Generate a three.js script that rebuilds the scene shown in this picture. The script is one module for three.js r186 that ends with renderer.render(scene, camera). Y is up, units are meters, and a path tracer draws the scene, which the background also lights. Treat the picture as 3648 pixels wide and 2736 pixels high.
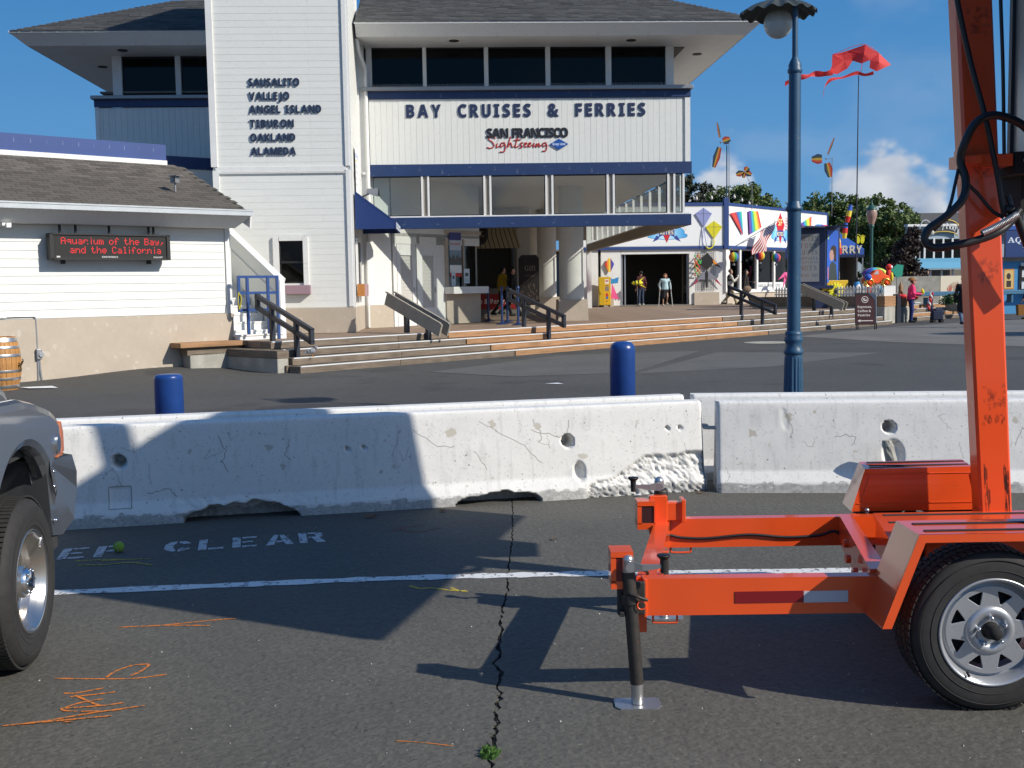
import * as THREE from 'three';
import { mergeGeometries, mergeVertices } from 'three/addons/utils/BufferGeometryUtils.js';
import { RoundedBoxGeometry } from 'three/addons/geometries/RoundedBoxGeometry.js';
import { MarchingCubes } from 'three/addons/objects/MarchingCubes.js';
import { FontLoader } from 'three/addons/loaders/FontLoader.js';
import { TextGeometry } from 'three/addons/geometries/TextGeometry.js';

// ---------- camera, sky, sun, exposure ----------
const scene = new THREE.Scene();
const camera = new THREE.PerspectiveCamera(38.13, 1024 / 768, 0.1, 1500);
camera.rotation.order = 'YXZ';
camera.position.set(0, 1.62, 0);
camera.rotation.set(THREE.MathUtils.degToRad(-4.96), 0, THREE.MathUtils.degToRad(-0.97));
const renderer = new THREE.WebGLRenderer({ antialias: true });
renderer.toneMapping = THREE.LinearToneMapping;
renderer.toneMappingExposure = 1.1;
renderer.shadowMap.enabled = true;

const SUN = new THREE.Vector3(0.888, 0.6745, 0.46).normalize();
const sun = new THREE.DirectionalLight(new THREE.Color(1.0, 0.935, 0.83), 4.7);
sun.position.copy(SUN).multiplyScalar(120).add(new THREE.Vector3(0, 0, -25));
sun.target.position.set(0, 0, -25);
sun.castShadow = true;
Object.assign(sun.shadow.camera, { left: -60, right: 60, top: 60, bottom: -60, near: 1, far: 300 });
sun.shadow.mapSize.set(4096, 4096);
scene.add(sun, sun.target);

// ---------- seeded noise ----------
function rng(seed) { let a = seed >>> 0; return () => { a = (a + 0x6d2b79f5) >>> 0; let t = Math.imul(a ^ (a >>> 15), 1 | a); t = (t + Math.imul(t ^ (t >>> 7), 61 | t)) ^ t; return ((t ^ (t >>> 14)) >>> 0) / 4294967296; }; }
const hash = (x, y, s) => { let h = Math.imul(x, 374761393) ^ Math.imul(y, 668265263) ^ Math.imul(s, 974634599); h = Math.imul(h ^ (h >>> 13), 1274126177); return ((h ^ (h >>> 16)) >>> 0) / 4294967296; };
function vnoise(x, y, s = 0, per = 0) {
  let xi = Math.floor(x), yi = Math.floor(y); const fx = x - xi, fy = y - yi, u = fx * fx * (3 - 2 * fx), v = fy * fy * (3 - 2 * fy);
  const w = (k) => (per ? ((k % per) + per) % per : k);
  const a = hash(w(xi), w(yi), s), b = hash(w(xi + 1), w(yi), s), c = hash(w(xi), w(yi + 1), s), d = hash(w(xi + 1), w(yi + 1), s);
  return a + (b - a) * u + (c - a) * v + (a - b - c + d) * u * v;
}
function fbm(x, y, s = 0, oct = 4, per = 0) { let a = 0.5, r = 0, n = 0; for (let i = 0; i < oct; i++) { r += a * vnoise(x, y, s + i, per); n += a; a *= 0.5; x *= 2; y *= 2; per *= 2; } return r / n; }
const sstep = (a, b, x) => { const t = Math.min(1, Math.max(0, (x - a) / (b - a))); return t * t * (3 - 2 * t); };
const lerp = (a, b, t) => a + (b - a) * t;

// ---------- sky: air and clouds, computed ----------
{
  const W = 4096, Hh = 2048, data = new Float32Array(W * Hh * 4);
  const cols = [[0.145, 0.345, 0.6], [0.112, 0.3, 0.57], [0.056, 0.215, 0.485], [0.034, 0.15, 0.4], [0.024, 0.11, 0.33]], els = [0, 5, 14, 35, 90];
  const sunAz = Math.atan2(SUN.x, -SUN.z), sunEl = Math.asin(SUN.y);
  for (let y = 0; y < Hh; y++) {
    const el = ((y + 0.5) / Hh - 0.5) * Math.PI, deg = Math.max(0, el * 180 / Math.PI);
    let k = 0; while (k < 3 && deg > els[k + 1]) k++;
    const f = Math.min(1, (deg - els[k]) / (els[k + 1] - els[k])), c0 = [0, 1, 2].map((i) => lerp(cols[k][i], cols[k + 1][i], f));
    for (let x = 0; x < W; x++) {
      const th = ((x + 0.5) / W - 0.5) * 2 * Math.PI, az = Math.atan2(Math.cos(th), -Math.sin(th)), o = (y * W + x) * 4;
      let da = az - sunAz; da = Math.atan2(Math.sin(da), Math.cos(da));
      const cd = Math.sin(el) * Math.sin(sunEl) + Math.cos(el) * Math.cos(sunEl) * Math.cos(da), g = Math.max(0, cd);
      const glow = 0.35 * Math.pow(g, 3) + 1.4 * Math.pow(g, 14) + 2.5 * Math.pow(g, 60);
      let r = c0[0] + glow * 0.3, gg = c0[1] + glow * 0.31, b = c0[2] + glow * 0.3;
      if (deg < 24 && el > -0.02) {                                     // cumulus bank low in the sky
        const A = az * 180 / Math.PI, lump = fbm(A * 0.12 + 40, 3.1, 5, 3), top = 2.2 + 6.2 * sstep(0.36, 0.72, lump) * (0.6 + 0.8 * vnoise(A * 0.05, 9, 8));
        const inView = (A - 10.7) / 2.3, inB = (A - 18.6) / 3.6, inC = (A - 26) / 4;
        let hTop = (Math.abs(A - 12) < 22) ? Math.max(1.6 + 0 * top, 6.4 * Math.sqrt(Math.max(0, 1 - inView * inView)), 5.7 * Math.sqrt(Math.max(0, 1 - Math.pow(Math.abs(inB), 2.6))), 4.4 * Math.sqrt(Math.max(0, 1 - inC * inC)), A > 9 && A < 30 ? 3.6 : 0, 0) : top;
        if (A < 7.6 && A > -32) hTop = 0.4;
        const n = fbm(A * 0.8, deg * 1.05, 21, 6), n2 = fbm(A * 0.5 + 7, deg * 0.9, 33, 4);
        const d = sstep(-0.35, 0.75, hTop - deg + (n - 0.5) * 3.6);
        const wisp = sstep(0.58, 0.8, fbm(A * 0.16, deg * 0.3, 55, 5)) * sstep(24, 12, deg) * (A > 7 ? 0.1 : 0.0);
        const a = Math.min(1, d * 0.93 + wisp), li = Math.min(1, Math.max(0, 0.25 + 1.5 * (n2 - 0.36) + 0.4 * sstep(2.6, 0, hTop - deg) + 0.18 * (A - 14) / 10 * 0));
        const cr = lerp(0.27, 0.6, li), cg = lerp(0.34, 0.635, li), cb = lerp(0.47, 0.69, li);
        r = lerp(r, cr, a); gg = lerp(gg, cg, a); b = lerp(b, cb, a);
      }
      if (el < 0) { const t = sstep(0, -0.15, el); r = lerp(r, 0.06, t); gg = lerp(gg, 0.06, t); b = lerp(b, 0.06, t); }
      data[o] = r; data[o + 1] = gg; data[o + 2] = b; data[o + 3] = 1;
    }
  }
  const t = new THREE.DataTexture(data, W, Hh, THREE.RGBAFormat, THREE.FloatType);
  t.mapping = THREE.EquirectangularReflectionMapping; t.magFilter = t.minFilter = THREE.LinearFilter; t.wrapS = THREE.RepeatWrapping; t.needsUpdate = true;
  scene.background = t; scene.environment = t;
}

// ---------- textures and materials ----------
const clamp255 = (v) => Math.max(0, Math.min(255, Math.round(v)));
const enc = (l) => 255 * (l <= 0.0031308 ? 12.92 * l : 1.055 * Math.pow(Math.max(0, l), 1 / 2.4) - 0.055);
// tile of S pixels covering `metres`; fn(u, v, x, y) returns linear [r, g, b] or a grey number
function tile(S, metres, fn, srgb = true) {
  const d = new Uint8Array(S * S * 4);
  for (let y = 0; y < S; y++) for (let x = 0; x < S; x++) {
    const c = fn(x / S, y / S, x, y), o = (y * S + x) * 4;
    if (Array.isArray(c)) { d[o] = clamp255(enc(c[0])); d[o + 1] = clamp255(enc(c[1])); d[o + 2] = clamp255(enc(c[2])); } else d[o] = d[o + 1] = d[o + 2] = clamp255(srgb ? enc(c) : c * 255);
    d[o + 3] = 255;
  }
  const t = new THREE.DataTexture(d, S, S); t.wrapS = t.wrapT = THREE.RepeatWrapping; t.magFilter = THREE.LinearFilter; t.minFilter = THREE.LinearMipmapLinearFilter; t.generateMipmaps = true;
  if (srgb) t.colorSpace = THREE.SRGBColorSpace; t.repeat.set(1 / metres, 1 / metres); t.needsUpdate = true; return t;
}
function canvasTex(w, h, draw) { const c = document.createElement('canvas'); c.width = w; c.height = h; draw(c.getContext('2d'), w, h); const t = new THREE.CanvasTexture(c); t.colorSpace = THREE.SRGBColorSpace; t.magFilter = THREE.LinearFilter; return t; }
const lin = (r, g, b) => new THREE.Color().setRGB(r, g, b);
const M = {};
function std(name, color, rough = 0.7, metal = 0, extra = {}) { const m = new THREE.MeshStandardMaterial({ roughness: rough, metalness: metal, ...extra }); m.name = name; if (color) m.color.copy(Array.isArray(color) ? lin(...color) : new THREE.Color(color)); return (M[name] = m); }
function phys(name, color, o = {}) { const m = new THREE.MeshPhysicalMaterial(o); m.name = name; if (color) m.color.copy(lin(...color)); return (M[name] = m); }

// worn paint: base colour with blotches, specks and scuffs
const worn = (base, amt, s, dirt, dirtAmt) => (u, v) => { const n = fbm(u * 6, v * 6, s, 5, 6), m = fbm(u * 40, v * 40, s + 9, 3, 40), sp = sstep(0.74, 0.82, fbm(u * 24, v * 24, s + 31, 3, 24)) * dirtAmt, k = 1 + amt * (n - 0.5) * 2 + amt * (m - 0.5); return base.map((b, i) => lerp(b * k, dirt[i], sp)); };
M.whitePaint = std('whitePaint', null, 0.55, 0, { map: tile(512, 2.2, worn([0.70, 0.705, 0.67], 0.04, 3, [0.5, 0.47, 0.4], 0.16)) });
M.whiteTrim = std('whiteTrim', null, 0.5, 0, { map: tile(256, 1.3, worn([0.71, 0.71, 0.69], 0.04, 13, [0.5, 0.47, 0.4], 0.35)) });
M.beige = std('beige', null, 0.8, 0, { map: tile(512, 3.1, worn([0.44, 0.375, 0.30], 0.09, 23, [0.62, 0.58, 0.52], 0.35)) });
M.navy = std('navy', null, 0.5, 0, { map: tile(256, 2.0, worn([0.013, 0.036, 0.118], 0.12, 33, [0.3, 0.33, 0.4], 0.18)) });
M.railBlack = std('railBlack', [0.022, 0.026, 0.038], 0.45);
M.tanRail = std('tanRail', null, 0.7, 0, { map: tile(256, 1.1, worn([0.30, 0.265, 0.215], 0.1, 43, [0.15, 0.13, 0.1], 0.5)) });
M.asphalt = std('asphalt', null, 0.82, 0, {
  map: tile(1024, 2.6, (u, v) => { const n = fbm(u * 5, v * 5, 71, 4, 5), g = fbm(u * 150, v * 150, 77, 2, 150), p = hash(Math.floor(u * 1024), Math.floor(v * 1024), 5), st = vnoise(u * 230, v * 230, 79, 230); let k = 0.08 * (0.84 + 0.32 * n) * (0.76 + 0.46 * g); if (st > 0.92) k *= 1.4; if (st < 0.1) k *= 0.6; if (p > 0.9988) k = 0.34; return [k * 1.05, k * 0.995, k * 0.85]; }),
  bumpMap: tile(1024, 2.6, (u, v) => fbm(u * 150, v * 150, 77, 2, 150), false), bumpScale: 0.0035,
});
M.asphaltFar = std('asphaltFar', null, 0.85, 0, { map: tile(1024, 14, (u, v) => { const n = fbm(u * 8, v * 8, 91, 5, 8), g = fbm(u * 260, v * 260, 95, 2, 260), st = sstep(0.66, 0.74, fbm(u * 11, v * 11, 99, 4, 11)); const k = 0.06 * (0.78 + 0.4 * n) * (0.75 + 0.5 * g) * (1 - 0.28 * st); return [k * 1.02, k * 0.99, k * 0.93]; }) });
M.timberOld = std('timberOld', null, 0.85, 0, { map: tile(512, 1.6, (u, v) => { const gr = fbm(u * 5, v * 70, 101, 4, 5), n = fbm(u * 7, v * 7, 105, 4, 7), k = 0.55 + 0.9 * gr; const d = 0.75 + 0.5 * n; return [0.15 * k * d, 0.118 * k * d, 0.088 * k * d]; }) });
M.timberNew = std('timberNew', null, 0.8, 0, { map: tile(512, 1.7, (u, v) => { const gr = fbm(u * 4, v * 60, 111, 4, 4), n = fbm(u * 5, v * 5, 115, 4, 5), k = 0.6 + 0.8 * gr; const d = 0.75 + 0.5 * n; return [0.30 * k * d, 0.165 * k * d, 0.08 * k * d]; }) });
M.deck = std('deck', null, 0.85, 0, { map: tile(512, 3.0, (u, v) => { const gr = fbm(u * 6, v * 60, 121, 4, 6), pl = hash(Math.floor(v * 20), 3, 9), n = fbm(u * 7, v * 7, 125, 4, 7), gap = (v * 20) % 1 < 0.07 ? 0.45 : 1; const k = (0.7 + 0.45 * gr + 0.25 * pl) * (0.75 + 0.5 * n) * gap; return [0.235 * k, 0.165 * k, 0.115 * k]; }) });
M.nosing = std('nosing', [0.62, 0.64, 0.66], 0.6);
M.concreteRaw = std('concreteRaw', null, 0.9, 0, { map: tile(512, 1.5, (u, v) => { const n = fbm(u * 6, v * 6, 131, 5, 6), g = fbm(u * 60, v * 60, 135, 2, 60); const k = 0.33 * (0.62 + 0.55 * n + 0.25 * g); return [k, k * 0.96, k * 0.84]; }) });
M.roof = std('roof', null, 0.92, 0, { vertexColors: true, map: tile(256, 0.7, (u, v) => { const g = fbm(u * 60, v * 60, 141, 2, 60), n = fbm(u * 6, v * 6, 145, 3, 6); const k = (0.55 + 0.9 * g) * (0.8 + 0.4 * n); return [k, k, k]; }) });
M.roofOne = std('roofOne', [0.08, 0.08, 0.08], 0.92, 0, { map: M.roof.map });
M.metalGrey = std('metalGrey', [0.30, 0.31, 0.32], 0.45, 0.6);
M.galv = std('galv', [0.5, 0.51, 0.52], 0.38, 0.9);
M.chrome = std('chrome', [0.78, 0.78, 0.79], 0.14, 1);
M.black = std('black', [0.012, 0.012, 0.013], 0.5);
M.blackMatte = std('blackMatte', [0.012, 0.012, 0.012], 0.9);
M.rubber = std('rubber', null, 0.78, 0, { map: tile(256, 0.35, (u, v) => { const k = 0.021 * (0.7 + 0.6 * fbm(u * 16, v * 16, 151, 3, 16)); return [k * 1.05, k, k * 0.97]; }) });
M.glass = phys('glass', [0.9, 0.93, 0.92], { roughness: 0.03, transmission: 1, thickness: 0, ior: 1.5, specularIntensity: 1 });
M.darkGlass = phys('darkGlass', [0.26, 0.26, 0.23], { roughness: 0.04, transmission: 1, thickness: 0, ior: 1.3 });
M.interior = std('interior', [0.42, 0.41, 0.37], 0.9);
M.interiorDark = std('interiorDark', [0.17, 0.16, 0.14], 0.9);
M.plaster = std('plaster', null, 0.9, 0, { map: tile(256, 2.5, worn([0.60, 0.59, 0.55], 0.06, 163, [0.4, 0.38, 0.33], 0.3)) });
M.orange = phys('orange', null, { roughness: 0.4, clearcoat: 0.9, clearcoatRoughness: 0.07, map: tile(512, 0.9, (u, v) => { const n = fbm(u * 6, v * 6, 171, 5, 6), sc = sstep(0.72, 0.8, fbm(u * 5, v * 40, 175, 4, 5)) * 0.5; const k = 0.92 + 0.16 * n; return [lerp(0.76 * k, 0.5, sc), lerp(0.082 * k, 0.06, sc), lerp(0.009 * k, 0.012, sc)]; }) });
M.tealPost = std('tealPost', null, 0.45, 0, { map: tile(256, 0.8, worn([0.02, 0.07, 0.135], 0.14, 183, [0.10, 0.12, 0.13], 0.5)) });
M.bollardBlue = std('bollardBlue', null, 0.3, 0, { map: tile(256, 0.6, worn([0.012, 0.05, 0.21], 0.14, 193, [0.03, 0.06, 0.14], 0.6)) });

// ---------- geometry helpers ----------
const V = (x, y, z) => new THREE.Vector3(x, y, z);
const flat = (g) => { const n = g.index ? g.toNonIndexed() : g; for (const k of Object.keys(n.attributes)) if (!['position', 'normal', 'uv', 'color'].includes(k)) n.deleteAttribute(k); return n; };
// uv in metres by the face's main direction, on the geometry's own axes
function boxUV(g, ox = 0, oy = 0) {
  g = flat(g); if (!g.attributes.normal) g.computeVertexNormals();
  const p = g.attributes.position, uv = new Float32Array(p.count * 2), a = V(0, 0, 0), b = V(0, 0, 0), c = V(0, 0, 0);
  for (let i = 0; i < p.count; i += 3) {
    a.fromBufferAttribute(p, i); b.fromBufferAttribute(p, i + 1); c.fromBufferAttribute(p, i + 2);
    const n = b.clone().sub(a).cross(c.clone().sub(a)), ax = Math.abs(n.x), ay = Math.abs(n.y), az = Math.abs(n.z);
    [a, b, c].forEach((q, j) => { const [u, v] = ay >= ax && ay >= az ? [q.x, q.z] : ax >= az ? [q.z, q.y] : [q.x, q.y]; uv[(i + j) * 2] = u + ox; uv[(i + j) * 2 + 1] = v + oy; });
  }
  g.setAttribute('uv', new THREE.BufferAttribute(uv, 2)); return g;
}
const B = (w, h, d, x = 0, y = 0, z = 0, ry = 0) => { const g = new THREE.BoxGeometry(w, h, d); if (ry) g.rotateY(ry); return g.translate(x, y, z); };
const RB = (w, h, d, r, x = 0, y = 0, z = 0, ry = 0) => { const g = new RoundedBoxGeometry(w, h, d, 2, Math.min(r, w / 2.01, h / 2.01, d / 2.01)); if (ry) g.rotateY(ry); return g.translate(x, y, z); };
const C = (r0, r1, h, x = 0, y = 0, z = 0, n = 24) => new THREE.CylinderGeometry(r1, r0, h, n).translate(x, y + h / 2, z);
// prism of an outline [x, y] standing in the xy plane, from z to z + d
function prism(pts, d, z = 0, bevel = 0) { const s = new THREE.Shape(pts.map((p) => new THREE.Vector2(p[0], p[1]))); return new THREE.ExtrudeGeometry(s, { depth: d - 2 * bevel, bevelEnabled: bevel > 0, bevelSize: bevel, bevelOffset: -bevel, bevelThickness: bevel, bevelSegments: 2, curveSegments: 12 }).translate(0, 0, z + bevel); }
// slab of a plan outline [x, z], from y to y + h
function slab(pts, h, y = 0) { const s = new THREE.Shape(pts.map((p) => new THREE.Vector2(p[0], -p[1]))); return new THREE.ExtrudeGeometry(s, { depth: h, bevelEnabled: false }).rotateX(-Math.PI / 2).translate(0, y, 0); }
const pipe = (pts, r, seg = 40, n = 10, closed = false) => new THREE.TubeGeometry(new THREE.CatmullRomCurve3(pts.map((p) => V(...p)), closed, 'catmullrom', 0.5), seg, r, n, closed);
function rod(a, b, r, r2 = r, n = 12) { const A = V(...a), Bv = V(...b), d = Bv.clone().sub(A), g = new THREE.CylinderGeometry(r2, r, d.length(), n); g.applyQuaternion(new THREE.Quaternion().setFromUnitVectors(V(0, 1, 0), d.clone().normalize())); return g.translate(...A.add(Bv).multiplyScalar(0.5).toArray()); }
// bar of rectangular section w x h between two points (h is measured upwards)
function bar(a, b, w, h) { const A = V(...a), Bv = V(...b), d = Bv.clone().sub(A), L = d.length(), g = new THREE.BoxGeometry(w, h, L), zz = d.normalize(), xx = V(0, 1, 0).cross(zz).normalize(), yy = zz.clone().cross(xx); const m = new THREE.Matrix4().makeBasis(xx, yy, zz); g.applyMatrix4(m); return g.translate((a[0] + b[0]) / 2, (a[1] + b[1]) / 2, (a[2] + b[2]) / 2); }
function lathe(pts, n = 32) { return new THREE.LatheGeometry(pts.map((p) => new THREE.Vector2(p[0], p[1])), n); }
// closed solid from bottom ring and top ring of the same count
function loft(rings, capA = true, capB = true) {
  const pos = [], n = rings[0].length, tri = (a, b, c) => pos.push(...a, ...b, ...c);
  for (let k = 0; k < rings.length - 1; k++) for (let i = 0; i < n; i++) { const j = (i + 1) % n, a = rings[k][i], b = rings[k][j], c = rings[k + 1][j], d = rings[k + 1][i]; tri(a, b, c); tri(a, c, d); }
  if (capA) for (let i = 1; i < n - 1; i++) tri(rings[0][0], rings[0][i + 1], rings[0][i]);
  if (capB) { const r = rings[rings.length - 1]; for (let i = 1; i < n - 1; i++) tri(r[0], r[i], r[i + 1]); }
  const g = new THREE.BufferGeometry(); g.setAttribute('position', new THREE.Float32BufferAttribute(pos, 3)); g.computeVertexNormals(); return g;
}
function quad(a, b, c, d) { const g = new THREE.BufferGeometry(); g.setAttribute('position', new THREE.Float32BufferAttribute([...a, ...b, ...c, ...a, ...c, ...d], 3)); g.computeVertexNormals(); g.setAttribute('uv', new THREE.Float32BufferAttribute([0, 0, 1, 0, 1, 1, 0, 0, 1, 1, 0, 1], 2)); return g; }
const merged = (gs) => (Array.isArray(gs) ? (gs.length > 1 ? mergeGeometries(gs.map((g) => { g = flat(g); if (!g.attributes.normal) g.computeVertexNormals(); if (!g.attributes.uv) boxUV(g); return g; })) : gs[0]) : gs);
function smooth(g) { g = g.clone(); g.deleteAttribute('normal'); g.deleteAttribute('uv'); g = mergeVertices(g, 1e-4); g.computeVertexNormals(); return g; }

const taken = {};
const numbered = (n) => { const k = taken[n] = (taken[n] ?? -1) + 1; return k ? `${n}_${String(k).padStart(3, '0')}` : n; };
// one named mesh; keepUV keeps the geometry's own uv
function obj(name, geos, mat, parent = scene, keepUV = false) {
  let g = merged(geos); if (!keepUV) g = boxUV(g, 0, 0);
  if (!g.attributes.normal) g.computeVertexNormals();
  const m = new THREE.Mesh(g, mat); m.name = parent === scene ? numbered(name) : name; m.castShadow = m.receiveShadow = true; parent.add(m); return m;
}
// alike pieces share one geometry
function piece(name, geo, mat, parent, x = 0, y = 0, z = 0, rx = 0, ry = 0, rz = 0) { const m = new THREE.Mesh(geo, mat); m.name = name; m.position.set(x, y, z); m.rotation.set(rx, ry, rz); m.castShadow = m.receiveShadow = true; parent.add(m); return m; }
function group(name, parent, x = 0, y = 0, z = 0, ry = 0) { const g = new THREE.Group(); g.name = name; g.position.set(x, y, z); g.rotation.y = ry; parent.add(g); return g; }
function tag(o, label, category, grp) { o.userData.label = label; o.userData.category = category; if (grp) o.userData.group = grp; return o; }
function thing(name, label, category, p = [0, 0, 0], ry = 0, grp) { const o = new THREE.Group(); o.name = numbered(name); o.position.set(...p); o.rotation.y = ry; scene.add(o); return tag(o, label, category, grp); }
function copyOf(o, p, ry, label) { const c = o.clone(); c.name = numbered(o.name.replace(/_\d{3}$/, '')); c.userData = { ...o.userData }; if (label) c.userData.label = label; c.position.set(...p); c.rotation.y = ry; scene.add(c); return c; }
const structure = (m) => { m.userData.kind = 'structure'; return m; };
const stuff = (m) => { m.userData.kind = 'stuff'; return m; };
const rad = THREE.MathUtils.degToRad;

// ---------- lettering ----------
const loader = new FontLoader();
const fontSans = await loader.loadAsync('fonts/droid/droid_sans_bold.typeface.json');
const fontSerif = await loader.loadAsync('fonts/droid/droid_serif_regular.typeface.json');
// a run of letters, each its own mesh; width in metres is fitted by spacing
function letters(text, size, width, depth, mat, parent, x, y, z, o = {}) {
  const font = o.font || fontSans, sx = o.sx || 1, gs = [], ws = [];
  for (const ch of text) { if (ch === ' ') { gs.push(null); ws.push(size * (o.space || 0.42)); continue; } const g = new TextGeometry(ch, { font, size, depth, curveSegments: 4, bevelEnabled: !!o.bold, bevelSize: o.bold || 0, bevelThickness: 0.004, bevelSegments: 1 }); g.computeBoundingBox(); const b = g.boundingBox; g.translate(-b.min.x, 0, 0); g.scale(sx, 1, 1); if (o.bold) { g.translate(0, 0, 0); } gs.push(g); ws.push((b.max.x - b.min.x) * sx); }
  const gap = (width - ws.reduce((a, b) => a + b, 0)) / (text.length - 1);
  let px = x;
  gs.forEach((g, i) => { if (g) { const m = obj('letter', g, mat, parent); m.position.set(px, y + (o.rise || 0) * (px - x), z); } px += ws[i] + gap; });
}
// ---------- the ground ----------
const groundY = (x, z) => 0.15 * Math.exp(-(Math.pow((x + 7.6) / 1.6, 2) + Math.pow((z + 23.2) / 1.9, 2))) - (z > -9.62 ? 0.016 : 0);
{
  const line = (a) => { const r = []; for (let i = 0; i < a.length - 1; i++) for (let k = 0; k < a[i][1]; k++) r.push(lerp(a[i][0], a[i + 1][0], k / a[i][1])); r.push(a[a.length - 1][0]); return r; };
  const xs = line([[-700, 6], [-40, 8], [-14, 44], [-2, 8], [40, 6], [700, 0]]), zs = line([[120, 5], [-9.6, 1], [-9.64, 8], [-18, 40], [-29, 8], [-90, 6], [-1000, 0]]);
  const pos = [], idx = [];
  for (const z of zs) for (const x of xs) pos.push(x, groundY(x, z), z);
  const n = xs.length;
  for (let j = 0; j < zs.length - 1; j++) for (let i = 0; i < n - 1; i++) { const a = j * n + i; idx.push(a, a + 1, a + n, a + 1, a + n + 1, a + n); }
  const g = new THREE.BufferGeometry(); g.setAttribute('position', new THREE.Float32BufferAttribute(pos, 3)); g.setIndex(idx); g.computeVertexNormals();
  structure(obj('ground', g, M.asphaltFar));
}
// the parking lane is an asphalt layer split by a long crack
const CRACK = [[-0.013, -9.6], [-0.014, -8.02], [-0.01, -7.55], [-0.02, -6.9], [-0.035, -6.37], [-0.046, -6.06], [-0.04, -5.83], [-0.062, -5.6], [-0.068, -5.36], [-0.074, -5.08], [-0.077, -4.86], [-0.092, -4.68], [-0.07, -4.6], [-0.064, -4.47], [-0.073, -4.36], [-0.074, -4.2], [-0.086, -4.1], [-0.083, -3.98], [-0.085, -3.9], [-0.092, -3.8], [-0.12, -2.6], [-0.1, -1], [-0.2, 2], [-0.1, 9]];
{
  const r = rng(11), left = [], right = [];
  for (let i = 0; i < CRACK.length - 1; i++) {
    const [ax, az] = CRACK[i], [bx, bz] = CRACK[i + 1], n = Math.max(2, Math.round((bz - az) / 0.035));
    for (let k = 0; k < n; k++) { const t = k / n, x = lerp(ax, bx, t), z = lerp(az, bz, t), near = sstep(-6.4, -4.2, z) * sstep(-3.2, -4.0, z) , w = 0.003 + 0.008 * near * r() + 0.004 * r(), j = (r() - 0.5) * (0.012 + 0.016 * near); left.push([x + j - w, z]); right.push([x + j + w, z]); }
  }
  structure(obj('road_surface', slab([[-60, -9.6], ...left, [-0.1, 9], [-60, 9]], 0.018, -0.0145), M.asphalt));
  structure(obj('road_surface', slab([[60, -9.6], ...right, [-0.1, 9], [60, 9]].reverse(), 0.018, -0.0145), M.asphalt));
}
// lighter patches and the pale paving towards the shops
M.patch = std('patch', null, 0.85, 0, { map: tile(512, 6, (u, v) => { const k = 0.088 * (0.72 + 0.4 * fbm(u * 9, v * 9, 201, 5, 9) + 0.25 * fbm(u * 90, v * 90, 205, 2, 90)); return [k * 1.02, k, k * 0.94]; }) });
M.paving = std('paving', null, 0.85, 0, { map: tile(512, 7, (u, v) => { const k = 0.125 * (0.66 + 0.5 * fbm(u * 9, v * 9, 211, 5, 9) + 0.2 * fbm(u * 90, v * 90, 215, 2, 90)); return [k * 1.05, k, k * 0.92]; }) });
const sheet = (name, pts, y, m) => structure(obj(name, slab(pts, 0.003, y), m));
sheet('asphalt_patch', [[-1.6, -21.6], [1.1, -26.2], [4.6, -27.1], [2.2, -20.6], [0, -20.2]], 0.003, M.patch);
sheet('asphalt_patch', [[2.3, -20.4], [4.9, -26.4], [8.4, -25.2], [5.0, -21.5]], 0.003, M.patch);
sheet('paving', [[8.6, -33.6], [11.2, -36.6], [13.6, -39.5], [60, -75], [60, -22], [20, -23.6], [13.3, -25.4], [10.2, -29.4]], 0.002, M.paving);
M.patchDark = std('patchDark', [0.034, 0.034, 0.034], 0.8);
{ const blob = (cx, cz, rx, rz, seed) => { const r = rng(seed), p = []; for (let i = 0; i < 26; i++) { const a = i / 26 * Math.PI * 2, k = 0.85 + 0.3 * r(); p.push([cx + Math.cos(a) * rx * k, cz - Math.sin(a) * rz * k]); } return p; };
  sheet('dark_patch', blob(-2.75, -15.4, 0.75, 0.5, 3), 0.004, M.patchDark); }  // irregular darker blob on the asphalt
// manhole cover and concrete strips by the steps
{ const p = []; for (let i = 0; i < 30; i++) { const a = i / 30 * Math.PI * 2; p.push([7.0 + Math.cos(a) * 0.62, -30.4 - Math.sin(a) * 0.62]); } sheet('manhole_cover', p, 0.004, M.concreteRaw); }

// ---------- paint on the road ----------
M.roadWhite = std('roadWhite', null, 0.7, 0, { map: tile(256, 0.5, (u, v) => { const w = sstep(0.62, 0.72, fbm(u * 22, v * 22, 221, 4, 22)); const k = lerp(0.66, 0.17, w); return [k, k, k * 0.98]; }) });
M.roadGrey = std('roadGrey', null, 0.75, 0, { map: tile(256, 0.5, (u, v) => { const w = sstep(0.55, 0.68, fbm(u * 22, v * 22, 231, 4, 22)); const k = lerp(0.47, 0.16, w); return [k, k, k]; }) });
M.sprayOrange = std('sprayOrange', null, 0.8, 0, { map: tile(256, 0.22, (u, v) => { const w = sstep(0.5, 0.66, fbm(u * 26, v * 26, 241, 3, 26)); return [lerp(0.62, 0.2, w), lerp(0.17, 0.11, w), lerp(0.02, 0.05, w)]; }) });
M.sprayYellow = std('sprayYellow', null, 0.8, 0, { map: tile(256, 0.22, (u, v) => { const w = sstep(0.46, 0.6, fbm(u * 26, v * 26, 251, 3, 26)); return [lerp(0.5, 0.12, w), lerp(0.38, 0.11, w), lerp(0.03, 0.06, w)]; }) });
M.sprayRed = std('sprayRed', [0.17, 0.06, 0.05], 0.8);
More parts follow.
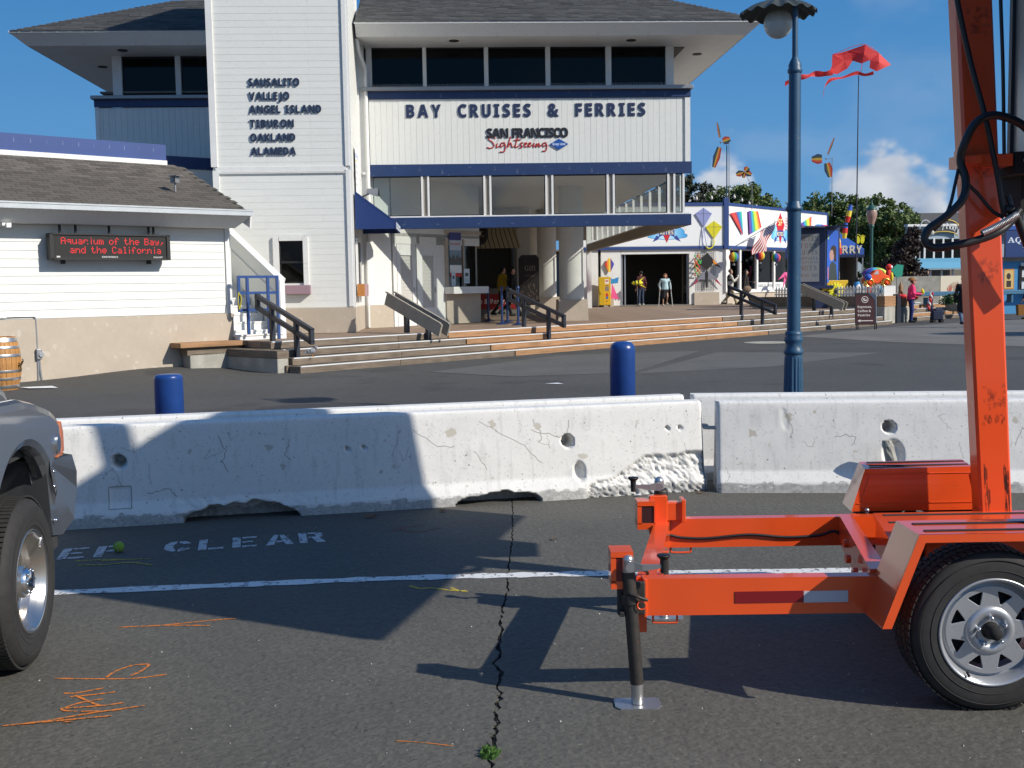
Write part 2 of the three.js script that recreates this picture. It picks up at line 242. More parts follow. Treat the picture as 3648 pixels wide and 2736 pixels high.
// a flat stroke of paint along ground points
function strokeGeo(pts, w, y, seed = 1) {
  const r = rng(seed), L = [], R = [], c = new THREE.CatmullRomCurve3(pts.map((p) => V(p[0], 0, p[1])), false, 'catmullrom', 0.35), n = Math.max(8, pts.length * 7);
  for (let i = 0; i <= n; i++) { const p = c.getPoint(i / n), t = c.getTangent(i / n), k = w / 2 * (0.75 + 0.5 * r()) * (i === 0 || i === n ? 0.6 : 1), nx = -t.z, nz = t.x; L.push([p.x + nx * k, p.z + nz * k]); R.push([p.x - nx * k, p.z - nz * k]); }
  const pos = []; for (let i = 0; i < n; i++) { const q = (p) => [p[0], y, p[1]]; pos.push(...q(L[i]), ...q(L[i + 1]), ...q(R[i + 1]), ...q(L[i]), ...q(R[i + 1]), ...q(R[i])); }
  const g = new THREE.BufferGeometry(); g.setAttribute('position', new THREE.Float32BufferAttribute(pos, 3)); g.computeVertexNormals(); const nn = g.attributes.normal; if (nn.getY(0) < 0) { for (let i = 0; i < pos.length; i += 9) for (let k = 0; k < 3; k++) { const a = pos[i + k]; pos[i + k] = pos[i + 3 + k]; pos[i + 3 + k] = a; } g.setAttribute('position', new THREE.Float32BufferAttribute(pos, 3)); g.computeVertexNormals(); }
  return g;
}
{
  const t1 = (o, l, c, g) => tag(o, l, c, g);
  t1(obj('parking_line', strokeGeo([[-9, -5.3], [-2.652, -5.925], [-1.44, -6.049], [-0.735, -6.117], [-0.018, -6.145], [0.567, -6.15], [2.005, -6.12], [6, -6.0]], 0.1, 0.0065, 5), M.roadWhite), 'long white painted parking line crossing the grey asphalt', 'painted line');
  // stencilled letters KEEP CLEAR: strokes in letter units, x 0..0.16, y 0..0.29
  const r4 = (a, b, c, d) => [[a, b], [c, b], [c, d], [a, d]], S = 0.052;
  const shapes = {
    K: [r4(0, 0, S, 0.29), [[0.06, 0.16], [0.11, 0.29], [0.165, 0.29], [0.1, 0.155]], [[0.06, 0.13], [0.1, 0.135], [0.165, 0], [0.11, 0]]],
    E: [r4(0, 0, S, 0.29), r4(0.062, 0.255, 0.155, 0.29), r4(0.062, 0.13, 0.13, 0.162), r4(0.062, 0, 0.155, 0.035)],
    P: [r4(0, 0, S, 0.29), [[0.062, 0.255], [0.062, 0.29], [0.12, 0.29], [0.155, 0.26], [0.155, 0.16], [0.12, 0.125], [0.062, 0.125], [0.062, 0.16], [0.1, 0.165], [0.108, 0.18], [0.108, 0.24], [0.1, 0.255]]],
    C: [[[0.072, 0.29], [0.03, 0.27], [0, 0.2], [0, 0.09], [0.03, 0.02], [0.072, 0], [0.072, 0.045], [0.055, 0.1], [0.055, 0.19], [0.072, 0.245]], [[0.086, 0.29], [0.13, 0.275], [0.16, 0.215], [0.11, 0.205], [0.086, 0.245]], [[0.086, 0], [0.086, 0.045], [0.11, 0.085], [0.16, 0.075], [0.13, 0.02]]],
    L: [r4(0, 0, S, 0.29), r4(0.062, 0, 0.155, 0.04)],
    A: [[[0, 0], [0.055, 0.29], [0.085, 0.29], [0.075, 0.2], [0.05, 0]], [[0.092, 0.29], [0.12, 0.29], [0.175, 0], [0.125, 0], [0.1, 0.17]], r4(0.066, 0.075, 0.108, 0.11)],
    R: [r4(0, 0, S, 0.29), [[0.062, 0.255], [0.062, 0.29], [0.12, 0.29], [0.155, 0.26], [0.155, 0.18], [0.13, 0.15], [0.165, 0], [0.11, 0], [0.085, 0.13], [0.062, 0.13], [0.062, 0.165], [0.1, 0.172], [0.108, 0.185], [0.108, 0.24], [0.1, 0.255]]],
  };
  const word = thing('stencil_lettering', 'faded grey stencilled KEEP CLEAR words on the asphalt before the barrier', 'road marking', [-2.81, 0.0045, -6.695], rad(13.2));
  for (const [ch, x] of [['K', -0.47], ['E', -0.23], ['E', 0.0], ['P', 0.21], ['C', 0.625], ['L', 0.835], ['E', 1.045], ['A', 1.255], ['R', 1.468]]) obj('letter', shapes[ch].map((p) => slab(p.map(([a, b]) => [x + a, -b]).reverse(), 0.003)), M.roadGrey, word);
  const stk = (lab, mat, lists, w, y = 0.0055) => { const g = lists.map((p, i) => strokeGeo(p, w, y + i * 0.00035, 7 + i)); return t1(obj('spray_mark', g, mat), lab, 'spray marking'); };
  stk('thin orange spray line on the asphalt beside the truck wheel', M.sprayOrange, [[[-1.938, -5.29], [-1.731, -5.311], [-1.468, -5.389], [-1.391, -5.404]], [[-1.786, -5.307], [-1.616, -5.302], [-1.487, -5.29]]], 0.014);
  stk('orange sprayed loop with a long tail on the asphalt', M.sprayOrange, [[[-1.958, -4.58], [-1.741, -4.563], [-1.596, -4.567], [-1.491, -4.608]], [[-1.738, -4.581], [-1.726, -4.658], [-1.675, -4.729], [-1.609, -4.736], [-1.615, -4.653], [-1.64, -4.597]]], 0.013);
  stk('scrawled orange survey letters sprayed on the asphalt in the left foreground', M.sprayOrange, [[[-1.847, -4.402], [-1.796, -4.402], [-1.702, -4.456]], [[-1.805, -4.361], [-1.721, -4.379], [-1.637, -4.408]], [[-1.79, -4.376], [-1.713, -4.309], [-1.643, -4.257], [-1.598, -4.27], [-1.56, -4.286]], [[-1.661, -4.33], [-1.734, -4.292], [-1.784, -4.233], [-1.765, -4.209], [-1.713, -4.2]], [[-1.775, -4.233], [-1.69, -4.247], [-1.629, -4.257]], [[-1.943, -4.064], [-1.795, -4.106], [-1.646, -4.18], [-1.466, -4.247]], [[-1.698, -4.197], [-1.607, -4.196], [-1.545, -4.211]], [[-1.879, -4.076], [-1.71, -4.113], [-1.558, -4.147]], [[-1.722, -4.088], [-1.689, -4.096]]], 0.0125);
  stk('small yellow arrow sprayed on the asphalt near the crack', M.sprayYellow, [[[-0.591, -5.973], [-0.515, -5.898], [-0.453, -5.906], [-0.35, -5.858], [-0.255, -5.829]], [[-0.347, -5.911], [-0.335, -5.88], [-0.31, -5.85]]], 0.022);
  stk('worn yellow spray strokes beneath the stencilled words', M.sprayYellow, [[[-2.677, -6.652], [-2.564, -6.673], [-2.409, -6.69]], [[-2.522, -6.656], [-2.228, -6.684]], [[-2.619, -6.549], [-2.478, -6.545], [-2.32, -6.594], [-2.162, -6.518]]], 0.02);
  stk('faint red scribble on the shaded asphalt below the barrier', M.sprayRed, [[[-0.833, -7.337], [-0.739, -7.47], [-0.624, -7.52]], [[-0.793, -7.46], [-0.675, -7.307], [-0.499, -7.435]]], 0.02);
  stk('faint rusty streak on the asphalt at the bottom edge', M.sprayOrange, [[[-0.442, -3.866], [-0.358, -3.852], [-0.232, -3.814]]], 0.006);

  // tennis ball
  M.felt = std('felt', null, 0.95, 0, { map: tile(128, 0.05, (u, v) => { const k = 0.75 + 0.5 * fbm(u * 14, v * 14, 261, 3, 14); return [0.22 * k, 0.36 * k, 0.045 * k]; }) });
  const ball = thing('tennis_ball', 'dull green tennis ball lying on the stencilled letters', 'ball', [-2.49, 0.038, -6.875]);
  obj('shell', new THREE.SphereGeometry(0.034, 28, 20), M.felt, ball);
  { const p = []; for (let i = 0; i < 60; i++) { const t = i / 60 * Math.PI * 2, a = 0.44, b = Math.PI / 2 - (Math.PI / 2 - a) * Math.cos(t), c = t / 2 + a * Math.sin(2 * t); p.push([0.0342 * Math.sin(b) * Math.cos(c * 2), 0.0342 * Math.cos(b), 0.0342 * Math.sin(b) * Math.sin(c * 2)]); } M.seam = std('seam', [0.42, 0.45, 0.3], 0.9); obj('seam', pipe(p, 0.0016, 90, 5, true), M.seam, ball); }

  // dry leaves, litter, a weed in the crack
  M.dryLeaf = std('dryLeaf', [0.16, 0.07, 0.025], 0.85); M.dryLeaf.side = THREE.DoubleSide;
  const leafGeo = (s, seed) => { const r = rng(seed), p = []; for (let i = 0; i < 14; i++) { const a = i / 14 * Math.PI * 2, k = s * (i % 2 ? 0.55 : 1) * (0.8 + 0.3 * r()); p.push(V(Math.cos(a) * k, 0.008 + 0.25 * s * r(), Math.sin(a) * k * 0.6)); } const pos = []; for (let i = 0; i < 14; i++) pos.push(0, 0.012, 0, ...p[(i + 1) % 14].toArray(), ...p[i].toArray()); const g = new THREE.BufferGeometry(); g.setAttribute('position', new THREE.Float32BufferAttribute(pos, 3)); g.computeVertexNormals(); return g; };
  const lf = (x, z, s, seed, lab) => { const m = tag(obj('fallen_leaf', leafGeo(s, seed), M.dryLeaf), lab, 'leaf'); m.position.set(x, 0.004, z); m.rotation.y = seed; return m; };
  lf(-1.02, -7.8, 0.06, 1, 'curled brown leaf in the shadow under the long barrier');
  lf(-0.52, -7.98, 0.045, 2, 'small tan leaf in the sun at the broken barrier foot');
  lf(1.45, -8.5, 0.04, 3, 'orange-brown leaf in the gap between two barriers');
  lf(0.1, -8.35, 0.03, 4, 'tiny yellow leaf below the spalled barrier corner');
  lf(0.25, -7.0, 0.035, 5, 'brown leaf on sunny asphalt right of the crack');
  M.weed = std('weed', [0.055, 0.13, 0.022], 0.8); M.weed.side = THREE.DoubleSide;
  { const r = rng(77), gs = []; for (let i = 0; i < 130; i++) { const a = r() * 6.28, d = 0.035 * Math.sqrt(r()), l = 0.008 + 0.014 * r(), x = Math.cos(a) * d, z = Math.sin(a) * d * 1.4; const g = quad([x - 0.003, 0, z], [x + 0.003, 0, z], [x + 0.004 + (r() - 0.5) * l, l * (0.5 + r()), z + (r() - 0.5) * l], [x - 0.002 + (r() - 0.5) * l, l * (0.5 + r()), z + (r() - 0.5) * l]); gs.push(g); } const w = tag(obj('weed', gs, M.weed), 'tuft of green weed growing out of the asphalt crack', 'weed'); w.position.set(-0.1, 0.0, -3.74); }
  { const r = rng(78), gs = []; for (let i = 0; i < 900; i++) { const t = r(), k = Math.min(CRACK.length - 2, Math.floor(3 + t * 17)), f = r(), x = lerp(CRACK[k][0], CRACK[k + 1][0], f) + (r() - 0.5) * 0.03, z = lerp(CRACK[k][1], CRACK[k + 1][1], f), s = 0.002 + 0.004 * r() * r(); gs.push(new THREE.TetrahedronGeometry(s).rotateX(r() * 6).rotateY(r() * 6).translate(x, -0.004 + 0.006 * r(), z)); } M.grit = std('grit', [0.03, 0.029, 0.026], 0.95); const m = stuff(obj('grit', gs, M.grit)); tag(m, 'dark crumbs of grit lying in the asphalt crack', 'grit'); }
  { const r = rng(79), gs = []; for (let i = 0; i < 420; i++) { const x = -2.5 + 6.5 * r(), z = -3 - 5 * r(), s = 0.0025 + 0.005 * Math.pow(r(), 3); gs.push(new THREE.TetrahedronGeometry(s).rotateX(r() * 6).rotateY(r() * 6).translate(x, 0.005, z)); } M.pebble = std('pebble', [0.34, 0.33, 0.31], 0.7); tag(stuff(obj('pebbles', gs, M.pebble)), 'pale pebbles and crumbs scattered over the parking asphalt', 'pebbles'); }
  M.litter = std('litter', [0.7, 0.72, 0.74], 0.5);
  const lit = (x, z, w, lab, y = 0.012) => { const m = tag(obj('paper_scrap', [quad([-w, 0.002, -w * 0.4], [-w * 0.2, 0.01, w * 0.5], [w, 0.004, w * 0.3], [w * 0.4, 0.014, -w * 0.5])], M.litter), lab, 'litter'); m.material.side = THREE.DoubleSide; m.position.set(x, y, z); return m; };
  lit(-6.1, -21.9, 0.35, 'flat white paper scrap on the asphalt below the bench'); lit(-8.3, -19.4, 0.4, 'torn white paper near the barrel and the low building'); lit(0.95, -8.42, 0.03, 'crumpled white scrap under the spalled barrier'); lit(0.7, -18.4, 0.16, 'pale scrap on asphalt behind the long barrier'); lit(13.2, -30.8, 0.25, 'white scrap on dark asphalt right of the lamp post');
}
// ---------- steps and landing ----------
{
  const st = thing('entrance_steps', 'four wide timber steps with white nosings up to the building', 'steps', [-4.232, 0, -21.756], rad(47.26));
  const H = [0.14, 0.29, 0.445, 0.6], secs = [[0.02, 6.35, 'timberOld'], [6.38, 18.2, 'timberNew'], [18.23, 27.4, 'timberOld']];
  const variant = {}, tim = (L, m, k) => (variant[L.toFixed(2) + k] ??= boxUV(B(L, 0.14, 0.36), k * 0.37, k * 0.71));
  const off = [0, 0.62, 1.22, 1.55];
  H.forEach((h, i) => {
    const z = -0.36 * i - 0.18;
    secs.forEach(([a, b, m], j) => {
      let x0 = a + (j ? 0 : i ? 0.16 : 0.08), x1 = b; if (j === 0) x1 = b - off[i] * 0.75; if (j === 1) { x0 = a - off[i] * 0.75; x1 = b - 0.32 * i; } if (j === 2) x0 = a - 0.32 * i;
      const cuts = j === 1 ? [x0, lerp(x0, x1, 0.33 + 0.06 * i), lerp(x0, x1, 0.7 - 0.04 * i), x1] : [x0, lerp(x0, x1, 0.42 + 0.09 * i), x1];
      for (let k = 0; k < cuts.length - 1; k++) { const L = cuts[k + 1] - cuts[k] - 0.012; piece('timber', tim(L, m, (i + k * 2) % 5), M[m], st, (cuts[k] + cuts[k + 1]) / 2, h - 0.07 - 0.004, z); }
    });
    if (i) obj('sleeper', B(27.3, h - 0.145, 0.34, 13.7, (h - 0.145) / 2, z - 0.012), M.timberOld, st);
    obj('nosing', B(27.2 - (i ? 0.1 : 0), 0.02, 0.07, 13.72 + (i ? 0.05 : 0), h - 0.006, z + 0.150), M.nosing, st);
  });
  M.darkMat = std('darkMatte', [0.03, 0.033, 0.04], 0.9);  // plain dark material, not used by any part
}
// the raised timber landing
{
  const a = rad(47.26), o = [-4.232, -21.756], P = (x, z) => [o[0] + x * Math.cos(a) + z * Math.sin(a), o[1] - x * Math.sin(a) + z * Math.cos(a)];
  structure(obj('landing', slab([P(0.3, -1.44), P(27.4, -1.44), [26, -75], [-22, -75], [-22, -24.6], [-7.2, -24.9]], 0.59, 0.0), M.deck));
}

// shingle courses as overlapping strips cut into tabs
const shingles = (o, ux, up, rows, rowLen, pitch, tab, thick, keep, seed) => {
    const r = rng(seed), pos = [], col = [], near = [];
    const nrm = up.clone().cross(ux).normalize(); if (nrm.y < 0) nrm.negate();
    for (let k = 0; k < rows; k++) {
      const [a, b] = rowLen(k); let x = a - r() * tab;
      while (x < b) {
        const x0 = Math.max(a, x + 0.004), x1 = Math.min(b, x + tab - 0.004); x += tab; if (x1 - x0 < 0.02) continue;
        const lo = k * pitch, hi = lo + pitch * 1.25, t = thick * (0.8 + 0.5 * r()), p = (u, w, h) => o.clone().addScaledVector(ux, u).addScaledVector(up, w).addScaledVector(nrm, h).toArray();
        const A = p(x0, lo, t + 0.004), Bq = p(x1, lo, t + 0.004), Cq = p(x1, hi, 0.002), D = p(x0, hi, 0.002), A0 = p(x0, lo, 0), B0 = p(x1, lo, 0), q = [...A, ...Bq, ...Cq, ...A, ...Cq, ...D, ...A0, ...B0, ...Bq, ...A0, ...Bq, ...A];
        const s = keep(r), c = [s[0], s[1], s[2]];
        pos.push(...q); for (let i = 0; i < q.length / 3; i++) col.push(...c);
      }
    }
    const g = new THREE.BufferGeometry(); g.setAttribute('position', new THREE.Float32BufferAttribute(pos, 3)); g.setAttribute('color', new THREE.Float32BufferAttribute(col, 3)); g.computeVertexNormals(); return g;
  };
// ---------- the ferry building ----------
const ferry = thing('ferry_building', 'large white two-storey ferry terminal with hip roof, tower and navy bands', 'building', [-3.778, 0, -26.992], rad(3));
{
  const F = ferry, W = M.whitePaint, T = M.whiteTrim;
  const lapGeo = (L, h, k) => { const g = new THREE.BufferGeometry(), y0 = -h / 2, y1 = h / 2, d0 = 0.0065, d1 = 0.0035, x0 = -L / 2, x1 = L / 2; const q = (a, b, c, d) => [...a, ...b, ...c, ...a, ...c, ...d]; g.setAttribute('position', new THREE.Float32BufferAttribute([...q([x0, y0, d0], [x1, y0, d0], [x1, y1, d1], [x0, y1, d1]), ...q([x0, y0, 0], [x1, y0, 0], [x1, y0, d0], [x0, y0, d0]), ...q([x0, y0, 0], [x0, y0, d0], [x0, y1, d1], [x0, y1, 0]), ...q([x1, y0, d0], [x1, y0, 0], [x1, y1, 0], [x1, y1, d1])], 3)); g.computeVertexNormals(); return boxUV(g, k * 0.61, k * 1.13); };
  // tower core and siding
  obj('wall', [B(1.34, 9.3, 2.9, -2.6, 5.85, -1.5), B(1.16, 9.3, 2.9, -0.6, 5.85, -1.5), B(0.8, 0.61, 2.9, -1.55, 1.505, -1.5), B(0.8, 7.5, 2.9, -1.55, 6.65, -1.5)], W, F);
  obj('base', [B(3.36, 0.61, 3.0, -1.66, 0.905, -1.475)], M.beige, F);
  const P = 0.158; let front = [], n = 0;
  const vF = [0, 1, 2, 3].map((k) => lapGeo(3.02, P, k)), vL = [0, 1, 2].map((k) => lapGeo(2.24, P, k + 5)), vR = [0, 1, 2].map((k) => lapGeo(0.775, P, k + 8)), vA = [0, 1].map((k) => lapGeo(1.24, P, k)), vB = [0, 1].map((k) => lapGeo(0.98, P, k)), vS = [0, 1, 2].map((k) => lapGeo(2.68, P, k));
  for (let y = 1.225 + P / 2; y < 10.4; y += P, n++) {
    if (Math.abs(y - 4.53) < 0.09) continue;
    if (y > 1.6 && y < 2.95) { piece('siding_board', vA[n % 2], W, F, -2.53, y, -0.05); piece('siding_board', vB[n % 2], W, F, -0.59, y, -0.05); } else if (y < 4.5) piece('siding_board', vF[n % 4], W, F, -1.64, y, -0.05); else { piece('siding_board', vL[n % 3], W, F, -2.05, y, -0.05); piece('siding_board', vR[(n + 1) % 3], W, F, -0.54, y, -0.05); }
    piece('siding_board', vS[n % 3], W, F, -0.02, y, -1.53, 0, Math.PI / 2);
  }
  for (const [x, w] of [[-3.23, 0.15], [-0.075, 0.1]]) obj('corner_board', [B(w, 5.9, 0.05, x, 7.55, -0.028), B(w, 3.28, 0.05, x + 0.03 * (x < -1 ? 1 : 0), 2.87, -0.028)], T, F);
  obj('corner_board', [B(0.05, 9.2, 0.13, 0.0, 5.8, -0.09), B(0.05, 9.2, 0.1, 0.0, 5.8, -2.85)], T, F);
  obj('belt_board', [B(3.1, 0.13, 0.035, -1.66, 4.53, -0.04), B(3.14, 0.02, 0.06, -1.66, 4.445, -0.035)], T, F);
  // tower window
  const tw = obj('window', [B(0.14, 1.3, 0.06, -1.845, 2.28, -0.015), B(0.12, 1.3, 0.06, -1.14, 2.28, -0.015), B(0.56, 0.11, 0.06, -1.485, 2.885, -0.015)], T, F);
  obj('sash', [B(0.58, 0.05, 0.05, -1.485, 2.32, -0.1), B(0.035, 1.04, 0.05, -1.76, 2.32, -0.1), B(0.035, 1.04, 0.05, -1.21, 2.32, -0.1), B(0.58, 0.04, 0.05, -1.485, 1.83, -0.1), B(0.58, 0.04, 0.05, -1.485, 2.82, -0.1)], M.black, tw);
  obj('pane', [B(0.54, 0.98, 0.006, -1.485, 2.32, -0.12)], M.darkGlass, tw);
  obj('paper', [B(0.2, 0.22, 0.004, -1.62, 2.46, -0.17), B(0.2, 0.34, 0.004, -1.62, 2.08, -0.17)], T, tw);
  obj('room', [B(0.66, 1.2, 0.02, -1.485, 2.3, -1.0), B(0.02, 1.2, 0.9, -1.82, 2.3, -0.56), B(0.02, 1.2, 0.9, -1.15, 2.3, -0.56), B(0.7, 0.02, 0.9, -1.485, 1.74, -0.56), B(0.7, 0.02, 0.9, -1.485, 2.9, -0.56)], M.interior, tw);
  M.mauve = std('mauve', [0.30, 0.20, 0.235], 0.7);
  obj('window_box', RB(0.60, 0.22, 0.16, 0.012, -1.34, 1.655, 0.04), M.mauve, F);

  // destination names on the tower
  M.letterBlue = std('letterBlue', [0.016, 0.03, 0.07], 0.5);
  [['SAUSALITO', 6.475, 1.19], ['VALLEJO', 6.155, 0.945], ['ANGEL ISLAND', 5.845, 1.69], ['TIBURON', 5.51, 1.03], ['OAKLAND', 5.185, 1.055], ['ALAMEDA', 4.86, 1.06]].forEach(([t, y, w]) => letters(t, 0.178, w, 0.012, M.letterBlue, F, -2.36, y + 0.012, -0.026, { sx: 0.92, space: 0.3, bold: 0.004 }));

  // white awning wall notice on the tower's side and blue awning
  M.notice = std('notice', null, 0.6, 0, { map: canvasTex(128, 256, (c, w, h) => { c.fillStyle = '#e9ebea'; c.fillRect(0, 0, w, h); c.fillStyle = '#5a79b8'; c.font = 'bold 34px sans-serif'; c.fillText('CRUISE', 4, 60); c.fillStyle = '#d9c64a'; c.fillRect(20, 70, 50, 10); c.fillStyle = '#555'; c.font = '18px sans-serif'; ['schedule', 'daily 10-4', 'tickets', 'inside'].forEach((s, i) => c.fillText(s, 14, 112 + i * 34)); c.strokeStyle = '#667'; c.strokeRect(1, 1, w - 2, h - 2); }) });
  obj('notice', new THREE.PlaneGeometry(0.95, 1.15).rotateY(Math.PI / 2).translate(0.032, 4.62, -1.45), M.notice, F, true);
  M.awningBlue = std('awningBlue', [0.008, 0.034, 0.15], 0.75); M.awningBlue.side = THREE.DoubleSide;
  const aw = obj('awning', [prism([[0.045, 4.03], [1.03, 3.28], [1.03, 3.1], [1.0, 3.1], [1.0, 3.26], [0.045, 3.98]], 2.3, -2.62), prism([[0.045, 3.98], [1.0, 3.26], [1.0, 3.1], [0.045, 3.1]], 0.02, -0.345), prism([[0.045, 3.98], [1.0, 3.26], [1.0, 3.1], [0.045, 3.1]], 0.02, -2.6)], M.awningBlue, F);
  M.awningPrint = std('awningPrint', null, 0.7, 0, { map: canvasTex(256, 48, (c, w, h) => { c.fillStyle = '#b9c0c8'; c.fillRect(0, 0, w, h); c.fillStyle = '#3c4c6c'; c.font = 'bold 34px sans-serif'; c.fillText('TICKETS & INFO', 6, 36, 244); }) });
  obj('valance_print', new THREE.PlaneGeometry(2.2, 0.15).rotateY(Math.PI / 2).translate(1.034, 3.19, -1.48), M.awningPrint, aw, true);
  // ticket window and mailboxes on the tower side
  const sw = obj('window', [B(0.06, 1.3, 0.06, 0.035, 2.2, -0.62), B(0.06, 1.3, 0.06, 0.035, 2.2, -1.62), B(0.06, 0.08, 1.06, 0.035, 2.86, -1.12), B(0.06, 0.06, 1.06, 0.035, 1.58, -1.12)], T, F);
  obj('pane', B(0.02, 1.24, 0.94, 0.022, 2.22, -1.12), M.black, sw);
  M.oldOrange = std('oldOrange', [0.42, 0.17, 0.04], 0.7); M.pinkBox = std('pinkBox', [0.42, 0.27, 0.29], 0.7);
  obj('notice_box', B(0.16, 0.3, 0.36, 0.11, 1.62, -0.72), M.oldOrange, F); obj('notice_box', B(0.16, 0.3, 0.55, 0.11, 1.62, -1.25), M.pinkBox, F); obj('notice_box', B(0.16, 0.3, 0.4, 0.11, 1.62, -1.95), M.pinkBox, F);
  // downspout and floodlight
  obj('downspout', [rod([0.2, 2.9, -2.86], [0.2, 7.2, -2.86], 0.055), pipe([[0.2, 7.2, -2.86], [0.2, 7.45, -2.8], [0.1, 7.75, -2.4], [0.06, 8.05, -2.1]], 0.05, 20, 8), B(0.2, 0.06, 0.1, 0.16, 4.7, -2.88), rod([0.12, 0.62, -2.86], [0.12, 2.9, -2.86], 0.035)], T, F);
  const fl = obj('floodlight', [rod([0.03, 4.05, -2.5], [0.24, 4.12, -2.3], 0.03), prism([[-0.16, -0.05], [0.14, -0.1], [0.14, 0.1], [-0.16, 0.06]], 0.2, -0.1).rotateZ(-0.12).translate(0.36, 4.16, -2.25)], M.metalGrey, F); obj('lens', B(0.02, 0.18, 0.18, 0.515, 4.14, -2.25), M.black, fl);

  obj('return_wall', [B(0.3, 7.6, 0.5, 0.0, 4.4, -3.15)], W, F);
  // front hall upper wall: vertical planks between two navy bands
  obj('wall', [B(8.6, 1.8, 0.2, 4.55, 5.8, -3.05)], W, F);
  const pl = [0, 1, 2, 3, 4].map((k) => boxUV(RB(0.1515, 1.71, 0.03, 0.003), k * 0.43, k * 0.77));
  for (let i = 0; i < 54; i++) piece('plank', pl[(i * 7) % 5], W, F, 0.345 + i * 0.155, 5.775, -2.93 - 0.003 * (i % 3 === 1 ? 1 : 0));
  obj('corner_board', B(0.14, 1.71, 0.06, 8.78, 5.775, -2.92), T, F);
  obj('navy_band', [B(8.72, 0.185, 0.12, 4.5, 6.735, -2.93)], M.navy, F);
  obj('navy_band', [B(8.66, 0.31, 0.14, 4.55, 4.77, -2.93)], M.navy, F);
  obj('ledge', [RB(8.82, 0.1, 0.5, 0.015, 4.5, 6.885, -3.0)], M.metalGrey, F);
  { const g = [], r = rng(5); for (let i = 0; i < 210; i++) g.push(B(0.004, 0.1, 0.004, 0.4 + i * 0.04, 6.98, -2.9 - 0.08 * r())); M.spike = std('spike', [0.5, 0.5, 0.52], 0.4, 0.8); stuff(obj('bird_spikes', g, M.spike, F)); }
  // clerestory over the entrance and the blue beam
  obj('navy_beam', [RB(8.82, 0.3, 0.2, 0.01, 4.45, 3.375, -2.92)], M.navy, F);
  obj('sill', B(8.7, 0.035, 0.16, 4.45, 3.543, -2.93), T, F);
  for (const x of [1.625, 1.79, 3.285, 3.445, 4.945, 5.11, 6.6, 6.765, 8.245, 8.41, 8.66]) obj('mullion', B(0.055, 1.06, 0.07, x, 4.09, -2.91), T, F);
  M.postTan = std('postTan', [0.30, 0.27, 0.225], 0.8);
  for (const x of [1.708, 3.365, 5.028, 6.683, 8.328]) obj('post', B(0.105, 1.06, 0.1, x, 4.09, -2.97), M.postTan, F);
  for (const [a, b] of [[0.32, 1.6], [1.82, 3.255], [3.475, 4.915], [5.14, 6.57], [6.795, 8.215], [8.44, 8.63]]) { const f = obj('clerestory_window', [B(b - a, 0.03, 0.03, (a + b) / 2, 4.6, -2.94), B(b - a, 0.03, 0.03, (a + b) / 2, 3.575, -2.94), B(0.02, 1.0, 0.03, a + 0.01, 4.09, -2.94), B(0.02, 1.0, 0.03, b - 0.01, 4.09, -2.94)], M.black, F); obj('pane', B(b - a - 0.03, 1.0, 0.006, (a + b) / 2, 4.09, -2.945), M.glass, f); }
  // upper storey windows behind the ledge
  const glassBays = [[0.35, 1.705], [1.803, 3.349], [3.46, 5.002], [5.127, 6.628], [6.779, 8.263]];
  let px = 0.2; for (const [a, b] of [...glassBays, [8.477, 8.6]]) { if (a < 8.4) obj('post', B(a - px, 1.2, 0.12, (a + px) / 2, 7.5, -3.3), T, F); px = b; }
  obj('post', B(0.215, 1.2, 0.12, 8.37, 7.5, -3.3), T, F);
  glassBays.forEach(([a, b], i) => {
    const f = obj('window', [B(b - a, 0.05, 0.07, (a + b) / 2, 8.035, -3.32), B(b - a, 0.06, 0.07, (a + b) / 2, 7.02, -3.32)], M.black, F); obj('pane', B(b - a - 0.01, 1.0, 0.006, (a + b) / 2, 7.53, -3.33), M.darkGlass, f);
    if (i === 2) obj('sash', [B(1.5, 0.05, 0.05, 4.23, 7.5, -3.36), B(0.06, 1, 0.05, 3.52, 7.53, -3.36), B(0.06, 1, 0.05, 4.96, 7.53, -3.36)], M.black, f);
  });
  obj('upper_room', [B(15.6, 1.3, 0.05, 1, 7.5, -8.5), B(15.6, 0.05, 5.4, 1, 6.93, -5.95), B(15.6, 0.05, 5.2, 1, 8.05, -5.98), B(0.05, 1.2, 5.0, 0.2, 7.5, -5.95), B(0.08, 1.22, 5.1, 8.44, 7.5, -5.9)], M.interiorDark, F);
  M.tubeLamp = std('tubeLamp', [0.55, 0.52, 0.42], 0.8);
  obj('ceiling_fitting', [B(1.1, 0.04, 0.22, 5.9, 8.0, -4.6), B(1.0, 0.04, 0.22, 2.6, 8.0, -4.9), B(0.5, 0.45, 0.4, 7.2, 7.2, -3.9)], M.tubeLamp, F);

  // the roof: eave box, soffit, shingled slopes
  const eave = (name, x0, x1, y, side, cut) => {                     // front eave from x0 to x1, and the return on one side
    const zf = -1.65, zb = -27, b = 0.3;
    const P0 = side > 0 ? [[x0, zf], [x1, zf], [x1, zb], [x0, zb]] : [[x0, zf], [x1, zf], [x1, zb], [x0, zb]];
    const xl = side < 0 ? x0 + b : x0, xr = side > 0 ? x1 - b : x1;
    obj('fascia', loft([[[xl, y, zf - b], [xr, y, zf - b], [xr, y, zb], [xl, y, zb]], [[x0, y + 0.255, zf], [x1, y + 0.255, zf], [x1, y + 0.255, zb], [x0, y + 0.255, zb]]], false, false), M.whiteTrim, F);
    obj('soffit', B(xr - xl - 0.02, 0.03, zf - b - zb, (xl + xr) / 2, y + 0.018, (zf - b + zb) / 2), M.whiteTrim, F);
    obj('drip_edge', [B(x1 - x0 + 0.04, 0.045, 0.05, (x0 + x1) / 2, y + 0.278, zf + 0.005), B(0.05, 0.045, zf - zb, side > 0 ? x1 : x0, y + 0.278, (zf + zb) / 2)], M.whiteTrim, F);
  };
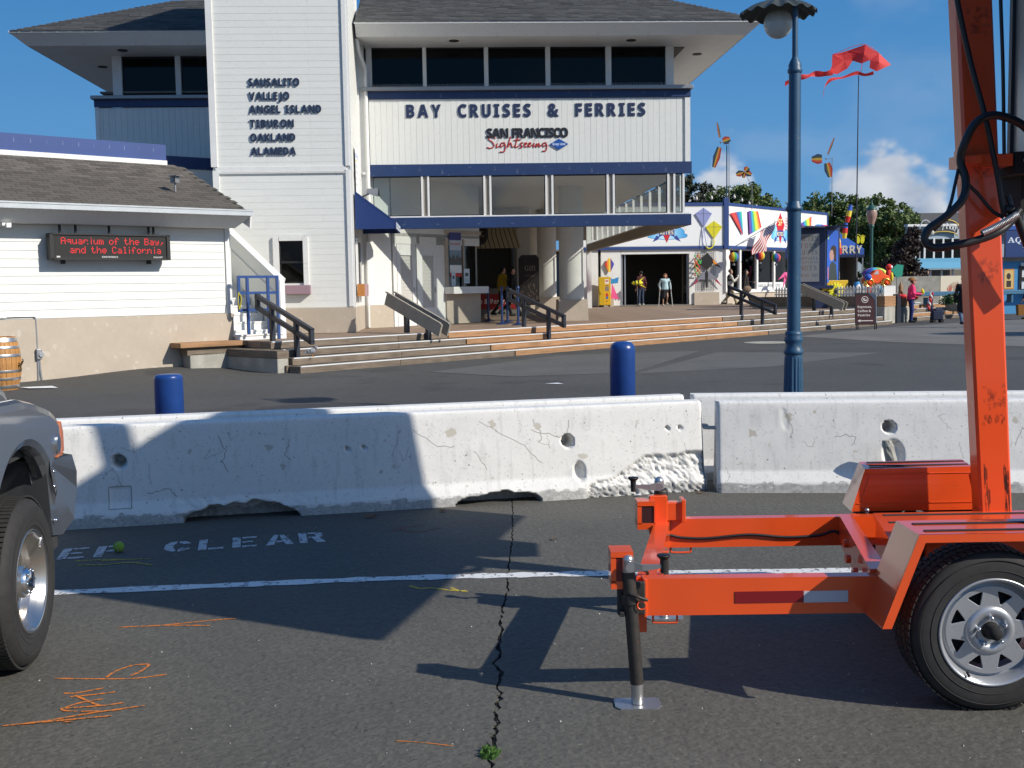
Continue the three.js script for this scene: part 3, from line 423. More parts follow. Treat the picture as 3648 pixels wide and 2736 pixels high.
  eave('right', 0.06, 10.42, 8.045, 1); eave('left', -8.45, -3.25, 7.86, -1);
  M.lampHole = std('lampHole', [0.02, 0.02, 0.02], 0.6);
  for (const [x, y, z] of [[2.55, 8.036, -2.45], [7.2, 8.036, -2.5], [9.35, 8.036, -4.3], [-5.95, 7.851, -2.5], [-7.1, 7.851, -4.6]]) obj('soffit_light', new THREE.CylinderGeometry(0.13, 0.13, 0.015, 20).translate(x, y, z), M.lampHole, F);
  // shingle courses as overlapping strips cut into tabs
  const grey = (r) => { const k = 0.078 * (0.72 + 0.5 * r()); return [k, k * 1.0, k * 0.98]; }, s = 0.5, sl = Math.hypot(1, s);
  obj('roof', [loft([[[0.06, 8.335, -1.62], [10.42, 8.335, -1.62], [10.42, 8.335, -27], [0.06, 8.335, -27]], [[0.06, 13.0, -10.9], [1.1, 13.0, -10.9], [1.1, 13.0, -18], [0.06, 13.0, -18]]])], M.roofOne, F);
  stuff(obj('shingles', shingles(V(0.06, 8.34, -1.6), V(1, 0, 0), V(0, s, -1).normalize(), 26, (k) => [0, 10.36 - k * 0.14 / sl], 0.14, 0.31, 0.014, grey, 8), M.roof, F));
  obj('roof', [loft([[[-8.45, 8.14, -1.62], [-3.25, 8.14, -1.62], [-3.25, 8.14, -27], [-8.45, 8.14, -27]], [[-3.3, 10.55, -6.8], [-3.25, 10.55, -6.8], [-3.25, 10.55, -21], [-3.3, 10.55, -21]]])], M.roofOne, F);
  stuff(obj('shingles', shingles(V(-8.45, 8.145, -1.6), V(1, 0, 0), V(0, 0.47, -1).normalize(), 26, (k) => [0.03 + k * 0.14 / 1.105, 5.2], 0.14, 0.31, 0.014, grey, 9), M.roof, F));

  // left wing
  obj('wall', [B(3.5, 6.1, 0.2, -5.05, 3.4, -3.05), B(0.2, 6.1, 20, -6.72, 3.4, -13), B(0.2, 6.1, 20, 8.62, 5.8 + 1.0, -13.2).translate(0, -0.2 + 0.0, 0)].slice(0, 2), W, F);
  for (let i = 0; i < 23; i++) piece('plank', pl[(i * 3) % 5], W, F, -6.73 + i * 0.155, 5.62, -2.93);
  for (let i = 0; i < 23; i++) piece('plank', pl[(i * 3 + 1) % 5], W, F, -6.73 + i * 0.155, 4.0, -2.94);
  obj('corner_board', B(0.1, 4.2, 0.06, -6.79, 4.4, -2.91), T, F);
  obj('navy_band', [B(3.62, 0.19, 0.12, -5.04, 6.585, -2.92), B(0.12, 0.19, 20, -6.82, 6.585, -13)], M.navy, F);
  obj('navy_band', [B(3.4, 0.3, 0.12, -1.7, 4.87, 0, 0).rotateY(0.62).translate(-3.25, 0, -2.2)], M.navy, F); obj('wall', [B(3.4, 4.2, 0.1, -1.7, 2.7, -0.03, 0).rotateY(0.62).translate(-3.25, 0, -2.2)], W, F);
  obj('ledge', [RB(3.72, 0.09, 0.5, 0.015, -5.05, 6.725, -3.0)], M.metalGrey, F);
  obj('post', B(0.24, 1.2, 0.14, -6.33, 7.35, -3.3), T, F); obj('post', B(0.14, 1.2, 0.14, -4.745, 7.35, -3.3), T, F);
  for (const [a, b] of [[-6.21, -4.815], [-4.675, -3.2]]) { const f = obj('window', [B(b - a, 0.05, 0.07, (a + b) / 2, 7.83, -3.32), B(b - a, 0.06, 0.07, (a + b) / 2, 6.84, -3.32)], M.black, F); obj('pane', B(b - a, 1.0, 0.006, (a + b) / 2, 7.34, -3.33), M.darkGlass, f); if (a > -4.7) obj('sash', [B(1.4, 0.04, 0.05, -3.95, 7.15, -3.36), B(0.08, 1, 0.05, -4.62, 7.34, -3.36)], M.black, f); }
  obj('upper_wall', [B(0.14, 1.3, 15, -6.38, 7.3, -10.8)], T, F);

  // right flank of the hall
  obj('wall', [B(0.18, 1.9, 22, 8.76, 5.75, -14), B(0.14, 1.2, 18, 8.42, 7.45, -12.4)], W, F);
  obj('side_beam', B(0.2, 0.3, 21.5, 8.74, 3.375, -13.8), M.postTan, F);
  obj('sill', B(0.2, 0.035, 21.5, 8.74, 3.545, -13.8), T, F);
  for (let i = 0; i < 14; i++) obj('mullion', B(0.08, 1.05, 0.07, 8.74, 4.09, -3.6 - i * 1.62), T, F);
  for (let i = 0; i < 13; i++) { const w = obj('clerestory_window', [B(0.03, 0.03, 1.5, 8.74, 4.6, -4.41 - i * 1.62), B(0.03, 0.03, 1.5, 8.74, 3.58, -4.41 - i * 1.62)], M.postTan, F); obj('pane', B(0.006, 1.0, 1.5, 8.74, 4.09, -4.41 - i * 1.62), M.glass, w); }
  obj('corner_post', B(0.22, 4.0, 0.22, 8.74, 2.6, -24.5), T, F);

  // entrance hall: ceiling, angled wall with doors, ticket booth, back wall
  obj('ceiling', [B(8.9, 0.08, 21.6, 4.25, 4.68, -13.9)], M.plaster, F);
  obj('upper_floor', [B(12, 0.1, 21, 2.6, 6.82, -13.8)], M.plaster, F);
  const ang = Math.atan2(1.6, 1.37), wl = (L, h, x, y, z = 0, d = 0.1) => { const g = B(L, h, d, x, y, z); g.rotateY(ang); return g.translate(0.734, 0, -3.537); };
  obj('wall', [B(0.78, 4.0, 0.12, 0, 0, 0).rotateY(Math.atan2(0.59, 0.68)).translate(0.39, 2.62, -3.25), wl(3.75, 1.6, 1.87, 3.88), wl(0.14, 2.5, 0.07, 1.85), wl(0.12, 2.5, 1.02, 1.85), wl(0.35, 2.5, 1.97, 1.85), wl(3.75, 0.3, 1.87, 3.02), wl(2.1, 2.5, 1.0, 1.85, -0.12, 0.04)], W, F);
  obj('base', [B(0.8, 0.62, 0.16, 0, 0, 0).rotateY(Math.atan2(0.59, 0.68)).translate(0.4, 0.905, -3.23)], M.beige, F);
  for (const x of [0.55, 1.44]) {
    const d = obj('door', [wl(0.14, 2.3, x - 0.31, 1.75, 0.01, 0.05), wl(0.14, 2.3, x + 0.31, 1.75, 0.01, 0.05), wl(0.5, 0.34, x, 2.73, 0.01, 0.05), wl(0.5, 0.5, x, 0.85, 0.01, 0.05)], T, F);
    obj('louvre', Array.from({ length: 36 }, (_, i) => wl(0.48, 0.03, x, 1.13 + i * 0.0395, 0, 0.03)), M.plaster, d); obj('door_backing', wl(0.5, 1.5, x, 1.83, -0.02, 0.02), M.plaster, d);
    obj('handle', wl(0.03, 0.14, x + 0.28, 1.6, 0.05, 0.04), M.galv, d);
  }
  const booth = obj('ticket_booth', [wl(1.55, 0.86, 2.92, 1.03, 0.0, 0.2), wl(0.12, 1.6, 2.2, 2.25, 0, 0.2), wl(0.06, 1.6, 2.98, 2.25, 0, 0.16), wl(1.6, 0.1, 2.95, 3.25, 0, 0.22)], M.beige, F);
  obj('counter', wl(1.6, 0.2, 2.92, 1.57, 0.12, 0.55), T, booth);
  obj('pane', [wl(0.7, 1.3, 2.62, 2.32, 0, 0.01), wl(0.6, 1.3, 3.3, 2.32, 0, 0.01)], M.darkGlass, booth);
  obj('booth_room', [wl(1.6, 2.5, 2.95, 1.85, -1.5, 0.1), wl(0.1, 2.5, 2.15, 1.85, -0.8, 1.5), wl(1.6, 0.05, 2.95, 3.0, -0.8, 1.5)], M.interiorDark, booth);
  M.poster = std('poster', null, 0.5, 0, { map: canvasTex(128, 300, (c, w, h) => { const gr = ['#3a3c7a', '#a9b7c8', '#c9d4de', '#6d8a92', '#7d6a58']; c.fillStyle = '#b8c4d0'; c.fillRect(0, 0, w, h); c.fillStyle = '#3d4180'; c.fillRect(0, 0, w, 52); c.fillStyle = '#c03a30'; c.font = 'bold 20px sans-serif'; c.fillText('BAY CRUISE', 10, 84, 108); c.fillStyle = '#7d94a6'; c.fillRect(0, 120, w, 100); c.fillStyle = '#54605a'; c.beginPath(); c.moveTo(0, 190); for (let i = 0; i <= 12; i++) c.lineTo(i * w / 12, 160 - 26 * Math.sin(i * 0.8) * Math.cos(i * 2.1)); c.lineTo(w, 220); c.lineTo(0, 220); c.fill(); c.strokeStyle = '#8b3b2c'; c.lineWidth = 3; c.beginPath(); c.moveTo(0, 175); c.quadraticCurveTo(64, 215, 128, 165); c.stroke(); c.fillStyle = '#e6e8e8'; c.fillRect(0, 222, w, 50); c.fillStyle = '#c0392b'; c.fillRect(0, 274, w, 26); }) });
  obj('poster', new THREE.PlaneGeometry(0.52, 1.28).translate(2.56, 2.6, 0.115).rotateY(ang).translate(0.734, 0, -3.537), M.poster, booth, true);
  M.leaflet = std('leaflet', null, 0.6, 0, { map: canvasTex(64, 96, (c, w, h) => { c.fillStyle = '#cfdce4'; c.fillRect(0, 0, w, h); c.fillStyle = '#4b5a62'; c.fillRect(14, 26, 36, 24); c.fillStyle = '#8fa4ae'; for (let i = 0; i < 4; i++) c.fillRect(8, 60 + i * 8, 48, 3); }) });
  obj('leaflet', [new THREE.PlaneGeometry(0.26, 0.42).translate(3.02, 1.98, 0.14).rotateY(ang).translate(0.734, 0, -3.537), new THREE.PlaneGeometry(0.17, 0.4).translate(2.42, 1.9, 0.14).rotateY(ang).translate(0.734, 0, -3.537)], M.leaflet, booth, true);
  // hall interior
  obj('hall_wall', [B(0.15, 4.0, 9.2, 3.05, 2.6, -10.9), B(2.1, 0.75, 0.15, 3.95, 4.25, -15.4), B(0.5, 4, 0.15, 5.1, 2.6, -15.42), B(4.2, 0.9, 0.15, 7.0, 4.2, -24.6), B(1.6, 4, 0.15, 5.6, 2.6, -24.6), B(0.3, 4, 9, 4.9, 2.6, -20)], M.interior, F);
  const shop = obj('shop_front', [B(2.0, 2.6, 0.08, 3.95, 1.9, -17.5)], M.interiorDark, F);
  M.stripe = std('stripe', null, 0.85, 0, { map: canvasTex(256, 64, (c, w, h) => { c.fillStyle = '#a89c80'; c.fillRect(0, 0, w, h); c.fillStyle = '#26221d'; for (let i = 0; i < 11; i++) c.fillRect(8 + i * 23.6, 0, 4, h); }) }); M.stripe.side = THREE.DoubleSide;
  obj('striped_awning', quad([3.05, 3.08, -14.3], [4.95, 3.08, -14.3], [4.75, 3.98, -15.3], [3.05, 3.98, -15.3]), M.stripe, shop, true);
  M.redSign = std('redSign', null, 0.6, 0, { map: canvasTex(512, 160, (c, w, h) => { c.fillStyle = '#8d1a16'; c.fillRect(0, 0, w, h); c.fillStyle = '#d9d2cc'; c.font = 'bold 72px sans-serif'; c.fillText('Coffee & Pastries', -130, 104, 620); }) });
  obj('counter_sign', new THREE.PlaneGeometry(1.55, 0.55).translate(3.95, 1.12, -13.78), M.redSign, shop, true); obj('shop_counter', B(1.6, 1.0, 0.5, 3.95, 1.1, -14.05), M.interiorDark, shop);
  M.nutSign = std('nutSign', null, 0.7, 0, { map: canvasTex(128, 160, (c, w, h) => { c.fillStyle = '#15120f'; c.fillRect(0, 0, w, h); c.fillStyle = '#847a66'; c.font = 'bold 36px serif'; c.fillText('Bay', 30, 62); c.fillText('NUTS', 14, 112); }) });
  obj('hanging_sign', [new THREE.CylinderGeometry(0.34, 0.34, 0.06, 28).rotateX(Math.PI / 2).scale(0.85, 1.1, 1).translate(3.42, 3.55, -13.4)], M.black, shop); obj('sign_print', new THREE.PlaneGeometry(0.4, 0.5).translate(3.42, 3.55, -13.365), M.nutSign, shop, true);
  M.giftSign = std('giftSign', null, 0.6, 0, { map: canvasTex(128, 256, (c, w, h) => { c.fillStyle = '#1d1614'; c.fillRect(0, 0, w, h); c.fillStyle = '#7c716c'; c.font = 'bold 40px serif'; c.fillText('Gift', 34, 70); c.font = '22px serif'; c.fillText('Center', 34, 104); c.fillStyle = '#5d4b44'; const r = rng(3); for (let i = 0; i < 40; i++) c.fillRect(r() * w, 140 + r() * 110, 5, 12); }) });
  obj('gift_board', [prism([[-0.38, 0], [0.38, 0], [0.38, 1.72], [0.28, 1.85], [-0.28, 1.85], [-0.38, 1.72]], 0.08).translate(5.22, 0.96, -14.2)], M.black, F); obj('gift_print', new THREE.PlaneGeometry(0.7, 1.7).translate(5.22, 1.84, -14.11), M.giftSign, F, true);
  obj('gift_window', [B(0.9, 2.2, 0.05, 8.0, 2.5, -24.48)], M.black, F);
  // round columns on flared pedestals
  [[6.02, -6.85], [6.1, -16.6], [6.15, -23.6]].forEach(([x, z]) => { obj('column', C(0.375, 0.375, 3.45, x, 1.2, z, 40), M.plaster, F); obj('pedestal', loft([[[x - 0.46, 0.59, z + 0.44], [x + 0.46, 0.59, z + 0.44], [x + 0.46, 0.59, z - 0.44], [x - 0.46, 0.59, z - 0.44]], [[x - 0.44, 1.23, z + 0.42], [x + 0.44, 1.23, z + 0.42], [x + 0.44, 1.23, z - 0.42], [x - 0.44, 1.23, z - 0.42]]]), M.beige, F); });

  // lettering on the hall
  M.letterNavy = std('letterNavy', [0.013, 0.026, 0.08], 0.5);
  letters('BAY CRUISES & FERRIES', 0.325, 6.37, 0.015, M.letterNavy, F, 1.25, 6.16, -2.908, { sx: 0.9, space: 0.8, bold: 0.009 });
  M.letterBlack = std('letterBlack', [0.015, 0.015, 0.02], 0.45);
  letters('SAN', 0.235, 0.6, 0.012, M.letterBlack, F, 3.36, 5.61, -2.905, { sx: 1.02, bold: 0.01 }); letters('FRANCISCO', 0.235, 1.5, 0.012, M.letterBlack, F, 4.05, 5.61, -2.905, { sx: 0.98, bold: 0.01 });
  // script word as brush strokes
  M.scriptRed = std('scriptRed', [0.42, 0.03, 0.025], 0.5);
  { const S = [[[0.2, 0.26], [0.1, 0.3], [0.02, 0.24], [0.12, 0.16], [0.16, 0.06], [0.06, 0.0], [-0.02, 0.03]], [[0.24, 0.13], [0.22, 0.02], [0.3, 0.06]], [[0.44, 0.14], [0.34, 0.13], [0.34, 0.03], [0.44, 0.1], [0.42, -0.08], [0.3, -0.1]], [[0.58, 0.3], [0.5, 0.02], [0.58, 0.14], [0.62, 0.03], [0.68, 0.05]], [[0.76, 0.28], [0.7, 0.03], [0.8, 0.06]], [[0.9, 0.14], [0.83, 0.12], [0.88, 0.03], [0.8, 0.0]], [[0.93, 0.07], [1.0, 0.12], [0.94, 0.13], [0.95, 0.03], [1.03, 0.06], [1.1, 0.12], [1.05, 0.13], [1.05, 0.03], [1.14, 0.08]], [[1.18, 0.13], [1.16, 0.02], [1.22, 0.07]], [[1.25, 0.12], [1.24, 0.02], [1.3, 0.12], [1.32, 0.03], [1.37, 0.08]], [[1.5, 0.13], [1.41, 0.12], [1.42, 0.03], [1.5, 0.09], [1.48, -0.07], [1.38, -0.09]], [[0.66, 0.2], [0.84, 0.22]], [[0.25, 0.2], [0.26, 0.21]], [[1.19, 0.2], [1.2, 0.21]]];
    obj('script_lettering', S.map((s) => pipe(s.map(([x, y]) => [3.4 + x * 1.05, 5.33 + y, -2.905]), 0.016, s.length * 7, 5)), M.scriptRed, F); }
  M.logoBlue = std('logoBlue', null, 0.4, 0, { map: canvasTex(160, 100, (c, w, h) => { c.fillStyle = '#1d4f9c'; c.fillRect(0, 0, w, h); c.fillStyle = '#dfe6ee'; c.font = 'bold 30px sans-serif'; c.fillText('Gray Line', 24, 60, 112); }) });
  { const g = new THREE.ExtrudeGeometry(new THREE.Shape([[0, -0.145], [0.25, 0], [0, 0.145], [-0.25, 0]].map((p) => new THREE.Vector2(...p))), { depth: 0.02, bevelEnabled: false }); const p = g.attributes.position, uv = g.attributes.uv; for (let i = 0; i < p.count; i++) uv.setXY(i, p.getX(i) / 0.5 + 0.5, p.getY(i) / 0.29 + 0.5); const m = obj('diamond_logo', g, M.logoBlue, F, true); m.position.set(5.3, 5.42, -2.905); }
}
// queue posts in the hall
{
  M.stanchion = std('stanchion', [0.012, 0.034, 0.12], 0.4);
  let first; [[-0.25, -31.4], [0.2, -30.5], [-0.7, -34.6], [-0.1, -33.1]].forEach(([x, z], i) => {
    const lab = ['slim blue queue post in the hall nearest the dark rail', 'slim blue queue post behind the rail on the steps', 'slim blue queue post deepest in the dark hall', 'slim blue queue post between the others in the hall'][i];
    if (!first) { first = thing('queue_post', lab, 'post', [x, 0.59, z], 0, 'blue queue posts in the hall'); obj('pole', C(0.035, 0.035, 1.0, 0, 0, 0, 14), M.stanchion, first); obj('foot', lathe([[0.0, 0.0], [0.17, 0.0], [0.17, 0.02], [0.05, 0.05], [0.036, 0.09]], 24), M.stanchion, first); obj('cap', lathe([[0.036, 0.98], [0.05, 1.0], [0.05, 1.05], [0, 1.07]], 20), M.stanchion, first); } else copyOf(first, [x, 0.59, z], 0, lab);
  });
}
// ---------- the low building at the left ----------
const lapBoard = (L, h, k) => { const g = new THREE.BufferGeometry(), y0 = -h / 2, y1 = h / 2, d0 = 0.016, d1 = 0.005, x0 = -L / 2, x1 = L / 2; const q = (a, b, c, d) => [...a, ...b, ...c, ...a, ...c, ...d]; g.setAttribute('position', new THREE.Float32BufferAttribute([...q([x0, y0, d0], [x1, y0, d0], [x1, y1, d1], [x0, y1, d1]), ...q([x0, y0, 0], [x1, y0, 0], [x1, y0, d0], [x0, y0, d0]), ...q([x0, y0, 0], [x0, y0, d0], [x0, y1, d1], [x0, y1, 0]), ...q([x1, y0, d0], [x1, y0, 0], [x1, y1, 0], [x1, y1, d1])], 3)); g.computeVertexNormals(); return boxUV(g, k * 0.61, k * 1.13); };
const LBP = [-5.95, 0, -23.72], LBR = rad(42);
{
  const A = thing('annex_building', 'low white boarded building with tan base and brown shingle roof', 'building', LBP, LBR), W = M.whitePaint, T = M.whiteTrim;
  obj('wall', [B(9, 1.9, 0.2, -4.5, 2.1, -0.1), B(0.2, 1.9, 6, -0.1, 2.1, -3.2), prism([[0.0, 0], [2.9, 1.25], [-2.9, 1.25]].length ? [[0, 3.0], [5.6, 3.0], [2.8, 4.2]] : [], 0.2).rotateY(Math.PI / 2).translate(-0.2, 0, 0)], W, A);
  obj('base', [B(9.02, 1.35, 0.25, -4.49, 0.5, -0.08), B(0.22, 1.35, 6, -0.09, 0.5, -3.2)], M.beige, A);
  const v = [0, 1, 2, 3].map((k) => lapBoard(8.86, 0.16, k));
  for (let i = 0; i < 11; i++) piece('siding_board', v[i % 4], W, A, -4.56, 1.27 + i * 0.16, 0.002);
  obj('corner_board', [B(0.1, 1.78, 0.035, -0.05, 2.07, 0.018), B(0.035, 1.78, 0.1, 0.018, 2.07, -0.05)], T, A);
  obj('soffit', B(9.05, 0.03, 0.36, -4.56, 2.975, 0.16), T, A);
  obj('fascia', [loft([[[-9.1, 2.955, 0.36], [-0.03, 2.955, 0.36], [-0.03, 2.955, 0.33], [-9.1, 2.955, 0.33]], [[-9.1, 3.2, 0.62], [0.22, 3.2, 0.62], [0.22, 3.2, 0.58], [-9.1, 3.2, 0.58]]]), prism([[0.56, 2.955], [0.6, 3.2], [-2.5, 4.42], [-2.5, 4.2]], 0.035).rotateY(-Math.PI / 2).translate(0.235, 0, 0)], T, A);
  M.gutter = std('gutter', null, 0.45, 0.3, { map: tile(256, 1.1, worn([0.46, 0.49, 0.51], 0.1, 303, [0.25, 0.24, 0.22], 0.5)) });
  obj('gutter', [B(9.3, 0.115, 0.015, -4.45, 3.255, 0.72), B(9.3, 0.015, 0.13, -4.45, 3.2, 0.66), B(0.015, 0.115, 0.13, 0.2, 3.255, 0.66), B(9.3, 0.03, 0.012, -4.45, 3.30, 0.733)], M.gutter, A);
  const sl = (4.5 - 3.26) / 3.1, brown = (r) => { const k = 0.105 * (0.62 + 0.62 * r()); return [k * 1.12, k * 0.98, k * 0.82]; };
  obj('roof', loft([[[-9.1, 3.2, 0.66], [0.2, 3.2, 0.66], [0.2, 3.2 + 3.1 * sl, -2.44], [-9.1, 3.2 + 3.1 * sl, -2.44]], [[-9.1, 3.245, 0.66], [0.2, 3.245, 0.66], [0.2, 3.245 + 3.1 * sl, -2.44], [-9.1, 3.245 + 3.1 * sl, -2.44]]]), M.roofOne, A);
  // the largest shingles are pieces of their own, the rest one part
  { const up = V(0, sl, -1).normalize(), r = rng(31), pitch = 0.15, tab = 0.3, gB = boxUV(B(0.292, 0.012, 0.19, 0, 0, 0)), mats = [0, 1, 2, 3].map((k) => { const c = brown(rng(k + 5)); const m = new THREE.MeshStandardMaterial({ roughness: 0.92, map: M.roof.map }); m.name = 'shingle_tone'; m.color.copy(lin(c[0] * (0.85 + 0.11 * k), c[1] * (0.85 + 0.11 * k), c[2] * (0.85 + 0.11 * k))); return m; });
    let n = 0; const tilt = Math.atan(sl) - 0.05, rest = [];
    for (let k = 0; k < 22; k++) { const sh = (k % 2) * 0.15 + (r() - 0.5) * 0.05; for (let i = 0; i < 31; i++) { const x = 0.05 - sh - i * tab; if (x < -9.0) continue; const p = V(x, 3.29, 0.6).addScaledVector(up, k * pitch + 0.06); if (n < 300 && k < 13 && x > -6.6) { piece('shingle', gB, mats[Math.floor(r() * 4)], A, p.x, p.y, p.z, tilt, 0, 0); n++; } else { const g = B(0.292, 0.012, 0.19); g.rotateX(tilt); g.translate(p.x, p.y, p.z); const c = brown(r), col = new Float32Array(g.attributes.position.count * 3); for (let q = 0; q < col.length; q += 3) col.set(c, q); g.setAttribute('color', new THREE.BufferAttribute(col, 3)); rest.push(g); } } }
    stuff(obj('shingles', rest, M.roof, A)); }
  M.bandBlue = std('bandBlue', null, 0.5, 0, { map: tile(512, 4.0, (u, v) => { const d = sstep(0.86, 0.9, fbm(u * 60, v * 5, 313, 4, 5)) , n = fbm(u * 6, v * 6, 315, 4, 6), k = 0.85 + 0.3 * n; return [lerp(0.018 * k, 0.5, d), lerp(0.052 * k, 0.55, d), lerp(0.2 * k, 0.6, d)]; }) });
  obj('parapet', [B(8.9, 0.37, 0.1, -4.62, 4.77, -2.5), B(0.1, 0.37, 3, -0.22, 4.77, -4.0)], M.bandBlue, A);
  obj('flashing', [B(4.9, 0.1, 0.05, -2.62, 4.55, -2.43), B(4.0, 0.1, 0.05, -7.08, 4.56, -2.425)], T, A);
  const fl = obj('roof_floodlight', [rod([-0.95, 3.72, -0.42], [-0.95, 3.9, -0.42], 0.018), B(0.13, 0.13, 0.13, -0.96, 3.97, -0.4, 0.4), B(0.2, 0.01, 0.2, -0.96, 4.045, -0.36, 0.4)], M.metalGrey, A); obj('lens', B(0.1, 0.1, 0.01, -0.98, 3.97, -0.33, 0.4), M.black, fl);
  obj('conduit', [pipe([[-4.6, 1.235, 0.04], [-4.2, 1.235, 0.04], [-4.1, 1.23, 0.04], [-4.075, 1.17, 0.04], [-4.07, 0.9, 0.04], [-4.07, 0.62, 0.04]], 0.016, 40, 8), pipe([[-4.075, 0.45, 0.05], [-4.08, 0.2, 0.05], [-4.09, -0.05, 0.05]], 0.022, 16, 8), pipe([[-4.05, 0.45, 0.05], [-4.04, 0.2, 0.05], [-4.01, -0.05, 0.06]], 0.022, 16, 8), rod([-4.6, 1.22, 0.03], [-6, 1.22, 0.03], 0.016)], M.galv, A);
  const jb = obj('junction_box', RB(0.1, 0.2, 0.1, 0.015, -4.06, 0.52, 0.07), M.metalGrey, A); obj('cover', new THREE.CylinderGeometry(0.045, 0.045, 0.03, 18).rotateX(Math.PI / 2).translate(-4.03, 0.51, 0.13), M.galv, jb);
  obj('camera_bracket', [B(0.16, 0.05, 0.35, -4.62, 2.92, 0.25), B(0.08, 0.08, 0.1, -4.6, 2.9, 0.42)], T, A);
}
// the LED message sign hanging on it
{
  const L = thing('message_sign', 'black electronic sign with red glowing letters under the eave', 'electronic sign', LBP, LBR);
  M.signBlack = std('signBlack', [0.012, 0.012, 0.014], 0.55);
  obj('housing', [RB(2.36, 0.5, 0.2, 0.012, -2.65, 2.535, 0.2)], M.signBlack, L);
  obj('rim', [B(2.36, 0.03, 0.03, -2.65, 2.77, 0.312), B(2.36, 0.03, 0.03, -2.65, 2.3, 0.312), B(0.07, 0.5, 0.03, -3.8, 2.535, 0.312), B(0.07, 0.5, 0.03, -1.5, 2.535, 0.312)], M.signBlack, L);
  const words = ['Aquarium of the Bay,', 'and the California'];
  const F5 = { A: '0E11111F111111', q: '00000F110F0101', u: '0000111111130D', a: '00000E010F110F', r: '0000161910100 10'.replace(' ', ''), i: '040004040404 04'.replace(' ', ''), m: '00001A15151515', o: '00000E1111110E', f: '0609081C080808', t: '08081C0808 0906'.replace(' ', ''), h: '10101619111111', e: '00000E111F100E', B: '1E11111E11111E', y: '000011110F010E', ',': '00000000060408', n: '00001619111111', d: '01010D1311110F', C: '0E11101010110E', l: '0C04040404040E' };
  const px = 22, cols = 124, rows = 20, tex = (bright) => canvasTex(cols * 8, rows * 8, (c, w, h) => { c.fillStyle = bright ? '#000' : '#060606'; c.fillRect(0, 0, w, h); for (let y = 0; y < rows; y++) for (let x = 0; x < cols; x++) { c.fillStyle = bright ? '#000' : '#0d0b0b'; c.beginPath(); c.arc(x * 8 + 4, y * 8 + 4, 2.2, 0, 7); c.fill(); }
    words.forEach((t, li) => { let x = li ? 16 : 7; for (const ch of t) { if (ch === ' ') { x += 5; continue; } const b = F5[ch]; for (let ry = 0; ry < 7; ry++) { const v = parseInt(b.slice(ry * 2, ry * 2 + 2), 16); for (let rx = 0; rx < 5; rx++) if (v & (16 >> rx)) { c.fillStyle = bright ? '#ff0c1c' : '#3a0408'; c.beginPath(); c.arc((x + rx) * 8 + 4, (2 + li * 9 + ry) * 8 + 4, 4.1, 0, 7); c.fill(); } } x += 'il,'.includes(ch) ? 5 : 6; } }); });
  M.ledFace = std('ledFace', null, 0.6, 0, { map: tex(false), emissiveMap: tex(true), emissive: new THREE.Color(1, 1, 1), emissiveIntensity: 1.0 });
  obj('screen', new THREE.PlaneGeometry(2.2, 0.375).translate(-2.65, 2.56, 0.304), M.ledFace, L, true);
  M.signPrint = std('signPrint', null, 0.6, 0, { map: canvasTex(1024, 32, (c, w, h) => { c.fillStyle = '#111'; c.fillRect(0, 0, w, h); c.fillStyle = '#c9c9c9'; c.font = 'bold 24px sans-serif'; c.fillText('DAKTRONICS', 415, 25); c.fillText('GALAXY', 900, 25); c.fillRect(16, 8, 30, 16); }) });
  obj('maker_strip', new THREE.PlaneGeometry(2.2, 0.06).translate(-2.65, 2.343, 0.304), M.signPrint, L, true);
  obj('bracket', [-3.6, -3.3, -2.65, -1.85, -1.75].map((x) => rod([x, 2.78, 0.2], [x, 2.95, 0.2], 0.025)).concat([B(0.05, 0.08, 0.12, -3.55, 2.25, 0.15), B(0.05, 0.08, 0.12, -1.85, 2.25, 0.15)]), M.signBlack, L);
}
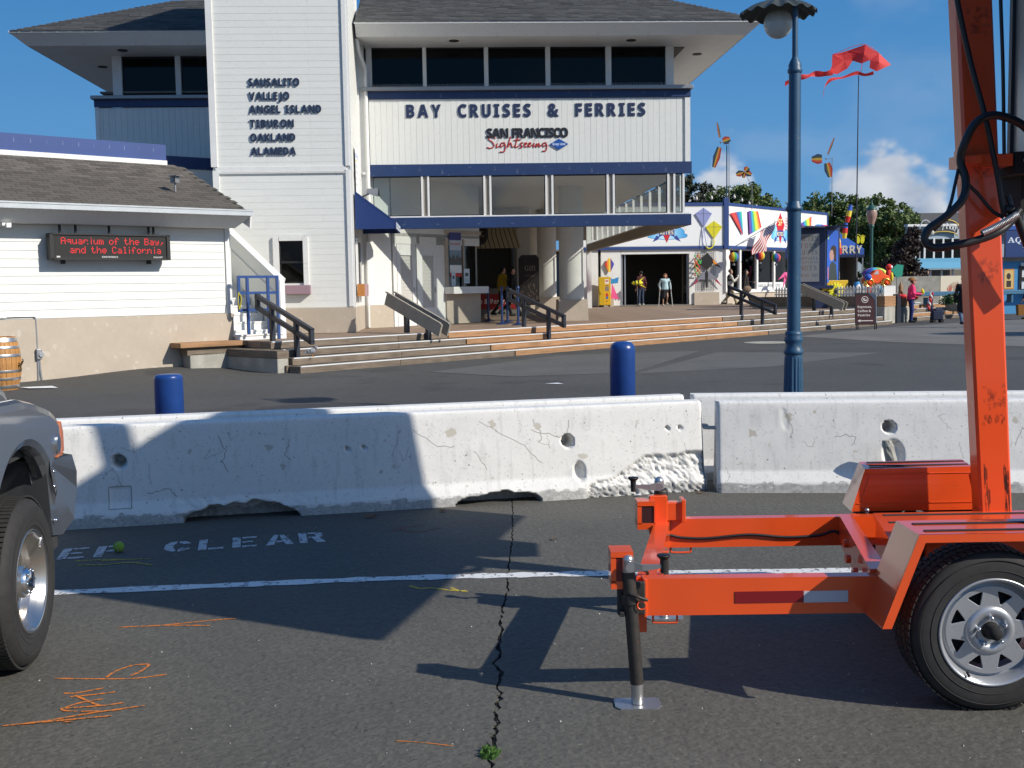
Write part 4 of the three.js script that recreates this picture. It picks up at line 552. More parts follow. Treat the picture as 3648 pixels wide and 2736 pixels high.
// outside stair between the low building and the tower, with its blue gate
{
  const S = thing('outside_stair', 'white outside stair with sloping boarded parapet beside the tower', 'staircase', LBP, LBR), T = M.whiteTrim;
  const wv = [0, 1].map((k) => boxUV(B(1.12, 0.17, 0.03), k, k)), tv = [0, 1].map((k) => boxUV(B(1.12, 0.035, 0.3), k, k));
  for (let i = 0; i < 13; i++) { piece('riser', wv[i % 2], T, S, 0.57, 0.68 + i * 0.175, -0.1 - i * 0.29); piece('tread', tv[i % 2], T, S, 0.57, 0.78 + i * 0.175, -0.22 - i * 0.29); }
  obj('parapet', [prism([[0.0, 0.59], [0.0, 1.84], [-4.2, 4.05], [-4.2, 0.59]], 0.1).rotateY(-Math.PI / 2).translate(1.25, 0, 0)], M.whitePaint, S);
  obj('cap', [bar([1.2, 1.87, 0.06], [1.2, 4.09, -4.2], 0.2, 0.06)], T, S);
  obj('rail_trim', bar([1.14, 1.5, 0.0], [1.14, 3.72, -4.2], 0.03, 0.05), T, S);
  obj('newel', [B(0.15, 1.28, 0.12, 1.17, 1.23, 0.06), B(0.05, 1.28, 0.02, 1.14, 1.23, 0.125)], T, S);
  obj('bottom_step', [B(1.1, 0.09, 0.36, 0.57, 0.64, 0.0), B(1.16, 0.03, 0.4, 0.57, 0.7, 0.0)], T, S);
  const G = thing('stair_gate', 'blue tubular railing gate across the foot of the white stair', 'gate', LBP, LBR); M.gateBlue = std('gateBlue', [0.018, 0.06, 0.21], 0.4);
  for (const y of [1.94, 1.6, 1.24]) obj('rail', B(0.96, 0.055, 0.04, 0.5, y, 0.3), M.gateBlue, G);
  for (const [x, y0] of [[0.03, 1.2], [0.23, 0.72], [0.72, 0.72], [0.95, 0.6]]) obj('bar', B(0.055, 1.96 - y0, 0.055, x, (1.96 + y0) / 2, 0.302), M.gateBlue, G);
  M.ropeYellow = std('ropeYellow', [0.42, 0.36, 0.03], 0.8);
  tag(obj('rope', [pipe([[0, 1.62, 0.34], [0.05, 1.5, 0.35], [0.03, 1.35, 0.35], [0.01, 1.25, 0.34]], 0.014, 20, 6), pipe([[0.0, 1.6, 0.34], [-0.02, 1.45, 0.35], [0.0, 1.27, 0.35]], 0.012, 20, 6)], M.ropeYellow), 'yellow rope coil hanging on the blue gate', 'rope').position.set(...LBP); scene.children[scene.children.length - 1].rotation.y = LBR;
}
// timber bench on a concrete wall and the block at the steps' end
{
  const Bn = thing('timber_bench', 'weathered timber bench top on a concrete wall by the low building', 'bench', LBP, LBR);
  obj('seat_plank', RB(1.5, 0.1, 0.32, 0.012, -0.68, 0.56, 0.36), M.timberNew, Bn); obj('seat_plank', RB(1.48, 0.1, 0.2, 0.012, -0.69, 0.56, 0.11), M.timberNew, Bn);
  obj('apron', B(1.25, 0.16, 0.3, -0.62, 0.43, 0.28), M.timberOld, Bn); obj('plinth', RB(1.18, 0.46, 0.34, 0.02, -0.6, 0.16, 0.26), M.concreteRaw, Bn);
  const K = thing('end_wall', 'short concrete wall capped with timber at the left end of the steps', 'low wall', [-4.232, 0, -21.756], rad(47.26));
  obj('plinth', RB(0.27, 0.33, 2.6, 0.02, 0.015, 0.13, -1.74), M.concreteRaw, K); obj('cap', RB(0.29, 0.16, 2.62, 0.015, 0.015, 0.37, -1.74), M.timberOld, K);
}
// wine barrel with a tap
{
  const b = thing('wine_barrel', 'oak wine barrel with grey hoops and a brass tap by the wall', 'barrel', [-8.88, 0.0, -19.25]);
  M.oak = std('oak', null, 0.6, 0, { map: tile(256, 0.5, (u, v) => { const gr = fbm(u * 30, v * 4, 323, 4, 4), k = 0.6 + 0.8 * gr; return [0.40 * k, 0.19 * k, 0.055 * k]; }) });
  const R = (y) => 0.27 + 0.075 * (1 - Math.pow((y - 0.46) / 0.46, 2));
  for (let i = 0; i < 22; i++) { const a0 = i / 22 * Math.PI * 2, a1 = (i + 0.94) / 22 * Math.PI * 2, rings = []; for (let k = 0; k <= 10; k++) { const y = 0.92 * k / 10, r = R(y), q = (a, rr) => [Math.cos(a) * rr, y, Math.sin(a) * rr]; rings.push([q(a0, r), q((a0 + a1) / 2, r + 0.004), q(a1, r), q(a1, r - 0.03), q(a0, r - 0.03)]); } obj('stave', loft(rings), M.oak, b); }
  for (const [y, h] of [[0.06, 0.06], [0.2, 0.045], [0.33, 0.045], [0.6, 0.05], [0.74, 0.045], [0.87, 0.07]]) obj('hoop', lathe([[R(y - h / 2) - 0.002, y - h / 2], [R(y - h / 2) + 0.008, y - h / 2], [R(y + h / 2) + 0.008, y + h / 2], [R(y + h / 2) - 0.002, y + h / 2]], 36), M.galv, b);
  obj('head', C(0.262, 0.262, 0.03, 0, 0.86, 0, 30), M.oak, b); M.brass = std('brass', [0.16, 0.12, 0.06], 0.4, 0.8);
  obj('tap', [pipe([[0.33, 0.42, 0.05], [0.39, 0.43, 0.06], [0.43, 0.5, 0.06]], 0.016, 16, 8), pipe([[0.38, 0.43, 0.06], [0.39, 0.36, 0.06], [0.375, 0.33, 0.06]], 0.014, 12, 8), rod([0.42, 0.51, 0.02], [0.44, 0.53, 0.1], 0.009)], M.brass, b);
}
// ---------- hand rails on the steps ----------
{
  const SO = [-4.232, 0, -21.756], A = rad(47.26);
  const at = (x, z) => [SO[0] + x * Math.cos(A) + z * Math.sin(A), 0, SO[2] - x * Math.sin(A) + z * Math.cos(A)];
  const dark = (t, lab, zt, zb, yt, yb) => {
    const o = thing('hand_rail', lab, 'hand rail', at(t, 0), A, 'dark hand rails on the steps'), m = M.railBlack, h = 0.255;
    obj('top_rail', bar([0, yt - 0.045, zt], [0, yb - 0.045, zb], 0.09, 0.085), m, o); obj('lower_rail', bar([0, yt - h - 0.03, zt], [0, yb - h - 0.03, zb], 0.09, 0.085), m, o);
    obj('end_bar', B(0.09, h + 0.06, 0.08, 0, yt - h / 2 - 0.03, zt + 0.035), m, o); obj('end_bar', B(0.09, h + 0.06, 0.08, 0, yb - h / 2 - 0.03, zb - 0.035), m, o);
    for (const f of [0.28, 0.72]) { const z = lerp(zt, zb, f), y = lerp(yt, yb, f), base = z < -1.44 ? 0.6 : z < -1.08 ? 0.6 : z < -0.72 ? 0.445 : z < -0.36 ? 0.29 : z < 0 ? 0.14 : 0; obj('post', B(0.09, y - 0.06 - base, 0.085, 0, (y - 0.06 + base) / 2, z), m, o); }
  };
  dark(0.5, 'dark hand rail at the left end of the steps by the blue gate', -1.98, -0.1, 1.585, 0.875);
  dark(8.4, 'dark hand rail in the middle of the steps before the round columns', -2.08, -0.15, 1.605, 0.91);
  dark(18.6, 'dark hand rail on the right steps in front of the kite shop window', -1.7, 0.06, 1.58, 0.94);
  const tan = (t, lab, zt, zb, yt, yb) => {
    const o = thing('board_rail', lab, 'hand rail', at(t, 0), A, 'tan double board rails on the steps');
    for (const x of [-0.13, 0.13]) { obj('board', bar([x, yt - 0.16, zt], [x, yb - 0.16, zb], 0.05, 0.29), M.tanRail, o); obj('edge_strip', bar([x, yt, zt], [x, yb, zb], 0.056, 0.028), M.tanRail, o); }
    for (const f of [0.3, 0.7]) { const z = lerp(zt, zb, f), y = lerp(yt, yb, f), base = z < -1.08 ? 0.6 : z < -0.72 ? 0.445 : z < -0.36 ? 0.29 : 0.14; obj('post', B(0.1, y - 0.02 - base, 0.1, 0, (y - 0.02 + base) / 2, z), M.railBlack, o); }
  };
  tan(4.5, 'tan double board rail on the steps before the white doors', -2.3, -0.45, 1.565, 0.83);
  tan(24.0, 'tan double board rail at the right end of the steps behind the lamp', -1.95, -0.25, 1.58, 0.9);
}
// ---------- bollards ----------
{
  const b = thing('bollard', 'dark blue steel bollard behind the long barrier on the left', 'bollard', [-4.03, 0, -13.0], 0, 'blue bollards');
  obj('post', lathe([[0, 0], [0.165, 0], [0.165, 0.62], [0.163, 0.645], [0.155, 0.66], [0.135, 0.672], [0.1, 0.677], [0, 0.678]], 40), M.bollardBlue, b);
  const c = thing('bollard', 'taller blue round-topped bollard in front of the brown steps', 'bollard', [1.5, 0, -15], 0, 'blue bollards');
  obj('post', lathe([[0, 0], [0.172, 0], [0.172, 0.76], [0.168, 0.79], [0.15, 0.83], [0.115, 0.858], [0.06, 0.872], [0, 0.875]], 40), M.bollardBlue, c);
}
// ---------- the teal lamp post ----------
{
  const L = thing('street_lamp', 'tall teal lamp post with fluted base and globe under a ruffled shade', 'street lamp', [3.305, 0, -13]), m = M.tealPost;
  obj('pole', lathe([[0.1, 0], [0.1, 0.78], [0.078, 0.8], [0.078, 2.44], [0.072, 2.46], [0.068, 4.02], [0.045, 4.1], [0.033, 4.16], [0.031, 5.3], [0, 5.3]], 36), m, L);
  obj('fluted_base', (() => { const rings = [], n = 64; for (const [y, r] of [[0, 0.112], [0.3, 0.11], [0.74, 0.1], [0.78, 0.092]]) rings.push(Array.from({ length: n }, (_, i) => { const a = i / n * Math.PI * 2, k = r * (1 + 0.05 * Math.cos(a * 16)); return [Math.cos(a) * k, y, -Math.sin(a) * k]; })); return loft(rings, false, true); })(), m, L);
  obj('collar', lathe([[0.08, 0.77], [0.11, 0.79], [0.115, 0.82], [0.1, 0.85], [0.085, 0.9], [0.105, 0.94], [0.108, 0.97], [0.095, 0.995], [0.1, 1.02], [0.098, 1.045], [0.075, 1.06]], 36), m, L);
  obj('collar', lathe([[0.07, 2.43], [0.1, 2.46], [0.1, 2.485], [0.085, 2.5], [0.075, 2.55], [0.06, 2.58]], 36), m, L);
  obj('collar', lathe([[0.06, 4.0], [0.082, 4.02], [0.084, 4.05], [0.07, 4.075], [0.075, 4.1], [0.06, 4.14], [0.03, 4.2]], 36), m, L);
  obj('arm', pipe([[0, 5.2, 0], [-0.06, 5.3, -0.1], [-0.13, 5.28, -0.2], [-0.135, 5.1, -0.25]], 0.022, 24, 10), m, L);
  M.shade = std('shade', [0.055, 0.065, 0.06], 0.5, 0.2); M.shade.side = THREE.DoubleSide;
  { const n = 96, r0 = 0.06, r1 = 0.44, pos = [], P = (i, t) => { const a = i / n * Math.PI * 2, r = lerp(r0, r1, t), w = 0.02 * t * Math.cos(a * 16); return [Math.cos(a) * r - 0.135, 4.88 - 0.14 * t * t + w, Math.sin(a) * r - 0.25]; }; for (let k = 0; k < 6; k++) for (let i = 0; i < n; i++) { const a = P(i, k / 6), b = P(i + 1, k / 6), c = P(i + 1, (k + 1) / 6), d = P(i, (k + 1) / 6); pos.push(...a, ...c, ...b, ...a, ...d, ...c); } const g = new THREE.BufferGeometry(); g.setAttribute('position', new THREE.Float32BufferAttribute(pos, 3)); obj('lamp_shade', smooth(g), M.shade, L); }
  obj('neck', C(0.07, 0.05, 0.22, -0.135, 4.88, -0.25, 20), M.shade, L);
  M.globe = phys('globe', [0.62, 0.62, 0.58], { roughness: 0.25, transmission: 0.25, thickness: 0 });
  obj('globe', new THREE.SphereGeometry(0.165, 30, 22).scale(1, 1.05, 1).translate(-0.135, 4.63, -0.25), M.globe, L);
}
// ---------- concrete barriers ----------
const barrierTex = (len, seed, o) => canvasTex(2048, 256, (c, w, h) => {
  const r = rng(seed), X = (m) => m / len * w, Y = (m) => h - m / 0.74 * h, id = c.createImageData ? c.createImageData(w, h) : c.getImageData(0, 0, w, h);
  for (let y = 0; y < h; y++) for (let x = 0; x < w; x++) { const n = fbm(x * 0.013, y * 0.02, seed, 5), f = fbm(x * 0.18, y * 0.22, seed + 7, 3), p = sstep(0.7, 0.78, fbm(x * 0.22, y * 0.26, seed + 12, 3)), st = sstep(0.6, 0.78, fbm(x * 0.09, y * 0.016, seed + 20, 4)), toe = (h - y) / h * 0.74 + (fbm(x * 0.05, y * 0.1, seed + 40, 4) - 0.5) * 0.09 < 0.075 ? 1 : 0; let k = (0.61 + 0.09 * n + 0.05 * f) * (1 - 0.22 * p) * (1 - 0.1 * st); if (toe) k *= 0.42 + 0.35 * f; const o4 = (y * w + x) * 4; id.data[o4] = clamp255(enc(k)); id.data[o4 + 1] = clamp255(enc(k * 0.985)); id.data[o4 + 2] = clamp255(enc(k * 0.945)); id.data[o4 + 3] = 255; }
  c.putImageData(id, 0, 0);
  const crack = (pts, wd = 1.1) => { c.strokeStyle = '#6b665c'; c.lineWidth = wd; c.beginPath(); pts.forEach(([x, y], i) => { const jx = X(x), jy = Y(y); if (!i) c.moveTo(jx, jy); else { const [px, py] = pts[i - 1]; for (let k = 1; k <= 5; k++) c.lineTo(X(lerp(px, x, k / 5)) + (r() - 0.5) * 7, Y(lerp(py, y, k / 5)) + (r() - 0.5) * 7); } }); c.stroke(); };
  const chip = (x, y, s, col) => { c.fillStyle = col; c.beginPath(); for (let i = 0; i < 9; i++) { const a = i / 9 * 6.28, k = s * (0.5 + 0.8 * r()); c.lineTo(X(x + Math.cos(a) * k), Y(y + Math.sin(a) * k * 0.9)); } c.fill(); };
  (o.cracks || []).forEach((p) => crack(p)); (o.chips || []).forEach((p) => chip(...p, '#b9b3a8'));
  for (let i = 0; i < 120; i++) chip(r() * len, 0.1 + 0.6 * r(), 0.002 + 0.0045 * r(), '#77726a');
  for (let i = 0; i < 20; i++) chip(r() * len, 0.1 + 0.6 * r(), 0.006 + 0.012 * r(), '#c4bfb5');
  for (let i = 0; i < 16; i++) { const x = r() * len, y = 0.15 + 0.5 * r(); crack([[x, y], [x + (r() - 0.5) * 0.12, y - 0.1 * r()], [x + (r() - 0.5) * 0.2, y - 0.2 * r()]], 0.7); }
  (o.squares || []).forEach(([x, y, s]) => { c.strokeStyle = '#77736c'; c.lineWidth = 1.5; c.strokeRect(X(x - s / 2), Y(y + s / 2), X(s), Y(0) - Y(s)); });
});
// front view grid with real dents, holes and bites; local x along the barrier, +z to the viewer
function barrierGeo(len, dent) {
  const D = 0.0135, prof = [[0.0, 0.0], [0.004, 0.08], [0.055, 0.17], [0.115, 0.655], [0.122, 0.69], [0.137, 0.705]]; // [inset from front, y]
  const seg = []; for (let i = 0; i < prof.length - 1; i++) { const a = prof[i], b = prof[i + 1], L = Math.hypot(b[0] - a[0], b[1] - a[1]), n = Math.max(1, Math.round(L / D)); for (let k = 0; k < n; k++) seg.push([lerp(a[0], b[0], k / n), lerp(a[1], b[1], k / n)]); } seg.push(prof[prof.length - 1]);
  const nx = Math.round(len / D), pos = [], uv = [], idx = [], W = 0.4;
  for (let i = 0; i <= nx; i++) for (let j = 0; j < seg.length; j++) { const x = len * i / nx, [ins, y] = seg[j], e = Math.min(x, len - x), round = e < 0.03 ? 0.03 - Math.sqrt(Math.max(0, 0.0009 - (0.03 - e) ** 2)) : 0; const d = dent ? dent(x, y) : 0; pos.push(x, y, W / 2 - ins - d - round); uv.push(x / len, y / 0.74); }
  const m = seg.length; for (let i = 0; i < nx; i++) for (let j = 0; j < m - 1; j++) { const a = i * m + j; idx.push(a, a + m, a + 1, a + m, a + m + 1, a + 1); }
  const f = new THREE.BufferGeometry(); f.setAttribute('position', new THREE.Float32BufferAttribute(pos, 3)); f.setAttribute('uv', new THREE.Float32BufferAttribute(uv, 2)); f.setIndex(idx); f.computeVertexNormals();
  const tz = W / 2 - 0.137, fl = (g, v0, v1) => { g = flat(g); const p = g.attributes.position, u = g.attributes.uv; for (let i = 0; i < p.count; i++) u.setXY(i, p.getX(i) / len, lerp(v0, v1, 0.5)); return g; };
  const back = loft([[0, 1, 2, 3].map((k) => [0, [0, 0.08, 0.17, 0.69][k], -W / 2 + [0, 0.004, 0.055, 0.122][k]]).concat([[0, 0.705, -tz]]), [0, 1, 2, 3].map((k) => [len, [0, 0.08, 0.17, 0.69][k], -W / 2 + [0, 0.004, 0.055, 0.122][k]]).concat([[len, 0.705, -tz]])], false, false);
  const topG = quad([0, 0.705, tz], [len, 0.705, tz], [len, 0.705, -tz], [0, 0.705, -tz]);
  const endP = [[W / 2 - 0.03, 0], [W / 2 - 0.034, 0.08], [W / 2 - 0.085, 0.17], [W / 2 - 0.15, 0.69], [tz, 0.705], [-tz, 0.705], [-W / 2 + 0.122, 0.69], [-W / 2 + 0.055, 0.17], [-W / 2 + 0.004, 0.08], [-W / 2, 0]];
  const cap = (x, flip) => { const g = new THREE.ShapeGeometry(new THREE.Shape(endP.map((p) => new THREE.Vector2(p[0], p[1])))); g.rotateY(-Math.PI / 2); g.translate(x, 0, 0); return g; };
  const bg = boxUV(back), cg = [cap(0), cap(len)];
  for (const g of [bg, ...cg]) { const p = g.attributes.position, u = g.attributes.uv; for (let i = 0; i < p.count; i++) u.setXY(i, 0.1 + p.getX(i) / len * 0.8 + p.getZ(i) * 0.1, 0.2 + p.getY(i)); }
  { const u = topG.attributes.uv; for (let i = 0; i < u.count; i++) u.setXY(i, u.getX(i), 0.93 + 0.05 * u.getY(i)); }
  return [f, bg, topG, ...cg];
}
{
  const rough = (x, y, s) => fbm(x * 26, y * 26, s, 4) - 0.5;
  const ring = (x, y, cx, cy, r) => sstep(r + 0.004, r - 0.009, Math.hypot(x - cx, y - cy));
  const bite = (x, y, x0, x1, hgt, s) => { const t = (x - x0) / (x1 - x0); if (t < 0 || t > 1) return 0; const hh = hgt * Math.pow(Math.sin(Math.PI * t), 0.5) * (0.55 + 0.9 * fbm(x * 7, 1, s, 3)); return 0.2 * sstep(hh + 0.012, hh - 0.012, y); };
  const bump = (x, y, s) => 0.003 * rough(x * 0.3, y * 0.3, s) + 0.0005 * rough(x * 3, y * 3, s + 3);
  // near barrier, left: 6 m, its right end at (1.525, -8.6)
  const L = 6.1, toL = (p) => L - p;                                  // distances from the right end
  const px2 = (px) => L - (1530 - px) / 1400 * 4.69 * (1 + (1530 - px) / 1400 * 0.0) ;
  const dentA = (x, y) => {
    let d = bump(x, y, 3) + 0.16 * ring(x, y, 4.985, 0.44, 0.046) + 0.16 * ring(x, y, 1.72, 0.45, 0.043);
    for (const [a, b] of [[3.31, 0.46], [3.43, 0.465], [5.8, 0.505], [5.9, 0.503]]) d += 0.05 * ring(x, y, a, b, 0.014);
    d += bite(x, y, 2.15, 2.95, 0.125, 5) + bite(x, y, 4.1, 4.75, 0.085, 6);
    const edge = 0.09 + 0.22 * sstep(5.05, 5.75, x) + 0.1 * (fbm(x * 5, 4, 8, 4) - 0.5), sp = sstep(edge + 0.012, edge - 0.012, y) * sstep(5.08, 5.14, x); d += sp * (0.02 + 0.075 * Math.abs(rough(x * 1.5, y * 1.5, 17)) + 0.05 * Math.max(0, rough(x * 2.4, y * 2.4, 27)) + 0.03 * rough(x * 0.35, y * 0.35, 19));
    const rag = sstep(0.2, 0.1, y) * sstep(1.9, 2.2, x) * sstep(3.1, 2.85, x); d += rag * 0.035 * Math.max(0, rough(x, y, 23) + 0.2);
    const cav = Math.hypot((x - 5.07) / 0.045, (y - 0.205) / 0.08); d += 0.06 * sstep(1.1, 0.6, cav);
    d += 0.008 * (sstep(0.0, 0.006, 0.075 - Math.max(Math.abs(x - 1.72), Math.abs(y - 0.2)))) ;
    return d;
  };
  const place = (o, x1, z1, ang, len) => { o.position.set(x1 - Math.cos(ang) * len / 2 * 0, 0, z1); o.rotation.y = ang; };
  M.barrierA = std('barrierA', null, 0.82, 0, { map: barrierTex(L, 401, { cracks: [[[2.4, 0.6], [2.45, 0.5], [2.42, 0.42], [2.47, 0.34]], [[2.9, 0.55], [2.86, 0.45], [2.9, 0.4]], [[4.3, 0.62], [4.5, 0.5], [4.65, 0.42], [4.78, 0.28]], [[4.72, 0.62], [4.78, 0.5], [4.76, 0.44]], [[3.8, 0.58], [3.95, 0.46], [4.1, 0.44]], [[4.25, 0.4], [4.35, 0.26]], [[5.0, 0.6], [4.99, 0.49]], [[4.7, 0.54], [4.93, 0.48]], [[1.9, 0.22], [2.05, 0.24], [2.1, 0.18]]], chips: [[4.08, 0.54, 0.04], [4.4, 0.6, 0.03], [4.75, 0.56, 0.03], [2.75, 0.5, 0.03], [2.85, 0.36, 0.025], [2.2, 0.5, 0.02], [3.55, 0.28, 0.02], [5.1, 0.32, 0.04]], squares: [[1.72, 0.2, 0.15]] }) });
  const a = thing('concrete_barrier', 'long white concrete barrier with broken foot and cracks, half in shadow', 'concrete barrier', [1.482 - 0.9755 * L, 0, -8.797 + 0.22 * L], Math.asin(0.22), 'white concrete barriers');
  obj('block', barrierGeo(L, dentA), M.barrierA, a, true); M.loop = std('loop', [0.42, 0.42, 0.4], 0.5, 0.6);
  obj('joint_loop', [pipe([[L - 0.02, 0.5, 0.04], [L + 0.06, 0.5, 0.03], [L + 0.06, 0.5, -0.03], [L - 0.02, 0.5, -0.04]], 0.01, 16, 8)], M.loop, a);
  // near barrier, right
  const R = 6.0;
  const dentB = (x, y) => { let d = bump(x, y, 33) + 0.16 * ring(x, y, 1.31, 0.5, 0.045); d += 0.05 * sstep(1.15, 0.7, Math.hypot((x - 1.34) / 0.075, (y - 0.29) / 0.11)); d += 0.004 * sstep(1, 0.85, Math.hypot((x - 0.52) / 0.03, (y - 0.565 + (x - 0.52) * 1.2) / 0.085)); d += bite(x, y, 2.3, 2.75, 0.11, 44); return d; };
  M.barrierB = std('barrierB', null, 0.82, 0, { map: barrierTex(R, 431, { cracks: [[[0.52, 0.62], [0.58, 0.5], [0.56, 0.42]], [[0.9, 0.42], [0.98, 0.45], [1.05, 0.42], [1.04, 0.36]], [[2.3, 0.5], [2.25, 0.35]]], chips: [[0.55, 0.58, 0.035], [0.27, 0.46, 0.04], [2.25, 0.55, 0.03], [0.75, 0.62, 0.015]], squares: [] }) });
  const b = thing('concrete_barrier', 'white concrete barrier behind the orange trailer with a log in its pocket', 'concrete barrier', [1.604, 0, -8.72], -rad(5.2), 'white concrete barriers');
  obj('block', barrierGeo(R, dentB), M.barrierB, b, true); obj('joint_loop', [pipe([[0.02, 0.49, 0.04], [-0.08, 0.49, 0.03], [-0.08, 0.49, -0.03], [0.02, 0.49, -0.04]], 0.01, 16, 8)], M.loop, b);
  // second row behind them
  M.barrierC = std('barrierC', null, 0.82, 0, { map: barrierTex(6.1, 461, { cracks: [], chips: [], squares: [] }) });
  const geoC = barrierGeo(6.1, (x, y) => bump(x, y, 53));
  const c = thing('concrete_barrier', 'rear white barrier showing only its top behind the cracked one', 'concrete barrier', [1.42 - 0.9755 * 6.1, 0, -9.27 + 0.22 * 6.1], Math.asin(0.22), 'white concrete barriers');
  obj('block', geoC, M.barrierC, c, true);
  const d = thing('concrete_barrier', 'rear white barrier showing through the gap behind the trailer', 'concrete barrier', [1.5, 0, -9.3], -rad(5.2), 'white concrete barriers');
  obj('block', geoC.map((g) => g.clone()), M.barrierC, d, true);
  // the log
  M.drift = std('drift', null, 0.9, 0, { map: tile(128, 0.2, (u, v) => { const k = 0.34 * (0.55 + 0.8 * fbm(u * 24, v * 3, 341, 4, 3)); return [k, k * 0.96, k * 0.86]; }) });
  const lg = tag(obj('log', [(() => { const rings = [], r = rng(6); for (let k = 0; k <= 6; k++) { const t = k / 6; rings.push(Array.from({ length: 14 }, (_, i) => { const q = i / 14 * Math.PI * 2, rr = 0.038 * (0.9 + 0.25 * r()) * (k === 6 ? 0.75 : 1); return [Math.cos(q) * rr * 1.1 - 0.07 * t, t * 0.26, Math.sin(q) * rr + 0.03 * t]; })); } return loft(rings); })()], M.drift), 'grey broken log stub leaning in the pocket of the right barrier', 'log'); lg.position.set(2.9, 0.16, -8.37);
}
// ---------- the orange sign trailer ----------
{
  const t = thing('sign_trailer', 'orange message sign trailer with jack legs, fenders and tall mast', 'trailer', [0.467, 0, -4.23]), m = M.orange, bk = M.black;
  // side rails (local z is minus the distance beyond the near rail)
  obj('rail', [bar([0.03, 0.419, -0.005], [3.2, 0.405, -0.005], 0.06, 0.145)], m, t);
  obj('rail', [bar([0.27, 0.424, -1.085], [3.3, 0.414, -1.085], 0.06, 0.14)], m, t);
  obj('end_plate', [RB(0.012, 0.15, 0.075, 0.003, 0.034, 0.417, -0.004), RB(0.035, 0.22, 0.012, 0.003, 0.03, 0.37, -0.045)], m, t);
  M.reflRed = std('reflRed', [0.20, 0.008, 0.012], 0.35); M.reflWhite = std('reflWhite', [0.46, 0.47, 0.5], 0.4);
  obj('reflector', B(0.266, 0.045, 0.002, 0.513, 0.413, 0.0265), M.reflRed, t); obj('reflector', B(0.171, 0.045, 0.002, 0.7315, 0.411, 0.0265), M.reflWhite, t);
  obj('tie_loop', pipe([[0.067, 0.345, 0.0], [0.067, 0.318, 0.0], [0.074, 0.311, 0.0], [0.154, 0.31, 0.0], [0.16, 0.317, 0.0], [0.16, 0.345, 0.0]], 0.0045, 40, 8), m, t);
  obj('tie_loop', pipe([[0.29, 0.366, -1.07], [0.29, 0.335, -1.07], [0.297, 0.327, -1.07], [0.378, 0.326, -1.07], [0.386, 0.335, -1.07], [0.386, 0.366, -1.07]], 0.005, 40, 8), m, t);
  // rear cross member and the upright at its far end
  const xm = obj('cross_member', [slab([[0.005, -0.02], [0.082, -0.02], [0.285, -1.06], [0.212, -1.06]], 0.125, 0.362)], m, t);
  for (const [x, z] of [[0.10, -0.12], [0.135, -0.3]]) obj('bolt', new THREE.SphereGeometry(0.014, 12, 8).translate(x, 0.445, z), m, xm);
  obj('upright', [RB(0.088, 0.19, 0.05, 0.006, 0.225, 0.52, -1.05)], m, t); obj('jack_bracket', [RB(0.12, 0.09, 0.06, 0.006, 0.29, 0.535, -1.06), RB(0.02, 0.11, 0.09, 0.004, 0.345, 0.54, -1.06)], m, t);
  // lamp boxes with red lenses
  M.lensRed = phys('lensRed', [0.16, 0.006, 0.008], { roughness: 0.25, clearcoat: 0.6 }); M.lensDark = std('lensDark', [0.035, 0.012, 0.012], 0.4);
  const lamp = (x, y, z, w, h, d, lens) => { const o = obj('lamp_box', [B(w, 0.022, d, x, y + h / 2 - 0.011, z), B(w, 0.03, d, x, y - h / 2 + 0.015, z), B(0.02, h - 0.052, d, x - w / 2 + 0.01, y, z), B(0.006, h - 0.05, d, x + w / 2 - 0.003, y, z), B(w - 0.03, h - 0.05, 0.012, x, y, z - d / 2 + 0.006)], m, t); obj('lens', [B(w - 0.028, h - 0.055, 0.02, x + 0.007, y + 0.0, z + d / 2 - 0.016)], lens, o); return o; };
  const l1 = lamp(-0.058, 0.535, 0.005, 0.086, 0.145, 0.11, M.lensRed); obj('lens_block', B(0.015, 0.02, 0.01, -0.045, 0.54, 0.05), bk, l1);
  const l2 = lamp(0.16, 0.532, -1.02, 0.085, 0.135, 0.11, M.lensDark); M.ringGold = std('ringGold', [0.2, 0.15, 0.09], 0.5, 0.4); obj('lens_ring', new THREE.TorusGeometry(0.026, 0.0035, 8, 26).translate(0.165, 0.54, -0.982), M.ringGold, l2);
  // near jack
  M.jackBlack = std('jackBlack', null, 0.55, 0.1, { map: tile(256, 0.25, worn([0.035, 0.031, 0.028], 0.35, 503, [0.09, 0.04, 0.02], 0.8)) });
  M.silver = std('silver', [0.55, 0.55, 0.55], 0.3, 0.85);
  const jack = (x0, x1, z, yt, near) => {
    const j = obj('jack_tube', [rod([x1, 0.09, z], [x0, yt, z], 0.026, 0.026, 28), rod([lerp(x1, x0, 0.72), lerp(0.09, yt, 0.72), z], [lerp(x1, x0, 0.8), lerp(0.09, yt, 0.8), z], 0.034, 0.034, 28)], M.jackBlack, t);
    obj('inner_tube', rod([x1 + 0.001, 0.012, z], [x1, 0.11, z], 0.0235, 0.0235, 26), M.silver, t);
    obj('foot_plate', [slab([[-0.088, 0.03], [-0.07, 0.055], [0.07, 0.055], [0.088, 0.03], [0.088, -0.045], [0.075, -0.058], [-0.07, -0.058], [-0.088, -0.045]].map(([a, b]) => [x1 + a + 0.002, z + b]).reverse(), 0.006, 0.004)], M.galv, t);
    return j;
  };
  const j1 = jack(-0.034, -0.004, 0.055, 0.53, true);
  obj('mount', [RB(0.108, 0.13, 0.02, 0.006, -0.022, 0.42, 0.034), RB(0.02, 0.02, 0.05, 0.004, -0.06, 0.366, 0.045)], M.jackBlack, j1); obj('lock_ring', new THREE.TorusGeometry(0.016, 0.003, 8, 22).translate(0.012, 0.405, 0.085), m, j1); obj('pull_pin', pipe([[-0.03, 0.45, 0.085], [0.0, 0.44, 0.095], [0.035, 0.425, 0.085]], 0.006, 16, 8), M.jackBlack, j1);
